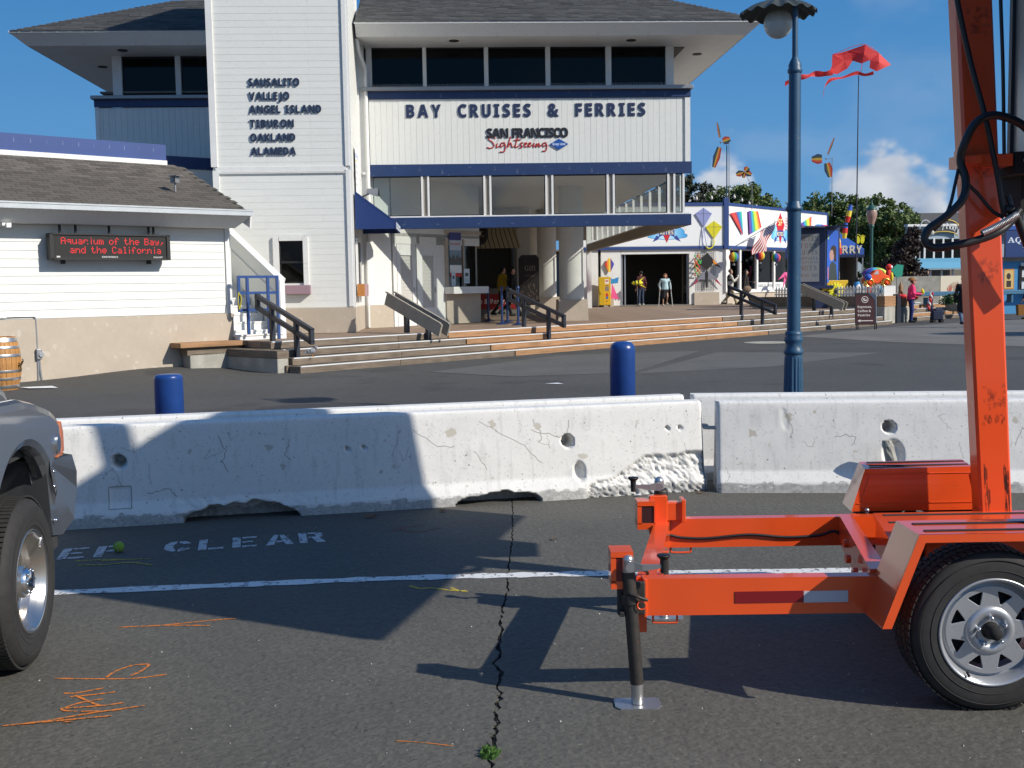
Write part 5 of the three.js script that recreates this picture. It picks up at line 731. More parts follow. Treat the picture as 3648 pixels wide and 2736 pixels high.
  const crank = (x, y, z, dir, ky) => {
    obj('gear_head', [new THREE.CylinderGeometry(0.023, 0.024, 0.055, 24).translate(x, y - 0.005, z), new THREE.SphereGeometry(0.023, 20, 12).translate(x, y + 0.02, z)], M.silver, t);
    const c = obj('crank', [loft([[[x, y + 0.024, z + 0.03], [x, y - 0.022, z + 0.03], [x, y - 0.022, z + 0.036], [x, y + 0.024, z + 0.036]], [[x + dir * 0.05, y + 0.014, z + 0.045], [x + dir * 0.05, y - 0.012, z + 0.045], [x + dir * 0.05, y - 0.012, z + 0.051], [x + dir * 0.05, y + 0.014, z + 0.051]], [[x + dir * 0.132, y + 0.012, z + 0.045], [x + dir * 0.132, y, z + 0.045], [x + dir * 0.132, y, z + 0.053], [x + dir * 0.132, y + 0.012, z + 0.053]]]), new THREE.CylinderGeometry(0.019, 0.019, 0.012, 22).rotateX(Math.PI / 2).translate(x + dir * 0.006, y, z + 0.036)], M.silver, t);
    obj('grip', [rod([x + dir * 0.13, y - 0.02, z + 0.045], [x + dir * 0.13, y + 0.035 * ky, z + 0.045], 0.012, 0.014), lathe([[0, 0], [0.012, 0], [0.026, 0.014], [0.024, 0.02], [0, 0.022]], 22).translate(x + dir * 0.13, y + 0.03 * ky, z + 0.045)], bk, c);
  };
  crank(-0.035, 0.555, 0.055, 1, 1);
  const j2 = jack(0.252, 0.256, -1.08, 0.56, false); obj('jack_head', [lathe([[0, 0], [0.034, 0], [0.034, 0.07], [0.028, 0.085], [0, 0.085]], 26).translate(0.245, 0.555, -1.08), RB(0.06, 0.02, 0.06, 0.004, 0.29, 0.56, -1.08)], M.jackBlack, j2); crank(0.236, 0.655, -1.08, -1, 1);
  // wiring along the far rail
  obj('cable', [pipe([[0.226, 0.495, -1.045], [0.262, 0.47, -1.04], [0.252, 0.41, -1.04], [0.28, 0.418, -1.045], [0.342, 0.404, -1.047], [0.465, 0.399, -1.047], [0.665, 0.413, -1.047], [0.843, 0.398, -1.047], [0.999, 0.404, -1.047], [1.084, 0.421, -1.045], [1.138, 0.352, -1.04]], 0.0065, 120, 8), pipe([[-0.01, 0.53, -0.01], [0.02, 0.515, -0.03], [0.05, 0.5, -0.05], [0.055, 0.47, -0.06]], 0.006, 24, 8)], bk, t);
  // sloping cross member before the deck, with bolt heads and a light inner face
  const x2 = obj('cross_member', [slab([[0.915, -0.02], [0.985, -0.02], [1.16, -1.06], [1.1, -1.06]], 0.02, 0.484), slab([[0.915, -0.02], [0.925, -0.02], [1.11, -1.06], [1.1, -1.06]], 0.115, 0.37)], m, t);
  for (const p of [[0.96, 0.42, -0.3], [0.985, 0.43, -0.48], [1.04, 0.445, -0.7]]) obj('bolt', new THREE.CylinderGeometry(0.02, 0.02, 0.02, 6).rotateZ(Math.PI / 2).translate(p[0] - 0.016, p[1], p[2]), m, x2);
  // deck with black grip strips
  const dk = obj('deck', [slab([[1.13, -0.44], [3.2, -0.44], [3.2, -0.96], [1.235, -0.96]], 0.028, 0.499), slab([[1.16, -0.46], [1.2, -0.46], [1.27, -0.94], [1.24, -0.94]], 0.16, 0.34), B(2, 0.15, 0.02, 2.3, 0.42, -0.47), B(2, 0.14, 0.02, 2.25, 0.425, -0.95)], m, t);
  M.grip = std('grip', [0.022, 0.018, 0.022], 0.95);
  for (const [z, x0] of [[-0.9, 1.262], [-0.74, 1.235], [-0.53, 1.19]]) obj('grip_strip', B(3.1 - x0, 0.003, 0.026, (3.1 + x0) / 2, 0.5285, z), M.grip, dk);
  // near fender: top, sloping ends, edge
  const nf = (dx, name) => {
    const pts = [[0.88, 0.345], [1.012, 0.695], [1.62, 0.695], [1.75, 0.345]], th = 0.008, inn = [[0.89, 0.345], [1.02, 0.687], [1.612, 0.687], [1.74, 0.345]];
    const f = obj('fender', [prism([...pts, ...inn.slice().reverse()], 0.245, -0.01), prism([...pts, [1.715, 0.345], [1.595, 0.665], [1.035, 0.665], [0.915, 0.345]], 0.008, 0.229)], m, t);
    for (const z of [0.06, 0.18]) obj('grip_strip', B(0.54, 0.003, 0.02, 1.32, 0.6975, z), M.grip, f);
    return f;
  };
  nf();
  // far fender box with a raised seam
  const ff = obj('fender', [loft([[[1.204, 0.486, -1.2], [1.84, 0.486, -1.2], [1.84, 0.486, -1.42], [1.225, 0.486, -1.42]], [[1.27, 0.698, -1.2], [1.80, 0.703, -1.2], [1.835, 0.703, -1.42], [1.308, 0.698, -1.42]]])], m, t);
  for (const z of [-1.26, -1.36]) obj('grip_strip', B(0.49, 0.004, 0.022, 1.555 + (z < -1.3 ? 0.02 : 0), 0.7035, z), M.grip, ff);
  obj('seam', [pipe([[1.255, 0.53, -1.198], [1.29, 0.66, -1.198], [1.31, 0.668, -1.198], [1.77, 0.672, -1.198], [1.79, 0.66, -1.198], [1.805, 0.6, -1.198]], 0.0022, 60, 6), B(0.58, 0.003, 0.003, 1.52, 0.525, -1.198)], m, ff);
  obj('skirt', B(0.7, 0.13, 0.01, 1.55, 0.41, -1.205), m, t); obj('knob', [new THREE.SphereGeometry(0.012, 14, 10).translate(1.275, 0.495, -1.18), rod([1.275, 0.48, -1.18], [1.275, 0.495, -1.18], 0.007)], M.silver, ff);
  // wheels
  const wheel = (x, y, z, flip) => {
    const w = group('wheel', t, x, y, z, flip ? Math.PI : 0), S = 0.309;
    obj('tyre', (() => { const g = lathe([[0.2, -0.1], [0.225, -0.103], [0.262, -0.104], [0.292, -0.094], [0.306, -0.076], [S, -0.04], [S, 0.04], [0.306, 0.076], [0.292, 0.094], [0.262, 0.104], [0.225, 0.103], [0.2, 0.1]], 72); g.rotateX(Math.PI / 2); return g; })(), M.rubber, w);
    { const gs = []; for (let i = 0; i < 72; i++) { const a = i / 72 * Math.PI * 2; for (const [zz, tw] of [[0.07, 0.35], [0.025, -0.3], [-0.025, 0.3], [-0.07, -0.35]]) { const g = B(0.019, 0.0045, 0.034, 0, 0.3105, zz); g.rotateZ(a + tw * 0.05); gs.push(g); } } for (const rr of [0.235, 0.275]) gs.push(new THREE.TorusGeometry(rr, 0.0018, 6, 90).translate(0, 0, 0.104)); obj('tread', gs, M.rubber, w); }
    M.rimSilver ??= std('rimSilver', null, 0.34, 0.55, { map: tile(256, 0.3, worn([0.44, 0.45, 0.47], 0.05, 511, [0.25, 0.24, 0.23], 0.3)) });
    const disc = new THREE.Shape(); disc.absarc(0, 0, 0.166, 0, Math.PI * 2);
    for (let i = 0; i < 8; i++) { const a = i / 8 * Math.PI * 2 + Math.PI / 8 + 0.02, p = new THREE.Path(), q = [[0.102, 0.004], [0.144, 0.031], [0.15, 0.026], [0.151, 0], [0.15, -0.026], [0.144, -0.031], [0.102, -0.004]].map(([r, d]) => [Math.cos(a) * r - Math.sin(a) * d, Math.sin(a) * r + Math.cos(a) * d]); p.moveTo(...q[0]); q.slice(1).forEach((v) => p.lineTo(...v)); p.closePath(); disc.holes.push(p); }
    obj('rim', [lathe([[0.155, 0.062], [0.172, 0.058], [0.176, 0.05], [0.181, 0.055], [0.184, 0.075], [0.19, 0.082], [0.193, 0.098], [0.2, 0.105], [0.207, 0.104], [0.206, 0.096], [0.197, 0.092], [0.19, 0.0], [0.19, -0.09]], 72).rotateX(Math.PI / 2), new THREE.ExtrudeGeometry(disc, { depth: 0.004, bevelEnabled: true, bevelSize: 0.002, bevelThickness: 0.002, bevelSegments: 2, curveSegments: 40 }).translate(0, 0, 0.064), lathe([[0.05, 0.066], [0.058, 0.078], [0.075, 0.083], [0.088, 0.077], [0.093, 0.068]], 48).rotateX(Math.PI / 2)], M.rimSilver, w);
    obj('hub', [lathe([[0.0, 0.13], [0.022, 0.129], [0.026, 0.11], [0.027, 0.085], [0.034, 0.075], [0.034, 0.05], [0.1, 0.02]], 32).rotateX(Math.PI / 2)], M.blackMatte, w);
    obj('brake_drum', [new THREE.CylinderGeometry(0.14, 0.14, 0.08, 32).rotateX(Math.PI / 2)], M.blackMatte, w);
    for (let i = 0; i < 5; i++) { const a = i / 5 * Math.PI * 2 + Math.PI / 2 + 0.1; const n = obj('lug_nut', [new THREE.CylinderGeometry(0.0085, 0.0095, 0.02, 6).rotateX(Math.PI / 2), new THREE.SphereGeometry(0.008, 10, 8).translate(0, 0, 0.01)], M.chrome, w); n.position.set(Math.cos(a) * 0.052, Math.sin(a) * 0.052, 0.082); }
    obj('valve', rod([-0.09, -0.155, 0.085], [-0.093, -0.162, 0.11], 0.005), bk, w);
    return w;
  };
  wheel(1.312, 0.309, 0.088, false); wheel(1.56, 0.309, -1.32, true); obj('axle', rod([1.32, 0.31, 0.02], [1.52, 0.31, -1.25], 0.035), M.blackMatte, t);
  // the mast, leaning a little, with collar
  M.mast = phys('mast', null, { roughness: 0.4, clearcoat: 0.6, clearcoatRoughness: 0.15, map: canvasTex(128, 1024, (c, w, h) => { c.fillStyle = '#e3501a'; c.fillRect(0, 0, w, h); const r = rng(21); for (const y of [150, 290, 400, 560, 700, 760]) { for (let i = 0; i < 34; i++) { c.fillStyle = `rgba(60,14,6,${0.05 + 0.2 * r()})`; const bh = 3 + 10 * r(); c.fillRect(w * (0.2 + 0.6 * r()), h - y + (r() - 0.5) * 26, 5 + 12 * r(), bh * 0.5); } } for (let i = 0; i < 70; i++) { c.fillStyle = `rgba(30,8,6,${0.15 + 0.4 * r()})`; c.fillRect((i % 3 ? 96 : 26) + (r() - 0.5) * 18, h - 24 - r() * 50, 2 + 3 * r(), 4 + 16 * r()); } for (let i = 0; i < 26; i++) { c.fillStyle = `rgba(40,10,6,${0.1 + 0.3 * r()})`; c.fillRect(20 + r() * 80, h - 120 - r() * 9, 8 * r() + 3, 2 + 3 * r()); } }) });
  const lean = (y) => -0.066 * (y - 0.54);
  { const y1 = 4.7, pts = [], w0 = 0.153, w1 = 0.175, d = 0.105, z = -0.95; const ring = (y, w) => { const x = 1.737 + lean(y), b = 0.012; return [[x + b, y, z], [x + w - b, y, z], [x + w, y, z - b], [x + w, y, z - d + b], [x + w - b, y, z - d], [x + b, y, z - d], [x, y, z - d + b], [x, y, z - b]]; }; const g = loft([ring(0.45, w0), ring(2.2, w0 + 0.012), ring(y1, w1)].reverse()); const b = flat(g), p = b.attributes.position, uv = new Float32Array(p.count * 2); for (let i = 0; i < p.count; i++) { uv[i * 2] = (p.getX(i) - 1.737 - lean(p.getY(i))) / 0.17; uv[i * 2 + 1] = (p.getY(i) - 0.45) / 4.3; } b.setAttribute('uv', new THREE.BufferAttribute(uv, 2)); M.mast.side = THREE.DoubleSide; obj('mast', b, M.mast, t, true); }
  obj('collar', [B(0.235, 0.055, 0.15, 1.725, 2.165, -0.995), B(0.02, 0.085, 0.06, 1.585, 2.165, -0.9), B(0.1, 0.03, 0.05, 1.63, 2.165, -0.9)], m, t);
  // unseen box right of the frame, added and sized to shade the road
  obj('shading_box', [slab([[1.70, 0.2], [3.1, 0.2], [3.1, -0.2], [1.81, -0.2]], 0.36, 0.705)], m, t);
  // hoses
  M.hose = std('hose', [0.014, 0.014, 0.016], 0.42);
  obj('hose', pipe([[1.95, 2.2, -0.86], [1.843, 2.31, -0.84], [1.714, 2.353, -0.83], [1.632, 2.32, -0.83], [1.586, 2.229, -0.84], [1.578, 2.157, -0.86], [1.595, 2.064, -0.84], [1.572, 1.978, -0.82], [1.494, 1.901, -0.82], [1.424, 1.851, -0.82], [1.406, 1.803, -0.82], [1.444, 1.767, -0.81], [1.538, 1.776, -0.8], [1.642, 1.799, -0.8], [1.725, 1.83, -0.8], [1.787, 1.872, -0.82], [1.84, 1.93, -0.84]], 0.0185, 150, 14), M.hose, t);
  obj('hose', pipe([[1.52, 3.1, -0.88], [1.559, 2.866, -0.88], [1.622, 2.602, -0.88], [1.69, 2.335, -0.86], [1.747, 2.086, -0.86], [1.775, 1.941, -0.86], [1.80, 1.905, -0.86], [1.815, 1.93, -0.86], [1.8, 2.0, -0.87]], 0.0125, 90, 10), M.hose, t);
  obj('hose', pipe([[1.72, 3.1, -0.83], [1.732, 2.848, -0.83], [1.753, 2.547, -0.84], [1.775, 2.182, -0.86]], 0.0085, 50, 8), M.hose, t);
  obj('hose', pipe([[1.569, 2.12, -0.86], [1.545, 2.04, -0.84], [1.524, 1.963, -0.83], [1.49, 1.885, -0.83], [1.45, 1.845, -0.83]], 0.008, 40, 8), M.hose, t);
  obj('hose', pipe([[1.595, 2.1, -0.89], [1.63, 2.05, -0.89], [1.676, 2.005, -0.89], [1.74, 1.931, -0.89], [1.787, 1.9, -0.88]], 0.009, 40, 8), M.hose, t);
  obj('flex_conduit', [pipe([[1.65, 1.826, -0.785], [1.716, 1.856, -0.785], [1.81, 1.91, -0.8]], 0.014, 40, 12)].concat(Array.from({ length: 26 }, (_, i) => { const f = i / 25, g = new THREE.TorusGeometry(0.0145, 0.0022, 6, 16); g.rotateY(Math.PI / 2); g.rotateZ(0.44 + f * 0.1); return g.translate(lerp(1.652, 1.806, f), lerp(1.827, 1.907, f) - 0.004 * Math.sin(f * 3.1), -0.785); })), M.galv, t);
  obj('fitting', [new THREE.CylinderGeometry(0.021, 0.021, 0.04, 18).rotateZ(Math.PI / 2).translate(1.8, 1.935, -0.86), rod([1.83, 1.9, -0.84], [1.95, 1.62, -0.86], 0.02), B(0.05, 0.04, 0.05, 1.83, 1.9, -0.85)], M.black, t);
  // the message board seen edge-on, with frame and lift bracket
  { const a = [2.345, -2.055], b = [1.67, 0.6], th = 0.09, dx = b[0] - a[0], dz = b[1] - a[1], Ln = Math.hypot(dx, dz), nx = -dz / Ln, nz = dx / Ln; const P = (s, off) => [a[0] + dx * s + nx * off, a[1] + dz * s + nz * off];
    M.boardFace = phys('boardFace', [0.13, 0.132, 0.125], { roughness: 0.32, clearcoat: 0.5, clearcoatRoughness: 0.2 });
    const plate = (s0, s1, o0, o1, y0, y1) => { const c = [P(s0, o0), P(s1, o0), P(s1, o1), P(s0, o1)]; return loft([c.map(([x, z]) => [x, y0, z]), c.map(([x, z]) => [x, y1, z])]); };
    const sgn = nx < 0 ? 1 : -1;
    const bd = obj('message_board', plate(0, 1, -th * sgn, 0, 2.2, 4.42), M.boardFace, t);
    obj('frame', [plate(0, 1, -th * sgn, 0.018 * sgn, 2.15, 2.21), plate(0, 1, -th * sgn, 0.018 * sgn, 4.4, 4.46), plate(-0.02, 0.012, -th * sgn, 0.018 * sgn, 2.15, 4.46), plate(0.99, 1.02, -th * sgn, 0.018 * sgn, 2.15, 4.46)], bk, bd);
    obj('lift_bracket', [B(0.16, 0.1, 0.3, 1.93, 2.15, -1.06), B(0.3, 0.2, 0.35, 2.08, 2.04, -1.2)], M.blackMatte, t); obj('bolt', new THREE.SphereGeometry(0.016, 12, 8).translate(1.9, 2.16, -0.905), M.reflWhite, t); }
}
// ---------- the silver pickup at the left edge ----------
{
  const T = thing('pickup_truck', 'silver pickup truck nosed up to the barrier, only its front corner in view', 'pickup truck', [-2.12, 0, -4.789], rad(7));
  M.carSilver = phys('carSilver', [0.25, 0.265, 0.29], { roughness: 0.3, metalness: 0.7, clearcoat: 1, clearcoatRoughness: 0.05 });
  M.amber = phys('amber', [0.55, 0.17, 0.06], { roughness: 0.2, clearcoat: 0.8 }); M.wellBlack = std('wellBlack', [0.03, 0.03, 0.03], 0.9);
  // side profile in (s forward, y); s runs towards local -z
  const side = (pts, w, x, bev) => { const g = prism(pts, w, 0, bev); g.rotateY(Math.PI / 2); return g.translate(x - w, 0, 0); };
  const arch = []; for (let i = 0; i <= 16; i++) { const a = Math.PI * (1 - i / 16) - 0.0; arch.push([-0.06 + 0.435 * Math.cos(a), 0.545 + 0.42 * Math.sin(a)]); }
  const arcPts = arch.filter(([x, y]) => y > 0.57);
  // right front fender, its outer skin
  const fend = [[-0.95, 0.5], [-0.95, 1.21], [-0.3, 1.185], [-0.03, 1.176], [0.15, 1.145], [0.34, 1.1], [0.44, 1.06], [0.5, 1.02], [0.53, 0.97], [0.53, 0.865], [0.49, 0.845], [0.37, 0.835], [0.33, 0.8]].concat(arcPts.slice().reverse()).concat([[-0.53, 0.5]]);
  const toS = (pts) => pts.map(([s, y]) => [s, y]);
  const fg = side(toS(fend), 0.1, 0.02, 0.04);
  obj('fender', fg, M.carSilver, T); obj('fender', side(toS(fend.map(([a, b]) => [a, b])), 0.22, -1.72, 0.045), M.carSilver, T);
  obj('wheel_well', [side([[-0.62, 0.3], [-0.62, 1.04], [0.42, 1.02], [0.42, 0.5], [0.38, 0.3]], 0.3, -0.3, 0), side([[-0.6, 0.9], [-0.6, 1.05], [0.42, 1.04], [0.42, 0.9]], 0.25, -0.06, 0), side([[0.36, 0.35], [0.36, 0.98], [0.44, 0.98], [0.44, 0.35]], 0.3, -0.05, 0)], M.wellBlack, T);
  obj('fender_liner', [side([[0.36, 0.42], [0.39, 0.86], [0.45, 0.86], [0.45, 0.42]], 0.22, -0.01, 0.005)], M.wellBlack, T);
  obj('hood', [side([[-1.0, 1.05], [-1.0, 1.335], [-0.3, 1.31], [0.1, 1.285], [0.33, 1.24], [0.47, 1.18], [0.53, 1.1], [0.53, 1.05]], 1.36, -0.2, 0.06)], M.carSilver, T);
  obj('hood_seam', [side([[-1.0, 1.0], [-1.0, 1.2], [0.1, 1.185], [0.4, 1.11], [0.48, 1.05], [0.48, 1.0]], 0.03, -0.19, 0)], M.wellBlack, T);
  obj('grille', [side([[0.44, 0.62], [0.44, 1.06], [0.5, 1.18], [0.6, 1.17], [0.66, 1.08], [0.62, 0.66]], 1.3, -0.32, 0.03)], M.blackMatte, T);
  obj('marker_lamp', [side([[0.468, 0.872], [0.46, 1.025], [0.496, 1.02], [0.524, 0.965], [0.524, 0.872]], 0.03, 0.022, 0.006), side([[0.4, 0.858], [0.4, 0.872], [0.5, 0.872], [0.5, 0.858]], 0.02, 0.0245, 0.003)], M.amber, T);
  obj('side_lamp', [new THREE.CylinderGeometry(0.028, 0.03, 0.018, 22).rotateZ(Math.PI / 2).scale(1, 1.5, 1).translate(0.024, 0.925, -0.4)], M.chrome, T);
  obj('bumper', [loft((() => { const sec = [[0.28, 0.86, 0.0], [0.44, 0.875, 0.025], [0.62, 0.84, 0.03], [0.73, 0.74, 0.02], [0.79, 0.65, 0.0], [0.77, 0.6, 0.0], [0.68, 0.51, 0.01], [0.5, 0.47, 0.0], [0.34, 0.5, 0.0]]; const ring = (x, k) => sec.map(([s, y, o]) => [x + o * k, y, -s]); return [ring(0.0, 1), ring(-0.12, 0.3).map((p, i) => [p[0], p[1], p[2] - 0.03]), ring(-0.5, 0).map((p) => [p[0], p[1], p[2] - 0.1]), ring(-1.4, 0).map((p) => [p[0], p[1], p[2] - 0.1]), ring(-1.78, 0).map((p) => [p[0], p[1], p[2] - 0.03]), ring(-1.9, 0)]; })())], M.carSilver, T);
  obj('air_dam', [B(1.7, 0.12, 0.06, -0.95, 0.43, -0.5)], M.blackMatte, T);
  for (const y of [0.8, 0.73, 0.57]) obj('bumper_bolt', new THREE.SphereGeometry(0.011, 12, 8).translate(0.012, y, -0.35), M.chrome, T);
  // cab, door, bed: beyond the frame
  obj('cab', [side([[-1.0, 0.42], [-1.0, 1.3], [-1.75, 1.88], [-2.75, 1.9], [-2.95, 1.3], [-2.95, 0.42]], 1.86, 0.0, 0.06)], M.carSilver, T);
  obj('side_window', [side([[-1.25, 1.32], [-1.78, 1.8], [-2.68, 1.82], [-2.8, 1.32]], 0.01, 0.006, 0)], M.black, T);
  obj('bed', [side([[-3.0, 0.5], [-3.0, 1.28], [-4.9, 1.28], [-4.9, 0.5]], 1.86, 0.0, 0.04)], M.carSilver, T); obj('door_handle', B(0.02, 0.04, 0.16, 0.02, 1.12, 2.6), M.chrome, T);
  // wheels
  const wheel = (x, z, detail, mirror) => {
    const w = group('wheel', T, x, 0.372, z, mirror ? -Math.PI / 2 : Math.PI / 2), R = 0.372;
    obj('tyre', lathe([[0.222, -0.25], [0.235, -0.262], [0.29, -0.27], [0.335, -0.262], [0.36, -0.24], [R, -0.2], [R, -0.06], [0.36, -0.02], [0.335, 0.0], [0.31, 0.008], [0.29, 0.004], [0.25, 0.006], [0.232, 0.0], [0.222, -0.012]], 84).rotateX(Math.PI / 2), M.rubber, w);
    if (detail) { const gs = []; for (let i = 0; i < 96; i++) { const a = i / 96 * Math.PI * 2; for (const [zz, l, tw] of [[-0.045, 0.05, 0.0], [-0.105, 0.045, 0.016], [-0.16, 0.045, 0], [-0.215, 0.05, 0.016]]) { const g = B(0.0185, 0.009, l, 0, R + 0.0005, zz); g.rotateZ(a + tw); gs.push(g); } } for (const rr of [0.245, 0.27, 0.318]) gs.push(new THREE.TorusGeometry(rr, 0.003, 6, 96).translate(0, 0, 0.004)); obj('tread', gs, M.rubber, w); }
    M.alloy ??= std('alloy', [0.60, 0.57, 0.535], 0.22, 0.95);
    obj('rim', [lathe([[0.0, -0.03], [0.07, -0.03], [0.075, -0.09], [0.11, -0.1], [0.165, -0.1], [0.175, -0.088], [0.18, -0.06], [0.185, -0.056], [0.195, -0.03], [0.2, -0.028], [0.21, -0.004], [0.222, 0.004], [0.23, 0.0], [0.226, -0.02], [0.21, -0.03]], 84).rotateX(Math.PI / 2)], M.alloy, w);
    const hub = obj('hub', [lathe([[0.0, 0.0], [0.045, -0.002], [0.06, -0.02], [0.066, -0.05], [0.07, -0.09]], 32).rotateX(Math.PI / 2)], M.chrome, w);
    for (let i = 0; i < 8; i++) { const a = i / 8 * Math.PI * 2; obj('lug_nut', new THREE.SphereGeometry(0.008, 10, 8).translate(Math.cos(a) * 0.05, Math.sin(a) * 0.05, -0.008), M.chrome, w); }
    for (let i = 0; i < 4; i++) { const a = i / 4 * Math.PI * 2 + 0.85; const h = obj('vent_hole', new THREE.CylinderGeometry(0.028, 0.028, 0.004, 20).rotateX(Math.PI / 2).scale(1.3, 1, 1), M.wellBlack, w); h.position.set(Math.cos(a) * 0.125, Math.sin(a) * 0.125, -0.097); h.rotation.z = a + Math.PI / 2; }
    obj('wheel_weight', B(0.02, 0.05, 0.008, 0, 0.205, 0.0).rotateZ(-0.8), M.galv, w);
  };
  wheel(0, 0, true, false); wheel(0, 3.65, false, false); wheel(-1.86, 0, false, true); wheel(-1.86, 3.65, false, true);
}
// ---------- the kite shop ----------
const KP = [10.9, 0, -56.2], F1 = rad(8), F2 = rad(51);
const f1 = (g) => g.rotateY(F1), f2 = (g) => g.rotateY(F2);
const at1 = (x, y, z = 0) => [KP[0] + x * Math.cos(F1) + z * Math.sin(F1), y, KP[2] - x * Math.sin(F1) + z * Math.cos(F1)];
const at2 = (x, y, z = 0) => [KP[0] + x * Math.cos(F2) + z * Math.sin(F2), y, KP[2] - x * Math.sin(F2) + z * Math.cos(F2)];
const RAINBOW = ['#7a3fa0', '#2f5fc4', '#39b7d8', '#55c46a', '#d8ef4a', '#f6e04a', '#f39a2e', '#e5322d'];
const fabric = (name, color, extra = {}) => { const m = phys(name, null, { roughness: 0.75, side: THREE.DoubleSide, transmission: 0.25, thickness: 0, ...extra }); m.color.set(color); return m; };
{
  const K = thing('kite_shop', 'white kite shop with blue trim, painted kite fascia and wide dark doorway', 'shop', KP), W = M.whitePaint, T = M.whiteTrim;
  const logo = (c, x, y, s) => {                                       // cloud, towers, red diamond and banner
    c.save(); c.translate(x, y); c.scale(s, s);
    c.fillStyle = '#c9c6bf'; c.fillRect(-60, -62, 16, 60); c.fillRect(-56, -84, 8, 24); c.fillRect(-53, -100, 2, 18);
    c.strokeStyle = '#b3352c'; c.lineWidth = 3; c.strokeRect(44, -72, 16, 62); for (let i = 1; i < 5; i++) { c.beginPath(); c.moveTo(44, -72 + i * 13); c.lineTo(60, -72 + i * 13); c.stroke(); } c.strokeStyle = '#7a7f88'; c.lineWidth = 1.5; c.beginPath(); c.moveTo(60, -70); c.quadraticCurveTo(70, -20, 86, -8); c.stroke();
    const g = c.createLinearGradient(-80, 0, 80, 0); g.addColorStop(0, '#58b4ea'); g.addColorStop(0.5, '#d9eefa'); g.addColorStop(1, '#3fa0e0'); c.fillStyle = g; c.strokeStyle = '#2b6fb0'; c.lineWidth = 2; c.beginPath(); c.moveTo(-82, 22); c.bezierCurveTo(-86, -6, -64, 0, -62, -20); c.bezierCurveTo(-56, -44, -24, -36, -20, -10); c.bezierCurveTo(0, -30, 30, -26, 34, -6); c.bezierCurveTo(60, -36, 86, -4, 76, 8); c.bezierCurveTo(100, 8, 92, 28, 70, 26); c.bezierCurveTo(30, 36, -40, 36, -82, 22); c.fill(); c.stroke();
    c.fillStyle = '#c81f2c'; c.strokeStyle = '#8b1420'; c.beginPath(); c.moveTo(0, -92); c.lineTo(38, -40); c.lineTo(0, 46); c.lineTo(-38, -40); c.closePath(); c.fill(); c.stroke();
    c.fillStyle = '#f0dd95'; c.font = 'bold 42px sans-serif'; c.fillText('SF', -21, -36, 42);
    c.fillStyle = '#2f3f8f'; c.beginPath(); c.moveTo(-62, 44); c.lineTo(-44, 14); c.lineTo(-34, 20); c.lineTo(-34, -8); c.quadraticCurveTo(0, -24, 34, -8); c.lineTo(34, 20); c.lineTo(44, 14); c.lineTo(62, 44); c.lineTo(40, 34); c.lineTo(30, 20); c.quadraticCurveTo(0, 4, -30, 20); c.lineTo(-40, 34); c.closePath(); c.fill();
    c.fillStyle = '#f0e3b0'; c.font = 'bold 24px sans-serif'; c.fillText('KITES', -31, 10, 62); c.restore();
  };
  M.fascia1 = std('fascia1', null, 0.5, 0, { map: canvasTex(1024, 256, (c, w, h) => { c.fillStyle = '#e6e8e9'; c.fillRect(0, 0, w, h); logo(c, 650, 165, 1.5); }) });
  M.fascia2 = std('fascia2', null, 0.5, 0, { map: canvasTex(2048, 348, (c, w, h) => { c.fillStyle = '#e6e8e9'; c.fillRect(0, 0, w, h); c.strokeStyle = '#c3c7c9'; for (const x of [648, 1316]) { c.beginPath(); c.moveTo(x, 0); c.lineTo(x, h); c.stroke(); } logo(c, 992, 214, 2.25); }) });
  obj('fascia', f1(B(8.3, 2.05, 0.12, -4.15, 4.53, 0)), W, K); obj('fascia', f2(B(12.2, 2.05, 0.12, 6.1, 4.53, 0)), W, K);
  obj('painted_panel', f1(new THREE.PlaneGeometry(8.0, 1.86).translate(-4.2, 4.5, 0.065)), M.fascia1, K, true);
  obj('painted_panel', f2(new THREE.PlaneGeometry(11.9, 1.86).translate(6.15, 4.5, 0.065)), M.fascia2, K, true);
  M.shopBlue = std('shopBlue', [0.02, 0.055, 0.2], 0.5);
  obj('trim', [f1(B(8.4, 0.16, 0.18, -4.15, 5.6, 0)), f1(B(8.4, 0.15, 0.18, -4.15, 3.46, 0))], M.shopBlue, K); obj('trim', [f2(B(12.3, 0.14, 0.18, 6.1, 5.6, 0)), f2(B(12.3, 0.15, 0.18, 6.1, 3.46, 0)), f2(B(0.14, 2.2, 0.18, 12.2, 4.53, 0))], M.shopBlue, K);
  obj('corner_post', [f1(B(0.24, 2.5, 0.24, -0.05, 4.65, 0.02))], M.shopBlue, K);
  obj('roof', slab([[-8.2, 1.3], [-0.1, -0.1], [7.6, -9.4], [3, -16], [-10, -12]], 0.1, 5.3), M.roofOne, K);
  // front wall with the wide doorway
  obj('wall', [f1(B(1.0, 2.9, 0.25, -5.95, 1.98, -0.14)), f1(B(1.92, 2.9, 0.25, -0.98, 1.98, -0.14)), f1(B(3.5, 0.25, 0.25, -3.68, 3.29, -0.14)), f1(B(1.6, 2.9, 0.25, -7.4, 1.98, -0.14))], T, K);
  obj('base', f1(B(1.3, 0.65, 0.1, -1.06, 0.9, 0.03)), M.beige, K); obj('base', f1(B(0.5, 0.66, 0.12, -6.1, 0.92, 0.04)), M.beige, K);
  obj('door_frame', [f1(B(0.06, 2.6, 0.06, -5.2, 1.9, -0.2)), f1(B(0.05, 2.6, 0.06, -2.0, 1.9, -0.2)), f1(B(0.1, 2.6, 0.08, -5.38, 1.9, -0.2))], M.galv, K);
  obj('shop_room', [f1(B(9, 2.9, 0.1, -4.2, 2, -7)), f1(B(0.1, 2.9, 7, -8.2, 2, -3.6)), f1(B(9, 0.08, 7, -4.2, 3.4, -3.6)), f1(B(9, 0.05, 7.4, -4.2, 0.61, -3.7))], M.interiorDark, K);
  M.lattice = std('lattice', [0.3, 0.28, 0.25], 0.7);
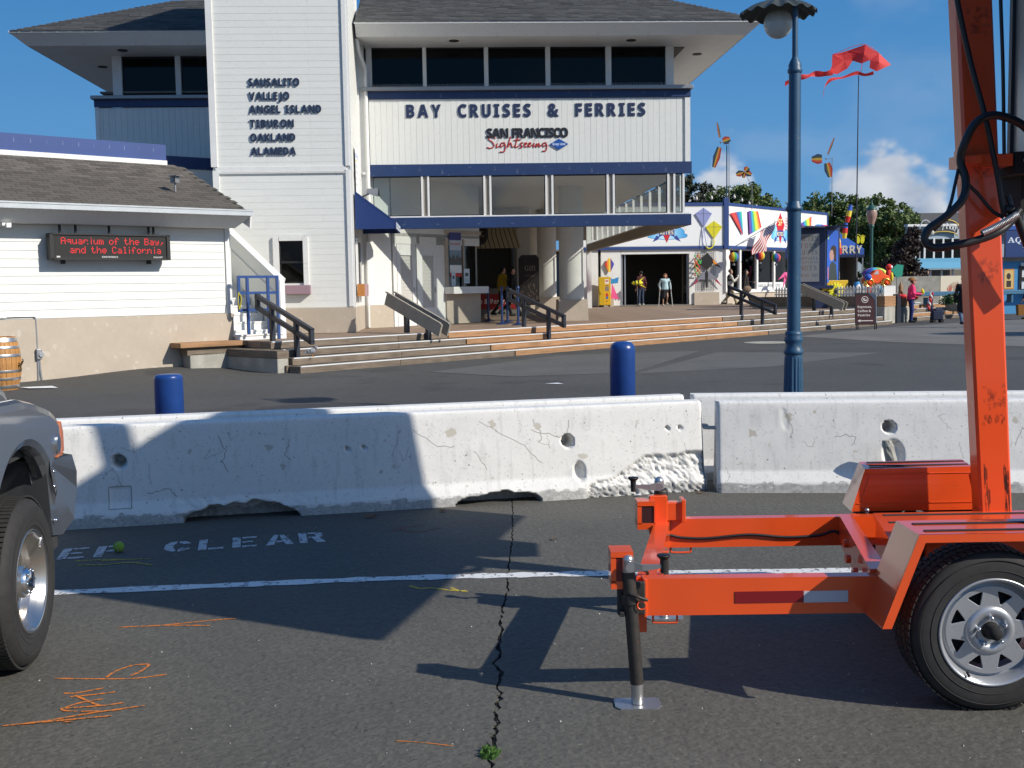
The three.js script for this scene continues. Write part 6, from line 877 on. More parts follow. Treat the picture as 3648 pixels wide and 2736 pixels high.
  { const g = []; for (let i = 0; i <= 10; i++) g.push(f1(B(0.012, 2.0, 0.012, -1.56 + i * 0.096, 2.32, 0.03))); for (let i = 0; i <= 20; i++) g.push(f1(B(0.97, 0.012, 0.012, -1.08, 1.32 + i * 0.1, 0.03))); stuff(obj('wire_lattice', g, M.lattice, K)); }
  // long window wall
  obj('base', f2(B(12.2, 0.62, 0.2, 6.1, 0.84, -0.05)), M.beige, K); obj('sill', f2(B(12.2, 0.1, 0.26, 6.1, 1.2, -0.02)), T, K);
  obj('window_post', f2(B(0.42, 2.2, 0.2, 0.1, 2.3, -0.08)), T, K);
  for (const x of [1.46, 3.36, 5.38, 7.3, 9.2, 11.1, 12.1]) obj('window_post', f2(B(0.19, 2.2, 0.16, x, 2.3, -0.06)), T, K);
  for (let i = 0; i < 6; i++) { const a = [0.31, 1.56, 3.46, 5.48, 7.4, 9.3][i], b = [1.36, 3.26, 5.28, 7.2, 9.1, 11.0][i]; const f = obj('window', [f2(B(b - a, 0.08, 0.1, (a + b) / 2, 3.36, -0.08)), f2(B(b - a, 0.08, 0.1, (a + b) / 2, 1.29, -0.08))], T, K); obj('pane', f2(B(b - a, 2.0, 0.01, (a + b) / 2, 2.32, -0.1)), M.darkGlass, f); }
  M.windowCard = std('windowCard', null, 0.7, 0, { map: canvasTex(512, 64, (c, w, h) => { c.fillStyle = '#d8dcdc'; c.fillRect(0, 0, w, h); c.fillStyle = '#4a5258'; c.font = 'bold 40px sans-serif'; c.fillText('FAMILY   SPORT KITES', 14, 48, 480); }) });
  obj('window_card', f2(new THREE.PlaneGeometry(3.5, 0.34).translate(5.1, 1.5, -0.06)), M.windowCard, K, true);
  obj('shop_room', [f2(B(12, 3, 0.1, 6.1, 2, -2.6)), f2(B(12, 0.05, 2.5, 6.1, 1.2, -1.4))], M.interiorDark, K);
  // kites shown behind the glass
  { const r = rng(91), cols = ['#2a78b8', '#c03030', '#1f9fc8', '#d8a028', '#2fa060', '#203870', '#c04890', '#184878']; for (let i = 0; i < 22; i++) { const x = 0.6 + i * 0.5, y = 1.7 + 1.3 * r(), s = 0.22 + 0.25 * r(), m = M['shown' + i % 8] ??= fabric('shown' + i % 8, cols[i % 8]); const g = prism([[0, s], [s * 0.8, 0.05], [0, -s * 1.2], [-s * 0.8, 0.05]], 0.01).rotateZ((r() - 0.5) * 1.4).translate(x, y, -0.5 - r() * 0.5); obj('display_kite', f2(g), m, K); } }
  M.skyCard = std('skyCard', [0.14, 0.33, 0.55], 0.8); obj('display_board', [f2(B(1.2, 1.0, 0.04, 2.5, 1.85, -0.9)), f2(B(1.6, 0.9, 0.04, 4.4, 1.85, -0.9)), f2(B(1.4, 0.9, 0.04, 6.4, 1.8, -0.9))], M.skyCard, K);
  // bulbs strung over the roof edge
  M.wire = std('wire', [0.03, 0.03, 0.03], 0.6); M.bulb = std('bulb', [0.62, 0.60, 0.52], 0.3);
  const S = thing('bulb_string', 'string of white bulbs sagging along the kite shop roof edge', 'string lights', KP);
  const p1 = [], bulbs = [];
  for (let i = 0; i <= 40; i++) { const t = i / 40, x = -2.6 + 2.6 * t; p1.push([x * Math.cos(F1), 6.2 - 0.2 * Math.sin(Math.PI * t), -x * Math.sin(F1)]); } for (let i = 1; i <= 60; i++) { const t = i / 60, x = 12.2 * t; p1.push([x * Math.cos(F2), 6.25 - 0.62 * Math.min(1, t * 3) - 0.0 * Math.sin(Math.PI * t), -x * Math.sin(F2)]); }
  obj('wire', pipe(p1, 0.012, 160, 5), M.wire, S);
  for (let i = 4; i < p1.length; i += i < 40 ? 12 : 4) { const [x, y, z] = p1[i]; obj('bulb', [new THREE.SphereGeometry(0.07, 12, 10).scale(1, 1.3, 1).translate(x, y - 0.13, z), C(0.03, 0.03, 0.08, x, y - 0.08, z, 10)], M.bulb, S); }
  obj('pole', rod([0, 5.6, 0.05], [0, 8.5, 0.05], 0.03), M.tealPost, S);
}
// kites, flag and wind toys hung on the shop: each a thing of its own
{
  const kiteQuad = (pts, th = 0.012) => prism(pts, th);
  const cross = (pts) => [pipe([[...pts[0], 0.02], [...pts[2], 0.02]], 0.006, 4, 5), pipe([[...pts[1], 0.02], [...pts[3], 0.02]], 0.006, 4, 5)];
  const lil = thing('diamond_kite', 'pale lilac diamond kite with long tails on the fascia', 'kite', at1(-1.24, 4.9, 0.12), F1); M.lilac = fabric('lilac', '#9aa4d8'); M.spar = std('spar', [0.2, 0.2, 0.22], 0.6);
  const q = [[0.0, 0.52], [0.43, 0.23], [0.02, -0.45], [-0.43, 0.23]]; obj('sail', kiteQuad(q), M.lilac, lil); obj('spar', cross(q), M.spar, lil); obj('tail', [pipe([[0, -0.45, 0.02], [-0.05, -0.9, 0.03], [-0.1, -1.4, 0.03]], 0.018, 14, 5), pipe([[0.02, -0.45, 0.02], [0.08, -1.0, 0.04], [0.2, -1.5, 0.03], [0.3, -1.55, 0.02]], 0.018, 14, 5)], M.lilac, lil);
  const yel = thing('diamond_kite', 'bright yellow diamond kite beside the blue corner post', 'kite', at1(-0.7, 4.35, 0.12), F1); M.kiteYellow = fabric('kiteYellow', '#e8e020'); const y2 = [[0, 0.42], [0.44, 0.12], [0, -0.48], [-0.44, 0.12]]; obj('sail', kiteQuad(y2), M.kiteYellow, yel); obj('spar', cross(y2), M.spar, yel); obj('tail', pipe([[0, -0.48, 0.02], [-0.02, -0.75, 0.03], [-0.15, -0.92, 0.04], [-0.3, -0.95, 0.03], [-0.42, -0.86, 0.02]], 0.035, 24, 5), M.kiteYellow, yel);
  const stripeKite = (lab, x, y, pts, cols) => { const k = thing('stripe_kite', lab, 'kite', at2(x, y, 0.14), F2); // fan of coloured strips
    const [a, b, c, d] = pts; cols.forEach((col, i) => { const n = cols.length, t0 = i / n, t1 = (i + 1) / n, m = M['strip' + col] ??= fabric('strip' + col, col); const P = (e, f, t) => [lerp(e[0], f[0], t), lerp(e[1], f[1], t)]; obj('panel', prism([P(a, b, t0), P(a, b, t1), P(d, c, t1), P(d, c, t0)], 0.012), m, k); }); return k; };
  stripeKite('narrow red and blue striped kite left of the flag', 0.72, 4.7, [[-0.6, 0.45], [0.62, 0.6], [0.78, -0.55], [0.72, -0.6]], ['#d83038', '#e0503c', '#c02a44', '#2f6fc0', '#2a9ac8', '#3fc8b0']);
  stripeKite('wide rainbow kite above the striped flag', 2.75, 4.75, [[-0.68, 0.6], [0.4, 0.62], [0.8, -0.2], [-0.55, -0.6]], RAINBOW);
  stripeKite('rainbow kite right of the lamp post on the white fascia', 9.4, 4.72, [[-1.0, 0.2], [0.4, 0.65], [0.35, -0.6], [-0.1, -0.62]], RAINBOW);
  stripeKite('blue and pink striped kite at the right end of the fascia', 11.2, 4.7, [[-0.7, 0.25], [0.8, 0.25], [-0.1, -0.6], [-0.5, -0.62]], ['#2a7ac0', '#2f90d0', '#3a58b8', '#7a48b0', '#c83a88', '#e03848']);
  // flag
  const fl = thing('striped_flag', 'red and white striped flag with blue star corner on a slanted pole', 'flag', at2(0.82, 3.55, 0.1), F2);
  obj('pole', rod([0, 0, 0], [2.5, 1.25, 1.0], 0.02), M.spar, fl);
  M.flag = std('flag', null, 0.8, 0, { map: canvasTex(256, 160, (c, w, h) => { for (let i = 0; i < 13; i++) { c.fillStyle = i % 2 ? '#d8d4cf' : '#a02632'; c.fillRect(0, i * h / 13, w, h / 13 + 1); } c.fillStyle = '#26305c'; c.fillRect(0, 0, w * 0.4, h * 7 / 13); c.fillStyle = '#d8d4cf'; for (let y = 0; y < 5; y++) for (let x = 0; x < 6; x++) { c.beginPath(); c.arc(9 + x * 17, 9 + y * 17, 3, 0, 7); c.fill(); } }) }); M.flag.side = THREE.DoubleSide;
  { const pos = [], uv = [], nx = 14, ny = 10, P = (u, v) => { const along = lerp(0.96, 0.6, v), drop = u * 1.6; return [2.5 * along - 0.72 * u, 1.25 * along - drop * (0.92 - 0.15 * v), 1.0 * along + 0.1 * Math.sin(u * 7 + v * 6) - 0.15 * u]; }; for (let i = 0; i < nx; i++) for (let j = 0; j < ny; j++) { const c4 = [[i, j], [i + 1, j], [i + 1, j + 1], [i, j], [i + 1, j + 1], [i, j + 1]]; for (const [a, b] of c4) { pos.push(...P(a / nx, b / ny)); uv.push(a / nx, 1 - b / ny); } } const g = new THREE.BufferGeometry(); g.setAttribute('position', new THREE.Float32BufferAttribute(pos, 3)); g.setAttribute('uv', new THREE.Float32BufferAttribute(uv, 2)); g.computeVertexNormals(); obj('cloth', g, M.flag, fl, true); }
  // balloon spinners
  const spin = ['rainbow balloon spinner hanging at the shop corner nearest the doorway', 'red and green balloon spinner hanging beside the flag', 'yellow and blue balloon spinner hanging left of the lamp post', 'striped balloon spinner half hidden by the teal lamp post'];
  [[-0.2, 2.95, 0.5, 0], [2.89, 3.05, 0.4, 2], [4.75, 2.97, 0.4, 4], [6.65, 2.97, 0.4, 1]].forEach(([x, y, z, sh], i) => { const b = thing('balloon_spinner', spin[i], 'wind spinner', at2(x, y, z), 0, 'balloon wind spinners'); const n = 12; for (let k = 0; k < n; k++) { const cols = ['#e03030', '#f08a28', '#f2d838', '#3fae50', '#2a6fc8', '#6a3a98']; const m = M['ball' + k % 6] ??= fabric('ball' + k % 6, cols[k % 6]); obj('gore', new THREE.SphereGeometry(0.245, 4, 12, (k + sh) / n * Math.PI * 2, Math.PI * 2 / n), m, b); } obj('basket', C(0.06, 0.07, 0.1, 0, -0.42, 0, 10), M.spar, b); obj('cord', rod([0, -0.36, 0], [0, 0.45, 0], 0.006), M.spar, b); });
  // kites on the lattice wall
  M.kiteBlack = fabric('kiteBlack', '#16181c', { transmission: 0.05 }); M.kiteRedish = fabric('kiteRedish', '#a8264a'); M.kiteGrey = fabric('kiteGrey', '#8a8a98');
  const k1 = thing('delta_kite', 'black delta kite with rainbow wing tips on the lattice wall', 'kite', at1(-1.05, 2.75, 0.1), F1); obj('sail', prism([[0, 0.45], [0.75, -0.35], [0.3, -0.1], [0, -0.42], [-0.3, -0.1], [-0.75, -0.35]], 0.015), M.kiteBlack, k1); obj('wing_tip', [prism([[0.28, 0.12], [0.6, -0.18], [0.32, -0.1]], 0.01, 0.02)], M['strip#f39a2e'], k1); obj('wing_tip', [prism([[-0.28, 0.12], [-0.6, -0.18], [-0.32, -0.1]], 0.01, 0.02)], M['strip#55c46a'], k1);
  const k2 = thing('delta_kite', 'grey bird-shaped kite with red wing tips low on the lattice', 'kite', at1(-1.08, 1.95, 0.1), F1); obj('sail', prism([[0, 0.38], [0.25, 0.22], [0.8, -0.45], [0.35, -0.08], [0.08, -0.1], [0.05, -0.5], [-0.05, -0.5], [-0.08, -0.1], [-0.35, -0.08], [-0.8, -0.45], [-0.25, 0.22]], 0.015), M.kiteGrey, k2); obj('body', prism([[0, 0.42], [0.08, 0.2], [0.04, -0.5], [-0.04, -0.5], [-0.08, 0.2]], 0.01, 0.016), M.kiteBlack, k2); obj('wing_tip', prism([[0.5, -0.05], [0.8, -0.45], [0.45, -0.18]], 0.01, 0.016), M.kiteRedish, k2); obj('wing_tip', prism([[-0.5, -0.05], [-0.8, -0.45], [-0.45, -0.18]], 0.01, 0.016), M.kiteRedish, k2);
  const sw = thing('swirl_spinner', 'curling orange and green ribbon spinner left of the black kite', 'wind spinner', at1(-1.6, 2.6, 0.2), F1); for (const [c, a] of [['#f39a2e', 0], ['#e5322d', 2.1], ['#55c46a', 4.2]]) { const p = []; for (let i = 0; i <= 24; i++) { const t = i / 24; p.push([0.12 * Math.sin(t * 9 + a), 0.5 - t * 1.05, 0.1 * Math.cos(t * 9 + a)]); } obj('ribbon', pipe(p, 0.03, 50, 5), M['strip' + c], sw); }
  const k3 = thing('diamond_kite', 'dark rainbow diamond kite on the pier left of the doorway', 'kite', at1(-6.05, 2.7, 0.1), F1); [['#e5322d', 0], ['#f39a2e', 1], ['#f6e04a', 2], ['#7a3fa0', 3], ['#2f5fc4', 4]].forEach(([c, i]) => { const t0 = -0.22 + i * 0.088, t1 = t0 + 0.088, hh = (t) => 0.35 * (1 - Math.abs(t) / 0.24), lo = (t) => -0.5 * (1 - Math.abs(t) / 0.24); obj('panel', prism([[t0, lo(t0)], [t1, lo(t1)], [t1, hh(t1)], [t0, hh(t0)]], 0.012), M['strip' + c], k3); });
  const pk = thing('pink_streamer', 'pink and blue streamer toy standing by the yellow box', 'wind toy', at1(-5.95, 1.0, 0.35), F1); M.pink = fabric('pink', '#e85a9c'); M.toyBlue = fabric('toyBlue', '#2f8fd0'); obj('fin', prism([[-0.1, 0], [0.3, -0.05], [-0.05, 0.75]], 0.03), M.pink, pk); obj('wing', prism([[-0.25, 0.7], [0.25, 0.75], [0.3, 1.05], [0, 0.95], [-0.3, 1.1]], 0.03), M.toyBlue, pk);
  const fg = thing('flamingo_spinner', 'pink flamingo wind spinner on a thin pole before the window', 'wind spinner', at2(4.7, 0.59, 1.0), F2); obj('pole', rod([0, 0, 0], [0, 1.3, 0], 0.012), M.spar, fg); obj('body', [new THREE.SphereGeometry(0.2, 16, 12).scale(1.2, 0.9, 0.7).translate(0, 1.42, 0), pipe([[0.15, 1.5, 0], [0.32, 1.7, 0], [0.25, 1.9, 0], [0.38, 1.95, 0]], 0.045, 16, 8)], M.pink, fg); obj('wing', [prism([[-0.1, 1.4], [-0.95, 1.2], [-0.2, 1.6]], 0.02), prism([[0.05, 1.3], [-0.4, 0.72], [-0.25, 1.35]], 0.02)], M.pink, fg);
  const bee = thing('bee_spinner', 'yellow and black bee spinner on a stand in the dark doorway', 'wind spinner', at1(-4.75, 0.59, 0.5), F1); obj('pole', [rod([0, 0, 0], [0, 1.1, 0], 0.012), C(0.12, 0.12, 0.02, 0, 0, 0)], M.spar, bee); obj('body', [new THREE.SphereGeometry(0.13, 14, 10).scale(2.2, 0.9, 0.9).translate(0, 1.15, 0)], M.kiteYellow, bee); obj('stripe', [B(0.05, 0.24, 0.24, 0.05, 1.15, 0), B(0.05, 0.22, 0.22, -0.12, 1.15, 0)], M.kiteBlack, bee); obj('wing', [prism([[0, 1.22], [0.35, 1.45], [0.15, 1.2]], 0.02), prism([[0.1, 1.05], [0.45, 0.9], [0.1, 1.15]], 0.02)], M.kiteYellow, bee);
  // newspaper box
  const nb = thing('vending_box', 'tall yellow candy vending box on castors by the kite shop', 'vending box', at1(-6.42, 0.59, 0.55), F1 - 0.15); M.boxYellow = std('boxYellow', [0.62, 0.40, 0.015], 0.4); M.boxArt = std('boxArt', null, 0.5, 0, { map: canvasTex(96, 224, (c, w, h) => { c.fillStyle = '#e0ac18'; c.fillRect(0, 0, w, h); c.fillStyle = '#e6e0d6'; c.fillRect(20, 14, 58, 40); c.fillStyle = '#b8342c'; c.fillRect(28, 24, 42, 10); c.fillStyle = '#8c8074'; c.fillRect(20, 74, 58, 40); c.fillStyle = '#2b2b2b'; c.fillRect(26, 64, 46, 5); c.fillStyle = '#c8402e'; c.beginPath(); c.arc(48, 150, 20, 0, 7); c.fill(); c.fillStyle = '#3a70b0'; c.fillRect(30, 160, 36, 20); c.fillStyle = '#3a3220'; c.fillRect(30, 196, 30, 5); }) });
  obj('case', RB(0.58, 1.38, 0.5, 0.02, 0, 0.78, 0), M.boxYellow, nb); obj('front_print', new THREE.PlaneGeometry(0.32, 1.3).translate(0.1, 0.79, 0.252), M.boxArt, nb, true); obj('chute', B(0.12, 0.14, 0.1, -0.2, 0.75, 0.28), M.boxYellow, nb); for (const x of [-0.22, 0.22]) for (const z of [-0.18, 0.18]) obj('castor', new THREE.CylinderGeometry(0.05, 0.05, 0.03, 14).rotateZ(Math.PI / 2).translate(x, 0.05, z), M.black, nb);

  // pinwheels on poles against the sky
  const pin = (lab, p, hub, poleTop, rots, s, sy = 1) => { const w = thing('pinwheel', lab, 'wind spinner', p); obj('pole', rod([0, 0, 0], [0, poleTop, 0], 0.018), M.spar, w); obj('hub', new THREE.SphereGeometry(0.05, 10, 8).translate(...hub), M.spar, w); rots.forEach(([a, wd, len, st = 0.25]) => { const n = 5, cols = ['#26345f', '#2b4a3a', '#c8a030', '#c85a28', '#a02a2a']; for (let k = 0; k < n; k++) { const u0 = k / n, u1 = (k + 1) / n, P = (t, u) => [t, (u - 0.5) * wd * (0.25 + 0.75 * Math.sin(Math.PI * Math.min(1, t / len * 0.9)))]; obj('blade', prism([P(st, u0), P(len * 0.6, u0), P(len, u0), P(len, u1), P(len * 0.6, u1), P(st, u1)], 0.02).rotateZ(a).translate(...hub), M['pw' + k] ??= fabric('pw' + k, cols[k]), w); } }); if (Math.abs(hub[0]) > 0.02) obj('boom', rod([0, poleTop - 0.05, 0], hub, 0.014), M.spar, w); return w; };
  pin('rainbow pinwheel on a thin pole above the kite shop corner', [11.1, 5.5, -56.6], [-0.42, 3.2, 0], 3.35, [[1.75, 0.12, 1.0], [0.35, 0.42, 0.5, 0.12], [-1.85, 0.36, 1.28]], 1);
  pin('rainbow pinwheel right of the teal lamp post against the sky', [19.05, 5.5, -66.2], [-0.36, 3.35, 0], 3.4, [[1.2, 0.12, 1.3], [3.15, 0.6, 0.85], [-1.35, 0.5, 1.1]], 1);
  pin('small tilted pinwheel in front of the cloud above the shop roof', [12.45, 5.4, -57.5], [-0.38, 1.9, 0], 1.2, [[0.9, 0.35, 0.3, 0.05], [3.4, 0.34, 0.45, 0.05], [-0.4, 0.3, 0.38, 0.05], [-1.8, 0.22, 0.3, 0.05]], 1);
}
// ---------- red kite on its tall line pole ----------
{
  const k = thing('red_kite', 'red bird kite with two streamers flying from a tall dark pole', 'kite', [14.24, 0, -46]); M.kiteRed = fabric('kiteRed', '#f0302c', { transmission: 0.42 });
  obj('pole', [rod([0, 0, 0], [0.04, 9.95, 0], 0.035, 0.018)], M.railBlack, k);
  const Zk = (x, y) => 0.25 * Math.sin(x * 2.1) + 0.18 * Math.cos((y - 10) * 3);
  const face = (pts, cx, cy) => { const pos = [], C0 = [cx, cy, Zk(cx, cy) + 0.12]; for (let i = 0; i < pts.length; i++) { const a = pts[i], b = pts[(i + 1) % pts.length]; for (let s = 0; s < 4; s++) { const P = (t) => { const x = lerp(a[0], b[0], t), y = lerp(a[1], b[1], t); return [x, y, Zk(x, y)]; }; pos.push(...C0, ...P(s / 4), ...P((s + 1) / 4)); } } const g = new THREE.BufferGeometry(); g.setAttribute('position', new THREE.Float32BufferAttribute(pos, 3)); g.computeVertexNormals(); return g; };
  obj('left_wing', face([[-0.92, 10.88], [-0.36, 11.01], [0.2, 10.95], [-0.17, 10.57], [-0.4, 10.25], [-0.82, 10.03], [-1.15, 10.1], [-1.0, 10.4]], -0.5, 10.6), M.kiteRed, k);
  obj('centre_panel', face([[-0.36, 11.01], [0.29, 11.18], [0.81, 10.81], [0.44, 10.52], [0.11, 10.41], [-0.17, 10.57]], 0.22, 10.8), M.kiteRed, k);
  obj('right_wing', face([[0.81, 10.81], [1.27, 10.32], [0.63, 10.03], [0.37, 10.19], [0.44, 10.52]], 0.72, 10.4), M.kiteRed, k);
  const ribbon = (pts, w0, w1) => { const c = new THREE.CatmullRomCurve3(pts.map((p) => V(p[0], p[1], p[2] || 0))), pos = [], n = 50; for (let i = 0; i < n; i++) { const q = (t) => { const p = c.getPoint(t), w = lerp(w0, w1, t) / 2, a = 0.9 * Math.sin(t * 9); return [[p.x, p.y + w * Math.cos(a), p.z + w * Math.sin(a)], [p.x, p.y - w * Math.cos(a), p.z - w * Math.sin(a)]]; }, [a, b] = q(i / n), [d, e] = q((i + 1) / n); pos.push(...a, ...b, ...e, ...a, ...e, ...d); } const g = new THREE.BufferGeometry(); g.setAttribute('position', new THREE.Float32BufferAttribute(pos, 3)); g.computeVertexNormals(); return g; };
  obj('streamer', ribbon([[-1.0, 10.12], [-1.4, 10.02, 0.1], [-1.76, 10.05], [-2.09, 9.94, 0.1], [-2.47, 9.9], [-2.95, 9.67]], 0.26, 0.2), M.kiteRed, k); obj('streamer', ribbon([[0.65, 10.05], [0.3, 9.98], [-0.07, 10.04, 0.1], [-0.59, 9.89], [-1.1, 9.8], [-1.33, 9.53], [-1.38, 9.15]], 0.14, 0.16), M.kiteRed, k);
  obj('spar', [pipe([[-0.92, 10.88, Zk(-0.92, 10.88)], [0.29, 11.18, Zk(0.29, 11.18)], [1.27, 10.32, Zk(1.27, 10.32)]], 0.012, 30, 5), rod([0.29, 11.18, 0.1], [0.1, 10.1, 0.1], 0.012)], M.kiteRed, k);
  // windsocks tied to the pole line
  const sock = (lab, a, b, cols) => { const s = thing('windsock', lab, 'windsock', [14.24 + a[0], 0, -45.9]); cols.forEach((c, i) => { const t0 = i / cols.length, t1 = (i + 1) / cols.length, P = (t) => [lerp(0, b[0] - a[0], t), lerp(a[1], b[1], t), 0], r = (t) => 0.075 + 0.035 * Math.sin(t * 3); obj('band', rod(P(t0), P(t1), r(t0), r(t1), 12), M['strip' + c] ??= fabric('strip' + c, c), s); }); };
  sock('blue, red and yellow windsock, highest of three by the pole', [-0.26, 4.75], [-0.4, 4.05], ['#2f5fc4', '#f6e04a', '#e5322d']); sock('windsock with pale blue cap and red yellow body, middle of three', [-0.45, 4.02], [-0.52, 3.4], ['#2f5fc4', '#e5322d', '#f6e04a']); sock('yellow and red windsock over the ferry awning, lowest of three', [-0.79, 3.5], [-0.7, 2.75], ['#f6e04a', '#f39a2e', '#e5322d']);
}
// ---------- planter walls, fence and its toys ----------
const along = (p, dx, dz, t) => [p[0] + dx * t, p[1] + dz * t];
{
  const P0 = [14.2, -42.2], a = [-0.734, -0.679], b = [0.679, -0.734];
  const w = thing('planter_wall', 'timber-topped concrete planter wall below the white picket fence', 'low wall', [P0[0], 0, P0[1]], rad(47.26));
  obj('concrete', [RB(0.95, 0.66, 0.3, 0.02, 0.42, 0.33, -0.15), B(0.28, 0.66, 5.4, 0.1, 0.33, -3.0), B(5.4, 0.66, 0.28, 3.4, 0.33, -5.6)], M.concreteRaw, w); M.timberDark = std('timberDark', null, 0.85, 0, { map: M.timberOld.map });
  obj('timber', [RB(0.97, 0.4, 0.32, 0.015, 0.42, 0.86, -0.15)], M.timberNew, w); obj('timber', [RB(0.32, 0.4, 5.5, 0.015, 0.12, 0.86, -3.07)], M.timberOld, w); obj('soil', B(5, 0.05, 5.4, 2.8, 0.95, -2.9), M.timberOld, w);
  obj('pillar', B(0.34, 1.12, 0.34, 1.08, 0.56, -0.1), M.railBlack, w);
  const v = thing('planter_wall', 'second concrete wall end behind the balloon seller', 'low wall', [P0[0] + 1.0, 0, P0[1] - 1.1], rad(47.26)); obj('concrete', RB(0.7, 0.64, 0.3, 0.02, 0.5, 0.32, -0.1), M.concreteRaw, v); obj('timber', RB(0.72, 0.36, 0.32, 0.015, 0.5, 0.83, -0.1), M.timberNew, v);
  const f = thing('picket_fence', 'low white picket fence around the toy display', 'fence', [P0[0], 1.05, P0[1]], rad(47.26)), pg = boxUV(prism([[-0.032, 0], [0.032, 0], [0.032, 0.36], [0, 0.42], [-0.032, 0.36]], 0.02));
  for (let i = 0; i < 36; i++) piece('picket', pg, M.whiteTrim, f, 0.12, 0, -0.2 - i * 0.128, 0, Math.PI / 2); for (let i = 0; i < 12; i++) piece('picket', pg, M.whiteTrim, f, 0.15 + i * 0.085, 0, -0.12);
  obj('rail', [B(0.02, 0.05, 4.6, 0.1, 0.1, -2.45), B(0.02, 0.05, 4.6, 0.1, 0.28, -2.45), B(1, 0.05, 0.02, 0.62, 0.1, -0.14), B(1, 0.05, 0.02, 0.62, 0.28, -0.14)], M.whiteTrim, f);
  // toys on it
  const T = (name, lab, cat, x, z, y = 0.98, ry = 0) => thing(name, lab, cat, [x, y, z], ry); M.orangeToy = fabric('orangeToy', '#f25a1c', { transmission: 0.1 }); M.foil = std('foil', [0.85, 0.42, 0.08], 0.2, 0.9); M.teal = fabric('tealToy', '#2aa890');
  const car = T('car_spinner', 'orange car-shaped wind toy with glittering wheels behind the fence', 'wind toy', 14.42, -44.0, 1.5, 0.1); car.scale.setScalar(0.82);
  obj('body', prism([[-0.62, 0.05], [-0.66, 0.25], [-0.5, 0.42], [-0.3, 0.48], [-0.12, 0.68], [0.18, 0.72], [0.36, 0.5], [0.62, 0.38], [0.7, 0.1], [0.62, 0.02]], 0.36, -0.18, 0.05), M.orangeToy, car); obj('window', [prism([[-0.2, 0.48], [-0.06, 0.64], [0.05, 0.65], [0.05, 0.48]], 0.38, -0.19)], M.reflWhite, car);
  for (const x of [-0.42, 0.42]) { obj('wheel', [new THREE.TorusGeometry(0.19, 0.09, 8, 9).translate(x, 0.06, 0.2)], M.foil, car); obj('hub', new THREE.SphereGeometry(0.1, 8, 6).translate(x, 0.06, 0.24), M.orangeToy, car); } obj('stand', rod([0, -0.5, 0], [0, 0.1, 0], 0.03), M.spar, car);
  const par = T('parrot_spinner', 'red and yellow parrot wind toy standing behind the fence', 'wind toy', 15.12, -44.6, 1.6); par.scale.setScalar(0.85); obj('body', [new THREE.SphereGeometry(0.2, 14, 12).scale(0.75, 1.9, 0.7).translate(0, 0.25, 0)], M['strip#e5322d'], par); obj('head', new THREE.SphereGeometry(0.15, 14, 12).translate(0.02, 0.68, 0), M['strip#e5322d'], par); obj('face', new THREE.SphereGeometry(0.09, 12, 8).translate(0.09, 0.68, 0.05), M.whiteTrim, par); obj('beak', new THREE.ConeGeometry(0.06, 0.14, 10).rotateZ(-2).translate(0.2, 0.63, 0), M.black, par); obj('wing', new THREE.SphereGeometry(0.14, 10, 8).scale(0.6, 1.6, 0.7).translate(0.12, 0.22, 0.08), M.kiteYellow, par); obj('tail', prism([[-0.1, -0.1], [0.1, -0.1], [0.02, -0.7]], 0.05), M['strip#2f5fc4'], par); obj('stand', rod([0, -0.6, 0], [0, 0, 0], 0.025), M.spar, par);
  const fish = T('fish_spinner', 'teal fish wind toy right of the parrot', 'wind toy', 15.65, -45.2, 2.0); fish.scale.setScalar(0.85); obj('body', prism([[-0.3, 0.1], [0, 0.35], [0.3, 0.3], [0.25, -0.2], [0, -0.3]], 0.08), M.teal, fish); obj('stand', rod([0, -1, 0.04], [0, -0.2, 0.04], 0.02), M.spar, fish);
  const sunf = T('flower_board', 'yellow sunflower sign board behind the fence', 'sign', 12.75, -43.8, 1.0, 0.2); obj('board', RB(1.1, 0.42, 0.06, 0.02, 0, 0.48, 0), M.boxYellow, sunf); obj('petal', Array.from({ length: 14 }, (_, i) => new THREE.SphereGeometry(0.08, 8, 6).scale(1.8, 0.8, 0.4).rotateZ(i / 14 * 6.283).translate(Math.cos(i / 14 * 6.283) * 0.2, 0.28 + Math.sin(i / 14 * 6.283) * 0.2, 0.08)), M.kiteYellow, sunf); obj('heart', new THREE.SphereGeometry(0.11, 10, 8).scale(1, 1, 0.5).translate(0, 0.28, 0.1), M.timberOld, sunf);
  const pen = T('penguin_toy', 'small black and white penguin figure behind the fence', 'toy', 13.6, -43.75, 1.0); obj('body', new THREE.SphereGeometry(0.17, 14, 12).scale(0.9, 1.9, 0.8).translate(0, 0.36, 0), M.toyBlue, pen); obj('belly', new THREE.SphereGeometry(0.13, 12, 10).scale(0.9, 1.7, 0.7).translate(0.02, 0.33, 0.07), M.whiteTrim, pen); obj('head', new THREE.SphereGeometry(0.11, 12, 10).translate(0, 0.7, 0), M.black, pen);
  const bl = T('rainbow_canopy', 'rainbow striped fabric canopy toy behind the orange car', 'wind toy', 14.75, -45.2, 1.85); bl.scale.setScalar(0.72); RAINBOW.concat(RAINBOW.slice(0, 4)).forEach((c, i) => obj('panel', new THREE.SphereGeometry(0.75, 4, 8, i / 12 * 6.2832, 0.5236, 0, 1.45).scale(1, 0.62, 1), M['strip' + c] ??= fabric('strip' + c, c), bl)); obj('stand', rod([0, -1, 0], [0, 0.4, 0], 0.025), M.spar, bl);
  const b2 = T('beach_ball', 'red and blue foil balls low behind the fence', 'toy', 13.95, -43.3, 1.28); obj('ball', [new THREE.SphereGeometry(0.14, 14, 10)], M['strip#e5322d'], b2); obj('ball', new THREE.SphereGeometry(0.13, 14, 10).translate(0.45, 0.02, -0.1), M['strip#39b7d8'], b2); obj('ball', new THREE.SphereGeometry(0.14, 14, 10).translate(0.1, 0.5, -0.5), M['strip#2f5fc4'], b2);
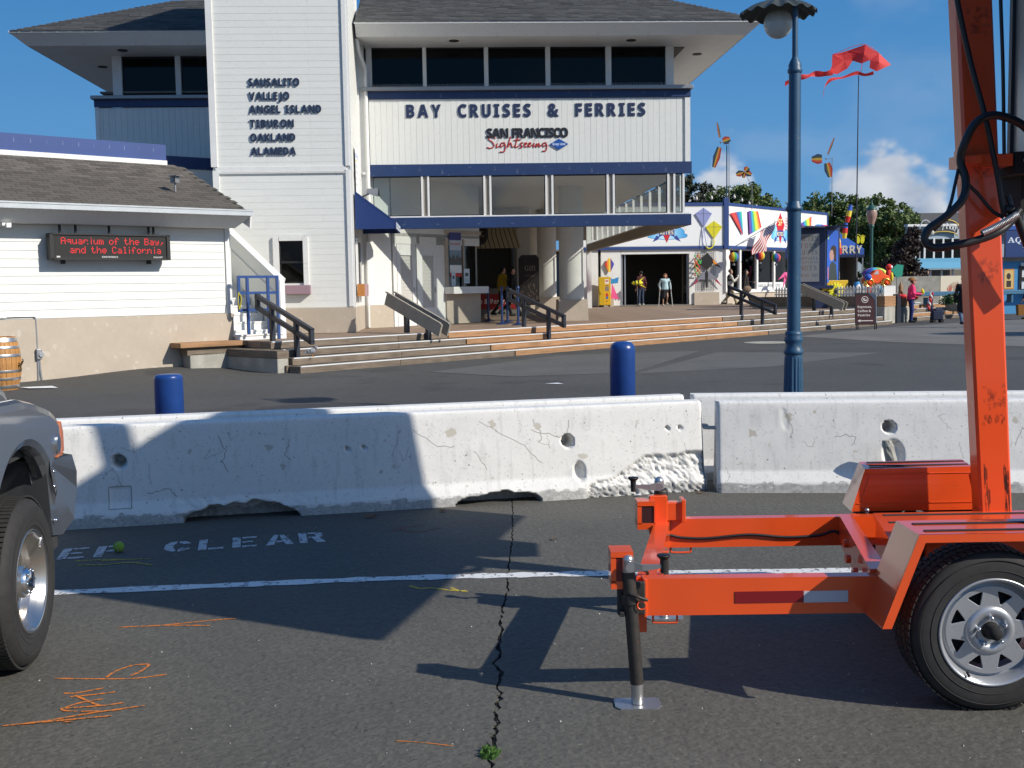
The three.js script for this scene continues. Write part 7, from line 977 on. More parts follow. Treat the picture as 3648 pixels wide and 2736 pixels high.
  const gn = T('garden_gnome', 'tan figurine at the right end of the picket fence', 'figurine', 15.3, -43.7, 0.98); gn.scale.setScalar(0.6); obj('figure', lathe([[0, 0], [0.14, 0], [0.16, 0.25], [0.12, 0.5], [0.15, 0.65], [0.1, 0.8], [0.03, 1.0], [0, 1.0]], 16), M.timberNew, gn);
  const rd = T('red_toy', 'dark red toy tumbled on the wall end by the fence', 'toy', 15.2, -43.1, 1.03); rd.scale.setScalar(0.6); obj('body', [new THREE.SphereGeometry(0.16, 12, 8).scale(1.5, 0.9, 1), new THREE.SphereGeometry(0.1, 10, 8).translate(-0.25, 0.08, 0.05)], M['strip#e5322d'], rd);
}
// sign kiosk: shop list panel and portrait poster
{
  const s = thing('sign_kiosk', 'navy framed sign kiosk listing kites, toys and gifts with a portrait poster', 'sign', [12.3, 0, -43.6]); M.kioskNavy = std('kioskNavy', [0.012, 0.022, 0.07], 0.45);
  M.listPrint = std('listPrint', null, 0.6, 0, { map: canvasTex(192, 420, (c, w, h) => { c.fillStyle = '#7b7e82'; c.fillRect(0, 0, w, h); const L = [['KITES', 60, 52], ['TOYS', 122, 52], ['GIFTS', 180, 50], ['APPAREL', 226, 32], ['SOUVENIRS', 258, 24], ['NUTS', 318, 54], ['WIND ART', 376, 32]]; for (const [t, y, s] of L) { c.font = s + 'px serif'; const n = t.length, cw = (w - 20) / n; [...t].forEach((ch, i) => { c.fillStyle = ['#5f1c26', '#6b3a22', '#55502c', '#2d4c3a', '#1f3c5e', '#1a2452'][Math.floor(i / n * 6)]; c.fillText(ch, 12 + i * cw, y, cw); }); } }) });  // print colours darkened to stand for shade on this panel
  const A = rad(-8), g = (q) => q.rotateY(A), pa = (q) => g(q.translate(-0.56, 0, 0));
  obj('panel_frame', [pa(B(1.12, 2.3, 0.16, 0, 2.6, -0.1))], M.kioskNavy, s); obj('list_panel', pa(new THREE.PlaneGeometry(0.8, 1.86).translate(-0.06, 2.58, 0.0)), M.listPrint, s, true);
  M.portrait = std('portrait', null, 0.35, 0, { map: canvasTex(160, 480, (c, w, h) => { const gr = c.createLinearGradient(0, 0, 0, h); gr.addColorStop(0, '#2d56b0'); gr.addColorStop(1, '#3a6ac8'); c.fillStyle = gr; c.fillRect(0, 0, w, h); c.fillStyle = '#b08a7c'; c.beginPath(); c.ellipse(70, 220, 34, 62, 0.1, 0, 7); c.fill(); c.fillStyle = '#3a302c'; c.beginPath(); c.ellipse(92, 180, 44, 44, 0.3, 0, 7); c.fill(); c.fillRect(100, 180, 34, 110); c.fillStyle = '#b08a7c'; c.beginPath(); c.ellipse(66, 224, 26, 48, 0.1, 0, 7); c.fill(); c.fillStyle = '#3a4444'; c.beginPath(); c.moveTo(26, 460); c.lineTo(36, 320); c.lineTo(74, 284); c.lineTo(130, 310); c.lineTo(150, 460); c.fill(); c.fillStyle = '#c06a58'; c.fillRect(10, 340, 14, 110); c.fillStyle = '#9ab86a'; c.fillRect(8, 40, 18, 40); }) });
  const Bq = rad(32), gb = (q) => q.translate(0.42, 0, 0).rotateY(Bq);
  obj('panel_frame', [gb(B(0.84, 2.36, 0.16, 0, 2.6, -0.1))], M.kioskNavy, s); obj('poster', gb(new THREE.PlaneGeometry(0.62, 2.02).translate(0, 2.62, 0.0)), M.portrait, s, true); obj('roof', slab([[-0.95, 0.55], [0, 0.05], [0.7, 0.6], [0.5, -0.9], [-0.7, -0.9]].reverse(), 0.06, 3.74), M.kioskNavy, s);
  obj('foot', [B(0.5, 1.5, 0.4, -0.1, 0.75, -0.35), B(0.9, 0.12, 0.7, -0.1, 1.44, -0.35)], M.kioskNavy, s);
}
// ferry ticket stall with a blue awning
{
  const s = thing('ferry_stall', 'dark ticket stall under a blue awning lettered FERRY', 'stall', [13.92, 0, -48.6]); M.stallBlue = std('stallBlue', [0.018, 0.085, 0.36], 0.7); M.stallBlue.side = THREE.DoubleSide;
  obj('awning', [loft([[[-1.6, 2.7, 0.9], [1.2, 2.7, 0.9], [1.2, 2.7, -1.4], [-1.6, 2.7, -1.4]], [[-1.6, 3.02, 0.9], [1.2, 3.02, 0.9], [1.2, 3.02, -1.4], [-1.6, 3.02, -1.4]], [[-1.6, 3.72, -0.1], [0.48, 3.72, -0.1], [0.48, 3.72, -0.5], [-1.6, 3.72, -0.5]]])], M.stallBlue, s); obj('valance', [B(2.84, 0.11, 0.03, -0.2, 2.72, 0.9)], M.kioskNavy, s);
  M.stallLetter = std('stallLetter', [0.6, 0.56, 0.45], 0.6); for (const [ch, x] of [['Y', -1.42], ['F', -0.4], ['E', -0.09], ['R', 0.22], ['R', 0.53], ['Y', 0.83]]) { const g = new TextGeometry(ch, { font: fontSans, size: 0.34, depth: 0.02, curveSegments: 4 }); const m = obj('letter', g, M.stallLetter, s); m.position.set(x, 2.83, 0.905); m.rotation.x = 0; }
  obj('wall', [B(2.6, 2.0, 0.1, -0.2, 1.7, -1.3), B(0.1, 2, 1.6, 1.1, 1.7, -0.6), B(2.6, 0.5, 0.1, -0.2, 1.0, 0.3)], M.interiorDark, s); { const r = rng(55), cols = ['#c8c4b8', '#8a8f78', '#3a5a8a', '#5a4a38', '#b0a890', '#e0dccc']; for (let i = 0; i < 16; i++) obj('goods', B(0.12 + 0.15 * r(), 0.12 + 0.3 * r(), 0.1, -1.3 + 2.2 * r(), 1.4 + 0.7 * r(), 0.25 - 0.3 * r()), M['good' + i % 6] ??= std('good' + i % 6, cols[i % 6], 0.7), s); } obj('post', [B(0.05, 2.7, 0.05, 1.15, 1.35, 0.85), B(0.05, 2.7, 0.05, -1.55, 1.35, 0.85)], M.galv, s);
  const y = thing('sandal_sign', 'yellow sandal-shaped sign on the corner of the ferry awning', 'sign', [15.1, 3.36, -48.2]); y.scale.setScalar(0.62); obj('sole', [new THREE.CylinderGeometry(0.16, 0.16, 0.05, 22).rotateX(Math.PI / 2).scale(0.85, 1.7, 1).rotateZ(0.12).translate(-0.16, 0.1, 0), new THREE.CylinderGeometry(0.16, 0.16, 0.05, 22).rotateX(Math.PI / 2).scale(0.85, 1.7, 1).rotateZ(-0.1).translate(0.16, 0.1, 0)], M.kiteYellow, y); obj('strap', [new THREE.TorusGeometry(0.17, 0.022, 6, 16, Math.PI).translate(-0.16, 0.28, 0.02), new THREE.TorusGeometry(0.15, 0.022, 6, 16, Math.PI).translate(0.16, 0.25, 0.02)], M.kiteYellow, y);
}
// lantern post
{
  const l = thing('lantern_post', 'green lantern post with a rosy acorn globe before the trees', 'street lamp', [15.2, 0, -47]); M.lanternGreen = std('lanternGreen', [0.02, 0.085, 0.07], 0.45); M.lanternGlass = phys('lanternGlass', [0.5, 0.33, 0.27], { roughness: 0.3, transmission: 0.3, thickness: 0 });
  obj('pole', lathe([[0.14, 0], [0.14, 0.4], [0.075, 0.5], [0.065, 3.85], [0.11, 3.9], [0.11, 3.98], [0.05, 4.02], [0, 4.02]], 20), M.lanternGreen, l); obj('globe', lathe([[0.1, 4.0], [0.2, 4.3], [0.22, 4.45], [0.2, 4.6], [0.15, 4.66]], 20), M.lanternGlass, l); obj('cap', lathe([[0.21, 4.6], [0.22, 4.64], [0.12, 4.78], [0.03, 4.84], [0.02, 5.0], [0, 5.02]], 20), M.lanternGreen, l);
}
// folding pavement board
{
  const a = thing('pavement_board', 'dark red folding board advertising espresso, coffee and pastries', 'sign board', [11.95, 0, -37.6], -0.1); M.boardPrint = std('boardPrint', null, 0.6, 0, { map: canvasTex(256, 420, (c, w, h) => { c.fillStyle = '#3c1216'; c.fillRect(0, 0, w, h); c.fillStyle = '#17100f'; c.fillRect(0, 0, w, 16); c.strokeStyle = '#d4cfc9'; c.lineWidth = 9; c.beginPath(); c.arc(128, 82, 42, 0, 7); c.stroke(); c.fillStyle = '#d4cfc9'; c.beginPath(); c.ellipse(128, 84, 28, 18, 0.4, 0, 7); c.fill(); c.fillStyle = '#3c1216'; c.beginPath(); c.ellipse(134, 78, 14, 8, 0.4, 0, 7); c.fill(); c.fillStyle = '#d4cfc9'; c.font = 'bold 44px sans-serif'; c.fillText('Espresso,', 24, 200, 212); c.fillText('Coffee &', 24, 258, 200); c.fillText('Pastries', 24, 316, 190); c.fillRect(50, 372, 180, 12); c.beginPath(); c.moveTo(22, 378); c.lineTo(60, 358); c.lineTo(60, 398); c.fill(); }) });
  M.boardBack = std('boardBack', [0.32, 0.37, 0.42], 0.6); const tilt = 0.16;
  const fr = (g) => g.rotateX(-tilt).translate(0, 0.0, 0.22), bk = (g) => g.rotateX(tilt).rotateY(-0.35).translate(0.14, 0, -0.2);
  obj('front_panel', [fr(RB(0.68, 1.08, 0.03, 0.01, 0, 0.72, -0.02))], M.black, a); obj('print', fr(new THREE.PlaneGeometry(0.62, 1.02).translate(0, 0.72, -0.003)), M.boardPrint, a, true); obj('back_panel', bk(RB(0.62, 1.02, 0.03, 0.01, 0, 0.72, 0)), M.boardBack, a);
  for (const x of [-0.3, 0.3]) { obj('leg', fr(B(0.04, 0.22, 0.03, x, 0.1, -0.02)), M.black, a); obj('leg', bk(B(0.03, 0.22, 0.03, x, 0.1, 0)), M.black, a); }
}
// second steps, blue bench, shrub tub, long wall
{
  const st = thing('far_steps', 'short flight of brown steps beyond the balloon seller', 'steps', [16.4, 0, -44.9], rad(47.26)); for (let i = 0; i < 4; i++) { obj('timber', B(8.4, 0.14, 0.36, 4.2, 0.07 + i * 0.15, -0.18 - i * 0.36), i % 2 ? M.timberNew : M.timberOld, st); obj('nosing', B(8.4, 0.02, 0.06, 4.2, 0.142 + i * 0.15, -0.03 - i * 0.36), M.nosing, st); }
  const b = thing('blue_bench', 'long blue beam bench behind the far steps', 'bench', [17.6, 0.6, -47.6], rad(18)); M.benchBlue = std('benchBlue', [0.025, 0.12, 0.22], 0.6); obj('seat', RB(6.2, 0.18, 0.4, 0.02, 2.9, 0.45, 0), M.benchBlue, b); for (let i = 0; i < 6; i++) obj('leg', B(0.08, 0.4, 0.3, 0.2 + i * 1.1, 0.2, 0), M.benchBlue, b);
  const w = thing('long_wall', 'long grey concrete wall with a lit painted end', 'wall', [19.6, 0, -59.5], rad(3)); obj('wall', B(4.2, 1.85, 0.4, 1.2, 0.93, 0), M.concreteRaw, w); M.mural = std('mural', null, 0.8, 0, { map: canvasTex(128, 96, (c, w2, h) => { c.fillStyle = '#b9b2a2'; c.fillRect(0, 0, w2, h); const r = rng(8); for (let i = 0; i < 50; i++) { c.fillStyle = ['#8a7a6a', '#a08f7c', '#9a4a40', '#70685c'][i % 4]; c.beginPath(); c.ellipse(70 + (r() - 0.5) * 70, 52 + (r() - 0.5) * 60, 4 + 9 * r(), 3 + 6 * r(), r() * 3, 0, 7); c.fill(); } }) }); obj('mural', B(2.2, 1.85, 0.38, 4.4, 0.93, -0.9, 0.5), M.mural, w, true);
  const t = thing('shrub_tub', 'round stone tub of green shrubs before the blue bench', 'planter', [18.9, 0.3, -47.2]); t.scale.setScalar(0.72); obj('tub', lathe([[0.35, 0], [0.55, 0.05], [0.65, 0.42], [0.6, 0.46], [0.5, 0.4], [0, 0.4]], 24), M.concreteRaw, t); M.shrub = std('shrub', [0.045, 0.10, 0.02], 0.8); M.shrub.side = THREE.DoubleSide; { const r = rng(61), gs = []; for (let i = 0; i < 900; i++) { const a = r() * 6.28, e = r() * 1.5, d = 0.35 + 0.5 * r(), x = Math.cos(a) * Math.cos(e) * d * 1.3, y = 0.4 + Math.sin(e) * d * 0.8, z = Math.sin(a) * Math.cos(e) * d, s = 0.05; gs.push(quad([-s, -s, 0], [s, -s, 0], [s, s, 0], [-s, s, 0]).rotateX(r() * 6).rotateY(r() * 6).translate(x, y, z)); } obj('foliage', gs, M.shrub, t); }
}
// ice cream shop with an arched sign
{
  const s = thing('ice_cream_shop', 'pale blue shop with arched sign, tall windows and a blue awning', 'shop', [26.9, 0, -70], rad(8)); M.paleBlue = std('paleBlue', [0.32, 0.40, 0.46], 0.7);
  obj('wall', [B(5.4, 2.1, 0.3, 0.6, 3.95, -0.2), B(0.4, 3, 0.3, -1.9, 1.5, -0.2), B(5.4, 3, 0.3, 0.6, 1.5, -3)], M.paleBlue, s); obj('corner_post', [B(0.2, 5, 0.2, -2.05, 2.5, 0), B(0.16, 5, 0.16, 1.95, 2.5, 0)], M.whiteTrim, s); obj('cornice', B(5.6, 0.14, 0.5, 0.6, 5.05, -0.1), M.whiteTrim, s);
  for (let i = 0; i < 6; i++) { const x = -1.3 + i * 0.62; const f = obj('window', [B(0.05, 1.3, 0.05, x - 0.28, 3.6, 0), B(0.05, 1.3, 0.05, x + 0.28, 3.6, 0)], M.whiteTrim, s); obj('pane', B(0.5, 1.2, 0.02, x, 3.6, -0.03), M.darkGlass, f); }
  for (let i = 0; i < 6; i++) obj('column', B(0.09, 2.3, 0.09, -1.7 + i * 0.74, 1.15, 0.7), M.whiteTrim, s); M.skyBlueCloth = std('skyBlueCloth', [0.10, 0.30, 0.45], 0.8); obj('awning', loft([[[-2.2, 2.35, 1.2], [3.4, 2.35, 1.2], [3.4, 2.35, 0], [-2.2, 2.35, 0]], [[-2.2, 2.75, 0.9], [3.4, 2.75, 0.9], [3.4, 2.75, 0], [-2.2, 2.75, 0]], [[-2.2, 3.0, 0.1], [3.4, 3.0, 0.1], [3.4, 3.0, 0], [-2.2, 3.0, 0]]]), M.skyBlueCloth, s);
  { const P = [], n = 14; for (let i = 0; i <= n; i++) { const a = Math.PI * (1 - i / n), e = 0.22 + 0.56 * 1; P.push([1.0 * Math.cos(a) * 1.0, 0.42 * Math.sin(a) + 0.62]); } for (let i = n; i >= 0; i--) { const a = Math.PI * (1 - i / n); P.push([0.98 * Math.cos(a), 0.3 * Math.sin(a)]); } M.archDark = std('archDark', [0.05, 0.06, 0.07], 0.6); const q = obj('arch_sign', prism(P, 0.08).translate(0.15, 4.35, 0.05), M.archDark, s); obj('edge', [pipe(P.slice(0, n + 1).map(([x, y]) => [x + 0.15, y + 4.35, 0.14]), 0.035, 40, 6), pipe(P.slice(n + 1).map(([x, y]) => [x + 0.15, y + 4.35, 0.14]), 0.03, 40, 6)], M.boxYellow, q);
    const txt = "BEN & JERRY'S"; [...txt].forEach((ch, i) => { if (ch === ' ') return; const a = Math.PI * (1 - (i + 0.5) / txt.length), g = new TextGeometry(ch, { font: fontSans, size: 0.3, depth: 0.03, curveSegments: 3 }); g.scale(0.62, 1.15, 1); g.rotateZ((a - Math.PI / 2) * 0.35); const m = obj('letter', g, M.whiteTrim, s); m.position.set(0.15 + 0.9 * Math.cos(a) - 0.07, 4.35 + 0.13 + 0.36 * Math.sin(a), 0.14); }); }
  { const r = rng(17), cols = ['#c85a30', '#3a8a50', '#d0a030', '#b03a70', '#3a70b0', '#d8d4c8', '#5a3a68']; for (let i = 0; i < 26; i++) obj('display_item', i % 2 ? new THREE.ConeGeometry(0.12 + 0.1 * r(), 0.3 + 0.3 * r(), 8).translate(-1.6 + 3.6 * r(), 1.3 + 0.5 * r(), 0.9 + r()) : new THREE.SphereGeometry(0.1 + 0.1 * r(), 8, 6).translate(-1.6 + 3.8 * r(), 1.2 + 0.6 * r(), 0.9 + r()), M['item' + i % 7] ??= std('item' + i % 7, cols[i % 7], 0.6), s); } obj('shop_room', B(5, 2.3, 0.1, 0.6, 1.15, -1.6), M.interiorDark, s);
  const g = thing('goose_lamp', 'white swan-neck lamp with round globe beside the arched sign', 'street lamp', [24.2, 0, -66]); obj('pole', [rod([0, 2.5, 0], [0, 4.4, 0], 0.025), pipe([[0, 4.3, 0], [0.0, 4.8, 0], [0.15, 5.1, 0], [0.4, 5.15, 0], [0.6, 4.95, 0], [0.62, 4.7, 0]], 0.028, 30, 8)], M.nosing, g); obj('globe', new THREE.SphereGeometry(0.23, 16, 12).translate(0.62, 4.45, 0), M.globe, g);
  const bn = thing('feather_banner', 'slim white and yellow feather banner by the brown tree', 'banner', [22.1, 0.4, -62]); bn.scale.setScalar(0.72); obj('cloth', prism([[0, 1.9], [0.3, 1.95], [0.35, 3.4], [0.62, 4.6], [0.42, 4.6], [0.2, 3.4]], 0.02), M.whiteTrim, bn); obj('stripe', [prism([[0.02, 2.2], [0.3, 2.25], [0.33, 2.7], [0.08, 2.7]], 0.025), prism([[0.13, 3.0], [0.34, 3.05], [0.37, 3.4], [0.2, 3.4]], 0.025)], M['strip#f6e04a'], bn);
  const hr = thing('grey_roof_house', 'distant house with grey shingled roof behind the mast', 'house', [33, 0, -92], rad(4)); obj('wall', B(14, 5.4, 6, 2, 2.7, -3), M.paleBlue, hr); obj('roof', loft([[[-5.4, 5.3, 0.6], [9.4, 5.3, 0.6], [9.4, 5.3, -6.6], [-5.4, 5.3, -6.6]], [[-2.5, 7.3, -2.5], [7, 7.3, -2.5], [7, 7.3, -3.5], [-2.5, 7.3, -3.5]]]), M.roofOne, hr); for (let i = 0; i < 5; i++) { const f = obj('window', B(1.2, 1.3, 0.1, -3 + i * 2.4, 4.3, 0.02), M.whiteTrim, hr); obj('pane', B(1, 1.1, 0.04, -3 + i * 2.4, 4.3, 0.07), M.black, f); }
  // white car parked behind the wall
  const c = thing('parked_car', 'white car parked behind the grey wall, only its roof showing', 'car', [27.4, 0, -70.5 + 5], rad(12)); M.carWhite = phys('carWhite', [0.66, 0.67, 0.68], { roughness: 0.3, clearcoat: 1 }); obj('body', prism([[-2.2, 0.35], [-2.25, 0.9], [-1.5, 1.05], [1.9, 1.1], [2.2, 0.9], [2.2, 0.35]], 1.7, -0.85, 0.08), M.carWhite, c); obj('cabin', prism([[-1.5, 1.0], [-0.7, 1.68], [1.4, 1.7], [1.95, 1.05]], 1.5, -0.75, 0.08), M.carWhite, c); obj('window', [prism([[-1.2, 1.08], [-0.62, 1.58], [0.3, 1.6], [0.3, 1.08]], 1.53, -0.765), prism([[0.4, 1.08], [0.4, 1.6], [1.3, 1.6], [1.7, 1.08]], 1.53, -0.765)], M.black, c); for (const x of [-1.35, 1.35]) obj('wheel', new THREE.CylinderGeometry(0.32, 0.32, 1.72, 20).rotateX(Math.PI / 2).translate(x, 0.32, 0), M.rubber, c);
}
// aquarium ticket kiosk at the right edge
{
  const k = thing('aquarium_kiosk', 'bright blue aquarium ticket kiosk with navy sign at the right edge', 'kiosk', [23.0, 0, -52.2], rad(4)); M.kioskBlue = std('kioskBlue', [0.055, 0.27, 0.52], 0.6); M.kioskSign = std('kioskSign', null, 0.5, 0, { map: canvasTex(512, 220, (c, w, h) => { c.fillStyle = '#14366e'; c.fillRect(0, 0, w, h); c.fillStyle = '#dfe6ee'; c.font = 'bold 62px serif'; c.fillText('AQUARIUM', 12, 100, 380); c.font = 'bold 54px sans-serif'; c.fillText('TICKETS', 112, 178, 260); }) });
  obj('wall', [B(0.9, 2.55, 3, 0.4, 1.27, -1.5), B(3.2, 1.0, 3, 2.45, 0.5, -1.5), B(3.2, 0.35, 3, 2.45, 2.4, -1.5), B(1.6, 1.1, 2.9, 3.25, 1.6, -1.55)], M.kioskBlue, k); obj('sign_board', [B(4.2, 1.3, 0.1, 2.02, 3.25, 0.35)], M.kioskNavy, k); obj('sign_print', new THREE.PlaneGeometry(3.7, 1.2).translate(1.8, 3.25, 0.405), M.kioskSign, k, true); obj('sign_cap', B(4.3, 0.25, 2.4, 2.02, 3.95, -0.8), M.stallBlue, k); obj('frieze', [B(4.1, 0.2, 0.06, 2.02, 2.55, 0.06)], M.concreteRaw, k);
  const w = obj('window', [B(0.06, 1.1, 0.08, 0.86, 1.6, 0.0), B(0.06, 1.1, 0.08, 2.35, 1.6, 0.0), B(1.55, 0.12, 0.08, 1.6, 2.17, 0.0), B(1.55, 0.08, 0.08, 1.6, 1.62, 0)], M.black, k); obj('pane', B(1.4, 1.05, 0.02, 1.6, 1.62, -0.3), M.black, w); obj('paper', [B(0.3, 0.36, 0.02, 1.15, 1.88, -0.05), B(0.3, 0.36, 0.02, 1.15, 1.34, -0.05)], M.whiteTrim, w); obj('counter', B(1.7, 0.12, 0.5, 1.65, 1.02, 0.2), M.kioskBlue, k); obj('white_strip', B(1.0, 0.16, 0.05, 1.4, 2.3, 0.03), M.whiteTrim, k);
  M.kioskPoster = std('kioskPoster', null, 0.5, 0, { map: canvasTex(96, 128, (c, w2, h) => { c.fillStyle = '#c8862e'; c.fillRect(0, 0, w2, h); c.fillStyle = '#d8b878'; c.fillRect(8, 8, 80, 112); c.fillStyle = '#3a2c22'; c.beginPath(); c.arc(44, 46, 20, 0, 7); c.fill(); c.fillRect(24, 74, 44, 40); }) }); obj('poster', [new THREE.PlaneGeometry(0.5, 0.95).translate(0.35, 1.62, 0.008)], M.kioskPoster, k, true);
}
// ---------- trees ----------
{
  M.bark = std('bark', [0.09, 0.07, 0.05], 0.9);
  const leafMat = (name, c) => { const m = phys(name, c, { roughness: 0.75, side: THREE.DoubleSide, transmission: 0.2, thickness: 0 }); m.vertexColors = true; return m; };
  const green = leafMat('leafGreen', [0.105, 0.155, 0.032]), pine = leafMat('leafPine', [0.042, 0.052, 0.025]), copper = leafMat('leafCopper', [0.04, 0.022, 0.016]);
  // clumps [x, y, z, r]; leaves are thick near each clump's skin
  const tree = (name, lab, p, clumps, n, size, mat, seed) => {
    const r = rng(seed), t = thing(name, lab, 'tree', p), pos = [], col = [], tot = clumps.reduce((s, c) => s + c[3] ** 2, 0);
    const mid = clumps.reduce((s, c) => [s[0] + c[0] / clumps.length, s[1], s[2] + c[2] / clumps.length], [0, 0, 0]);
    for (const [cx, cy, cz, R] of clumps) {
      const sub = []; for (let i = 0; i < 26; i++) { const a = r() * 6.283, c = 2 * r() - 1, s = Math.sqrt(1 - c * c), d = R * (0.55 + 0.45 * r()); sub.push([cx + Math.cos(a) * s * d, cy + c * d * 0.85, cz + Math.sin(a) * s * d, R * (0.2 + 0.16 * r())]); }
      for (let i = 0, m = Math.round(n * R * R / tot); i < m; i++) {
        const [sx, sy, sz, sr] = sub[Math.floor(r() * sub.length)], a = r() * 6.283, c = 2 * r() - 1, s = Math.sqrt(1 - c * c), d = sr * Math.pow(r(), 0.4), x = sx + Math.cos(a) * s * d, y = sy + c * d, z = sz + Math.sin(a) * s * d, l = size * (0.6 + 0.8 * r());
        const u = V(r() - 0.5, r() - 0.5, r() - 0.5).normalize(), w = V(r() - 0.5, r() - 0.5, r() - 0.5).cross(u).normalize(), q = (k, j) => [x + u.x * l * k + w.x * l * 0.55 * j, y + u.y * l * k + w.y * l * 0.55 * j, z + u.z * l * k + w.z * l * 0.55 * j];
        pos.push(...q(-1, 0), ...q(0, 1), ...q(1, 0), ...q(-1, 0), ...q(1, 0), ...q(0, -1)); const v = 0.55 + 0.9 * r(), w2 = 0.8 + 0.4 * r(); for (let k = 0; k < 6; k++) col.push(v * w2, v, v * (0.7 + 0.3 * w2));
      }
    }
    const g = new THREE.BufferGeometry(); g.setAttribute('position', new THREE.Float32BufferAttribute(pos, 3)); g.setAttribute('color', new THREE.Float32BufferAttribute(col, 3)); g.computeVertexNormals(); obj('crown', g, mat, t);
    const limbs = [rod([mid[0], 0, mid[2]], [mid[0], clumps[0][1] * 0.7, mid[2]], 0.32, 0.2)]; for (const [cx, cy, cz] of clumps) limbs.push(pipe([[mid[0], clumps[0][1] * 0.45, mid[2]], [lerp(mid[0], cx, 0.4), lerp(clumps[0][1] * 0.45, cy, 0.6), lerp(mid[2], cz, 0.4)], [cx, cy, cz]], 0.1, 8, 6)); obj('trunk', limbs, M.bark, t);
  };
  tree('pine_tree', 'dark ragged pine behind the corner of the ferry building', [15.2, 1.1, -104], [[0, 7.5, 0, 2.2], [2.4, 7.0, 0.3, 2.0], [-1.8, 7.6, 0, 2.0], [1.0, 9.6, 0, 1.3], [-0.6, 9.7, 0.2, 1.2], [3.2, 8.8, 0, 1.1]], 9000, 0.16, pine, 1);
  tree('leafy_tree', 'bright green rounded tree behind the kite shop corner', [20.6, 0.7, -100], [[0, 7.6, 0, 2.1], [2.0, 7.2, 0, 1.8], [-1.4, 8.4, 0, 1.5], [0.8, 8.8, 0.3, 1.35], [3.0, 6.6, 0, 1.3]], 9000, 0.15, green, 2);
  tree('leafy_tree', 'green tree with flat crown right of the teal lamp', [23.4, 0, -84], [[0, 6.4, 0, 1.9], [2.0, 6.3, 0, 1.8], [-1.8, 6.4, 0, 1.5], [0.6, 7.4, 0.3, 1.1], [2.8, 7.2, 0.3, 1.0], [3.4, 5.0, 0, 1.8], [1, 4.4, 0.5, 1.9]], 11000, 0.14, green, 3);
  tree('leafy_tree', 'tall broad green tree behind the green lantern post', [24.3, -0.75, -74], [[0, 5.6, 0, 1.9], [0.0, 7.0, 0, 1.25], [1.6, 6.2, 0.2, 1.3], [-1.3, 6.3, 0, 1.2], [0.4, 3.4, 0.6, 2.0], [-1.8, 4.0, 0.4, 1.6], [1.6, 3.6, 0.4, 1.6]], 13000, 0.13, green, 4);
  tree('leafy_tree', 'dense green tree nearest the ice cream shop', [23.6, -0.3, -72], [[1.6, 5.0, 0, 1.5], [1.0, 5.7, 0, 0.9], [2.3, 4.4, 0, 1.0], [0.6, 3.4, 0.4, 1.5], [2.4, 5.4, 0, 0.6]], 8000, 0.12, green, 5);
  tree('copper_tree', 'narrow dark copper-leaved tree by the feather banner', [21.9, 0, -62], [[0, 2.9, 0, 0.9], [0.3, 3.7, 0, 0.75], [-0.5, 2.2, 0, 0.9], [0.4, 2.0, 0.2, 0.8], [0.5, 4.2, 0, 0.45]], 7000, 0.09, copper, 6);
  // trees that stand right of the view and throw the dappled shade on the paving
  tree('street_tree', 'spreading tree at the right of the plaza, outside the view', [24.5, 0, -27.5], [[0, 5.5, 0, 1.6], [1.5, 6.2, 0.5, 1.5], [-1.2, 6.2, -0.8, 1.4], [0.5, 7.2, 0, 1.3]], 6000, 0.16, green, 7);
}
// ---------- people ----------
const sd = (p, a, b, ra, rb) => { const bx = b[0] - a[0], by = b[1] - a[1], bz = b[2] - a[2], px = p[0] - a[0], py = p[1] - a[1], pz = p[2] - a[2], t = Math.min(1, Math.max(0, (px * bx + py * by + pz * bz) / (bx * bx + by * by + bz * bz + 1e-9))); return Math.hypot(px - bx * t, py - by * t, pz - bz * t) - (ra + (rb - ra) * t); };
// one continuous surface round a list of tapered bones [a, b, ra, rb]
function skinOf(caps, N = 60, k = 0.025) {
  let lo = [9, 9, 9], hi = [-9, -9, -9]; for (const [a, b, ra, rb] of caps) for (let i = 0; i < 3; i++) { lo[i] = Math.min(lo[i], a[i] - ra, b[i] - rb); hi[i] = Math.max(hi[i], a[i] + ra, b[i] + rb); }
  const c = lo.map((v, i) => (v + hi[i]) / 2), half = Math.max(...hi.map((v, i) => v - lo[i])) / 2 * (1 + 7 / N), mc = new MarchingCubes(N, new THREE.MeshStandardMaterial(), false, false, 60000);
  mc.isolation = 0; const f = mc.field, h = N / 2;
  for (let z = 0; z < N; z++) for (let y = 0; y < N; y++) for (let x = 0; x < N; x++) { const p = [c[0] + (x - h) / h * half, c[1] + (y - h) / h * half, c[2] + (z - h) / h * half]; let d = 9; for (const q of caps) { const e = sd(p, q[0], q[1], q[2], q[3]); if (e > d + k * 3) continue; const m = Math.max(0, k - Math.abs(d - e)); d = Math.min(d, e) - m * m / (4 * k); } f[z * N * N + y * N + x] = -d; }
  mc.update(); const g = new THREE.BufferGeometry(), n = mc.count, P = mc.positionArray.slice(0, n * 3), Nn = mc.normalArray.slice(0, n * 3); for (let i = 0; i < n * 3; i += 3) { P[i] = c[0] + P[i] * half; P[i + 1] = c[1] + P[i + 1] * half; P[i + 2] = c[2] + P[i + 2] * half; }
  g.setAttribute('position', new THREE.BufferAttribute(P, 3)); g.setAttribute('normal', new THREE.BufferAttribute(Nn, 3)); return g;
}
const cloth = {}; const clothM = (hex, r = 0.85) => cloth[hex] ??= std('cloth' + hex, hex, r);
M.skin = std('skin', [0.42, 0.24, 0.17], 0.6); M.eye = std('eye', [0.02, 0.018, 0.016], 0.3);
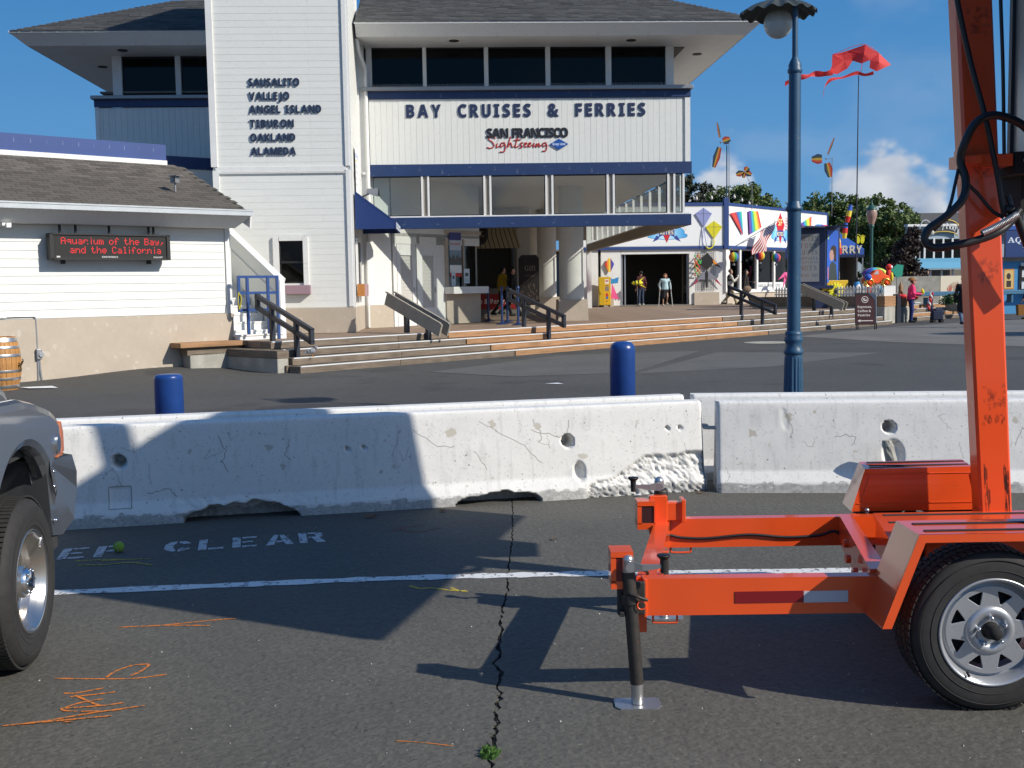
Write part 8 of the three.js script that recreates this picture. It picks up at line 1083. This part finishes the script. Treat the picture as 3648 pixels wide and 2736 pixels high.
function person(lab, pos, ry, o) {
  const s = (o.h || 1.74) / 1.74, t = thing('person', lab, 'person', pos, ry); t.scale.setScalar(s);
  const L = Object.assign({ kneeL: [-0.1, 0.5, 0.03], footL: [-0.11, 0.08, 0], kneeR: [0.1, 0.5, 0.03], footR: [0.11, 0.08, 0], elbL: [-0.26, 1.12, -0.03], wrL: [-0.27, 0.86, 0.05], elbR: [0.26, 1.12, -0.03], wrR: [0.27, 0.86, 0.05], lean: 0, headTurn: 0, headDrop: 0 }, o.pose || {});
  const Q = (y, z = 0, x = 0) => [x, y, z + L.lean * (y - 0.9)], hip = [-0.09, 0.09].map((x) => [x, 0.92, 0]), sh = [-0.185, 0.185].map((x) => Q(1.42, 0, x)), head = Q(1.62 - L.headDrop, 0.02 + L.headDrop * 0.6);
  const limbs = (e, r) => [[hip[0], L.kneeL, 0.085 + e, 0.055 + e], [L.kneeL, L.footL, 0.055 + e, 0.038 + e], [hip[1], L.kneeR, 0.085 + e, 0.055 + e], [L.kneeR, L.footR, 0.055 + e, 0.038 + e]];
  const arms = (e) => [[sh[0], L.elbL, 0.052 + e, 0.04 + e], [L.elbL, L.wrL, 0.04 + e, 0.028 + e], [sh[1], L.elbR, 0.052 + e, 0.04 + e], [L.elbR, L.wrR, 0.04 + e, 0.028 + e]];
  const torso = (e) => [[Q(0.95, 0, -0.05), Q(0.95, 0, 0.05), 0.115 + e, 0.115 + e], [Q(1.0), Q(1.3), 0.12 + e, 0.135 + e], [Q(1.36, 0, -0.1), Q(1.36, 0, 0.1), 0.095 + e, 0.095 + e]];
  const hs = Math.sin(L.headTurn), hc = Math.cos(L.headTurn), hd = (x, y, z) => [head[0] + x * hc + z * hs, head[1] + y, head[2] - x * hs + z * hc];
  const body = skinOf([...limbs(-0.012), ...arms(-0.008), ...torso(-0.02), [Q(1.42), hd(0, -0.08, 0), 0.055, 0.05], [hd(0, -0.035, 0.015), hd(0, 0.03, 0), 0.07, 0.086], [hd(0, -0.07, 0.03), hd(0, -0.05, 0.04), 0.045, 0.04], [hd(0, 0.0, 0.08), hd(0, -0.03, 0.1), 0.012, 0.017], [hd(-0.083, -0.01, 0), hd(-0.085, 0.01, 0), 0.018, 0.02], [hd(0.083, -0.01, 0), hd(0.085, 0.01, 0), 0.018, 0.02], [L.footL, [L.footL[0], L.footL[1] - 0.05, L.footL[2] + 0.14], 0.04, 0.03], [L.footR, [L.footR[0], L.footR[1] - 0.05, L.footR[2] + 0.14], 0.04, 0.03]], 64, 0.03);
  const parts = [body];
  for (const [e, w, sgn] of [[L.elbL, L.wrL, -1], [L.elbR, L.wrR, 1]]) { const d = V(w[0] - e[0], w[1] - e[1], w[2] - e[2]).normalize(), q = (f, side, up) => [w[0] + d.x * f + side * 0.9 * (Math.abs(d.z) > 0.7 ? 1 : 0.3), w[1] + d.y * f + up, w[2] + d.z * f + side * (Math.abs(d.z) > 0.7 ? 0 : 0.9)]; parts.push(rod(w, q(0.085, 0, 0), 0.026, 0.032)); [-0.027, -0.009, 0.009, 0.026].forEach((k, i) => { const l = [0.06, 0.072, 0.068, 0.052][i]; parts.push(rod(q(0.08, k, 0), q(0.08 + l * 0.55, k, 0), 0.009), rod(q(0.08 + l * 0.55, k, 0), [q(0.08 + l * 0.85, k, 0)[0], q(0.08 + l * 0.85, k, 0)[1] - 0.012, q(0.08 + l * 0.85, k, 0)[2] + 0.012], 0.0085, 0.007)); }); parts.push(rod(q(0.03, -0.025, 0), q(0.075, -0.055, 0), 0.011, 0.009)); }
  obj('body', parts, M.skin, t);
  obj('eye', [-0.03, 0.03].map((x) => new THREE.SphereGeometry(0.0095, 8, 6).translate(...hd(x, 0.012, 0.078))), M.eye, t);
  if (o.bottom) { const b = [...limbs(0.014), [Q(0.93, 0, -0.05), Q(0.93, 0, 0.05), 0.128, 0.128], [Q(0.9), Q(1.02), 0.13, 0.128]]; obj(o.skirt ? 'skirt' : 'trousers', skinOf(o.skirt ? [[Q(0.95, 0, -0.05), [-0.07, 0.5, 0.0], 0.13, 0.12], [Q(0.95, 0, 0.05), [0.07, 0.5, 0.0], 0.13, 0.12]] : b, 52, 0.03), clothM(o.bottom), t); }
  obj('top', skinOf([...torso(0.018), ...(o.sleeveless ? [] : arms(0.013)), [Q(0.95 - (o.coat || 0), 0, -0.05), Q(1.1, 0, -0.03), 0.135 + (o.coat ? 0.03 : 0), 0.14], [Q(0.95 - (o.coat || 0), 0, 0.05), Q(1.1, 0, 0.03), 0.135 + (o.coat ? 0.03 : 0), 0.14], [Q(1.43), Q(1.47), 0.07, 0.06]], 60, 0.035), clothM(o.top), t);
  if (o.vest) obj('vest', skinOf([[Q(0.98), Q(1.34), 0.152, 0.162], [Q(1.38, 0, -0.11), Q(1.38, 0, 0.11), 0.115, 0.115]], 40, 0.03), clothM(o.vest), t);
  obj('hair', skinOf(o.longHair ? [[hd(0, 0.03, -0.02), hd(0, 0.055, -0.01), 0.096, 0.088], [hd(-0.06, 0, -0.04), hd(-0.075, -0.28, -0.03), 0.055, 0.045], [hd(0.06, 0, -0.04), hd(0.075, -0.28, -0.03), 0.055, 0.045], [hd(0, 0, -0.06), hd(0, -0.3, -0.09), 0.075, 0.07]] : [[hd(0, 0.035, -0.03), hd(0, 0.055, -0.012), 0.092, 0.085]], 34, 0.03), clothM(o.hair || '#241a14'), t);
  for (const f of [L.footL, L.footR]) obj('shoe', [skinOf([[[f[0], f[1] - 0.025, f[2] - 0.03], [f[0] * 1.08, f[1] - 0.035, f[2] + 0.15], 0.052, 0.042]], 22, 0.02)], clothM(o.shoe || '#1b1917'), t);
  return t;
}
{
  const crutchPose = { elbL: [-0.3, 1.16, -0.1], wrL: [-0.29, 0.92, 0.08], elbR: [0.3, 1.16, -0.1], wrR: [0.29, 0.92, 0.08], kneeR: [0.1, 0.52, 0.12], footR: [0.1, 0.16, -0.02], headTurn: -0.35, lean: 0.04 };
  person('girl in pale blue jacket and dark skirt leaning on crutches at the shop door', [7.53, 0.59, -54.3], 0.1, { h: 1.58, pose: crutchPose, top: '#a8c4cc', bottom: '#17161c', skirt: true, hair: '#6e3c24', longHair: true, shoe: '#b8b0a6' });
  M.crutch = std('crutch', [0.62, 0.62, 0.62], 0.35, 0.5);
  [-1, 1].forEach((sx) => { const c = thing('crutch', sx < 0 ? 'silver crutch under the left side arm of the girl at the shop door' : 'silver crutch under the right side arm of the girl at the shop door', 'crutch', [7.53 + sx * 0.29, 0.59, -54.2], 0); obj('shaft', [rod([sx * 0.05, 0, 0.1], [0, 0.55, 0.04], 0.016), rod([0, 0.5, 0.06], [-sx * 0.04, 1.2, -0.05], 0.014), rod([0, 0.5, 0.02], [-sx * 0.04, 1.2, -0.12], 0.014)], M.crutch, c); obj('arm_pad', RB(0.05, 0.05, 0.2, 0.02, -sx * 0.04, 1.22, -0.08), clothM('#8a8a86'), c); obj('hand_grip', rod([-sx * 0.02, 0.8, 0.05], [-sx * 0.02, 0.8, -0.06], 0.018), clothM('#8a8a86'), c); });
  const stride = { kneeL: [-0.09, 0.5, 0.14], footL: [-0.09, 0.08, 0.28], kneeR: [0.09, 0.49, -0.03], footR: [0.09, 0.13, -0.36] };
  person('bald man in dark vest and khaki trousers striding right, raising a cup', [10.73, 0.59, -54.4], Math.PI / 2, { h: 1.74, pose: { ...stride, elbL: [-0.25, 1.15, 0.12], wrL: [-0.1, 1.32, 0.33], elbR: [0.26, 1.12, 0.05], wrR: [0.14, 1.18, 0.34] }, top: '#b9b5ab', vest: '#1d2126', bottom: '#8f8266', hair: '#5c4434' });
  const cup = thing('paper_cup', 'white paper cup held up by the man in the vest', 'cup', [11.12, 1.9, -54.5]); obj('cup', lathe([[0, 0], [0.035, 0], [0.045, 0.13], [0, 0.13]], 16), M.whiteTrim, cup); obj('lid', C(0.047, 0.044, 0.02, 0, 0.13, 0, 16), M.whiteTrim, cup);
  person('dark-haired woman in black walking right with a shoulder bag', [11.1, 0.59, -52.6], Math.PI / 2 - 0.3, { h: 1.68, pose: { ...stride, elbR: [0.27, 1.14, 0.1], wrR: [0.2, 1.12, 0.32] }, top: '#121214', coat: 0.18, bottom: '#15161b', hair: '#150f0d', longHair: true, shoe: '#4a2a22' });
  const bag = thing('shoulder_bag', 'taupe shoulder bag on the hip of the woman in black', 'bag', [11.12, 1.36, -52.32], 0.2); obj('bag', new THREE.SphereGeometry(0.19, 16, 12).scale(1.1, 0.85, 0.55), clothM('#7a6654'), bag); obj('strap', pipe([[-0.15, 0.08, 0], [-0.05, 0.55, -0.05], [0.12, 0.1, 0]], 0.014, 20, 6), clothM('#5a4838'), bag);
  person('man in maroon shirt and jeans standing inside the dark doorway', [6.55, 0.61, -55.9], Math.PI + 0.4, { h: 1.72, top: '#4a1c20', bottom: '#2c3a52', hair: '#1d1512', shoe: '#b0aca6' });
  person('man in yellow jacket walking through the dark passage', [-0.28, 0.59, -40.2], Math.PI / 2 + 0.5, { h: 1.78, pose: stride, top: '#a58a12', bottom: '#17171b', hair: '#15110f' });
  person('man in black jacket beside the yellow one in the passage', [0.06, 0.59, -39.7], Math.PI / 2, { h: 1.74, pose: { ...stride, kneeR: [0.09, 0.48, -0.1], footR: [0.09, 0.16, -0.45] }, top: '#0f1014', bottom: '#121318', hair: '#120e0c' });
  // balloon seller
  person('balloon seller in pink top, blue trousers and patterned cap', [15.55, 0, -43.25], Math.PI / 2 - 0.2, { h: 1.72, pose: { elbL: [-0.27, 1.15, 0.05], wrL: [-0.15, 1.12, 0.32], elbR: [0.27, 1.13, 0.06], wrR: [0.12, 1.1, 0.34], headDrop: 0.03, lean: 0.06 }, top: '#e0356c', bottom: '#22306a', hair: '#4a2c1c', shoe: '#141318' });
  const hat = thing('cap', 'patterned brown and red cap on the balloon seller', 'cap', [15.55, 1.63, -43.27], Math.PI / 2 - 0.2); obj('crown', new THREE.SphereGeometry(0.125, 18, 10, 0, 6.283, 0, 1.6).scale(1.05, 1.0, 1.15).translate(0, 0, 0.02), clothM('#8a5a2c'), hat); obj('brim', slab([[-0.11, 0.08], [-0.08, 0.25], [0.08, 0.25], [0.11, 0.08]].reverse(), 0.015, 0.0), clothM('#b8402e'), hat);
  const pouch = thing('waist_apron', 'red pouch and striped tray at the balloon seller\'s waist', 'pouch', [15.78, 0.9, -43.2], 0); obj('pouch', new THREE.SphereGeometry(0.08, 14, 10).scale(1, 0.8, 0.8).translate(-0.04, 0.06, 0), clothM('#c83a20'), pouch); obj('tray', RB(0.24, 0.05, 0.2, 0.02, -0.02, -0.14, 0), M.whiteTrim, pouch); obj('belt', new THREE.TorusGeometry(0.15, 0.03, 8, 22).rotateX(Math.PI / 2).translate(-0.2, 0.0, -0.03), clothM('#18161c'), pouch);
  const bal = thing('yellow_balloon', 'small yellow balloon in the balloon seller\'s hands', 'balloon', [15.98, 1.2, -43.2]); obj('balloon', new THREE.SphereGeometry(0.07, 14, 10).scale(0.8, 1.7, 0.8).rotateZ(0.3), M.kiteYellow, bal); obj('knot', new THREE.ConeGeometry(0.02, 0.03, 8).translate(-0.03, -0.13, 0), M.kiteYellow, bal);
  const cane = thing('balloon_cane', 'red and white twisted balloon cane hanging on a dark pole', 'balloon', [16.3, 0, -43.1]); const mk = (ph) => { const p = []; for (let i = 0; i <= 30; i++) { const q = i / 30; p.push([0.04 * Math.cos(q * 14 + ph) - 0.14 * (1 - q), 0.5 + 0.65 * q, 0.04 * Math.sin(q * 14 + ph)]); } return pipe(p, 0.038, 60, 7); }; obj('strand', mk(0), M['strip#e5322d'], cane); obj('strand', mk(Math.PI), M.whiteTrim, cane); obj('pole', rod([-0.02, 0, -0.05], [0.05, 1.1, -0.05], 0.03), clothM('#1c2044'), cane);
  const cart = thing('luggage_cart', 'small dark blue wheeled bag on the paving by the balloon seller', 'bag', [16.45, 0, -42.95]); obj('bag', RB(0.42, 0.36, 0.28, 0.05, 0, 0.28, 0), clothM('#1d2740'), cart); for (const x of [-0.15, 0.16]) obj('wheel', new THREE.CylinderGeometry(0.06, 0.06, 0.3, 16).rotateX(Math.PI / 2).translate(x, 0.06, 0), M.black, cart); obj('flap', RB(0.3, 0.1, 0.26, 0.03, 0.05, 0.48, 0), clothM('#24304c'), cart);
  person('man in long black coat and jeans walking away by the mast', [15.38, 0, -37.8], Math.PI - 0.15, { h: 1.76, pose: { kneeL: [-0.1, 0.49, 0.06], footL: [-0.1, 0.08, 0.04], kneeR: [0.1, 0.48, -0.02], footR: [0.11, 0.2, -0.32], elbL: [-0.3, 1.13, -0.05], wrL: [-0.29, 0.88, 0.1] }, top: '#0f1013', coat: 0.3, bottom: '#4a5c74', hair: '#4a3a2e', shoe: '#1a1a1d' });
  person('person in blue sleeve and dark clothes cut off by the right edge', [20.72, 0, -44.6], -Math.PI / 2, { h: 1.74, top: '#16295c', bottom: '#18181c', hair: '#2a1d16' });
  const tote = thing('tote_bag', 'tan paper tote bag carried at the right edge of the view', 'bag', [20.42, 0.18, -44.4]); obj('bag', loft([[[-0.2, 0, 0.1], [0.2, 0, 0.1], [0.2, 0, -0.1], [-0.2, 0, -0.1]], [[-0.23, 0.42, 0.12], [0.16, 0.42, 0.12], [0.16, 0.42, -0.12], [-0.23, 0.42, -0.12]]]), clothM('#8a5c22'), tote); obj('handle', pipe([[-0.1, 0.42, 0], [0, 0.62, 0], [0.1, 0.42, 0]], 0.012, 16, 6), clothM('#5a3c18'), tote);
  person('person in dark clothes standing behind the long grey wall', [22.3, 0.6, -62.2], 0.6, { h: 1.7, top: '#23303a', bottom: '#1a1a1e', hair: '#7a3e22' });
  person('person in black and white seated high behind the grey wall end', [23.3, 0.55, -62.4], Math.PI / 2, { h: 1.64, top: '#17181c', vest: '#b8bcc0', bottom: '#1a1a1e', hair: '#171311' });
  // pigeon on the steps
  const pg = thing('pigeon', 'grey pigeon resting on the third step by the left hand rail', 'pigeon', [-4.02, 0.294, -22.42], rad(30)); M.feather = std('feather', [0.22, 0.235, 0.27], 0.7); M.featherDark = std('featherDark', [0.05, 0.055, 0.065], 0.6);
  obj('body', skinOf([[[0, 0.12, 0], [-0.09, 0.105, 0], 0.055, 0.04], [[-0.09, 0.105, 0], [-0.19, 0.09, 0], 0.035, 0.012], [[0.02, 0.13, 0], [0.07, 0.19, 0], 0.045, 0.028], [[0.07, 0.2, 0], [0.085, 0.205, 0], 0.026, 0.022], [[0.1, 0.203, 0], [0.125, 0.195, 0], 0.008, 0.004]], 44, 0.02), M.feather, pg); obj('neck', skinOf([[[0.035, 0.145, 0], [0.075, 0.2, 0], 0.042, 0.029]], 20, 0.01), M.featherDark, pg);
  obj('wing_bar', [0.054, -0.054].map((z) => B(0.02, 0.05, 0.006, -0.06, 0.125, z).rotateZ(0)).concat([0.05, -0.05].map((z) => B(0.018, 0.045, 0.006, -0.11, 0.115, z * 0.85))), M.featherDark, pg); for (const z of [0.02, -0.02]) obj('leg', [rod([0, 0.08, z], [0.005, 0.0, z], 0.005), rod([0.005, 0.003, z], [0.035, 0.002, z], 0.004), rod([0.005, 0.003, z], [-0.02, 0.002, z], 0.004)], M.oldOrange, pg);
}
renderer.render(scene, camera);
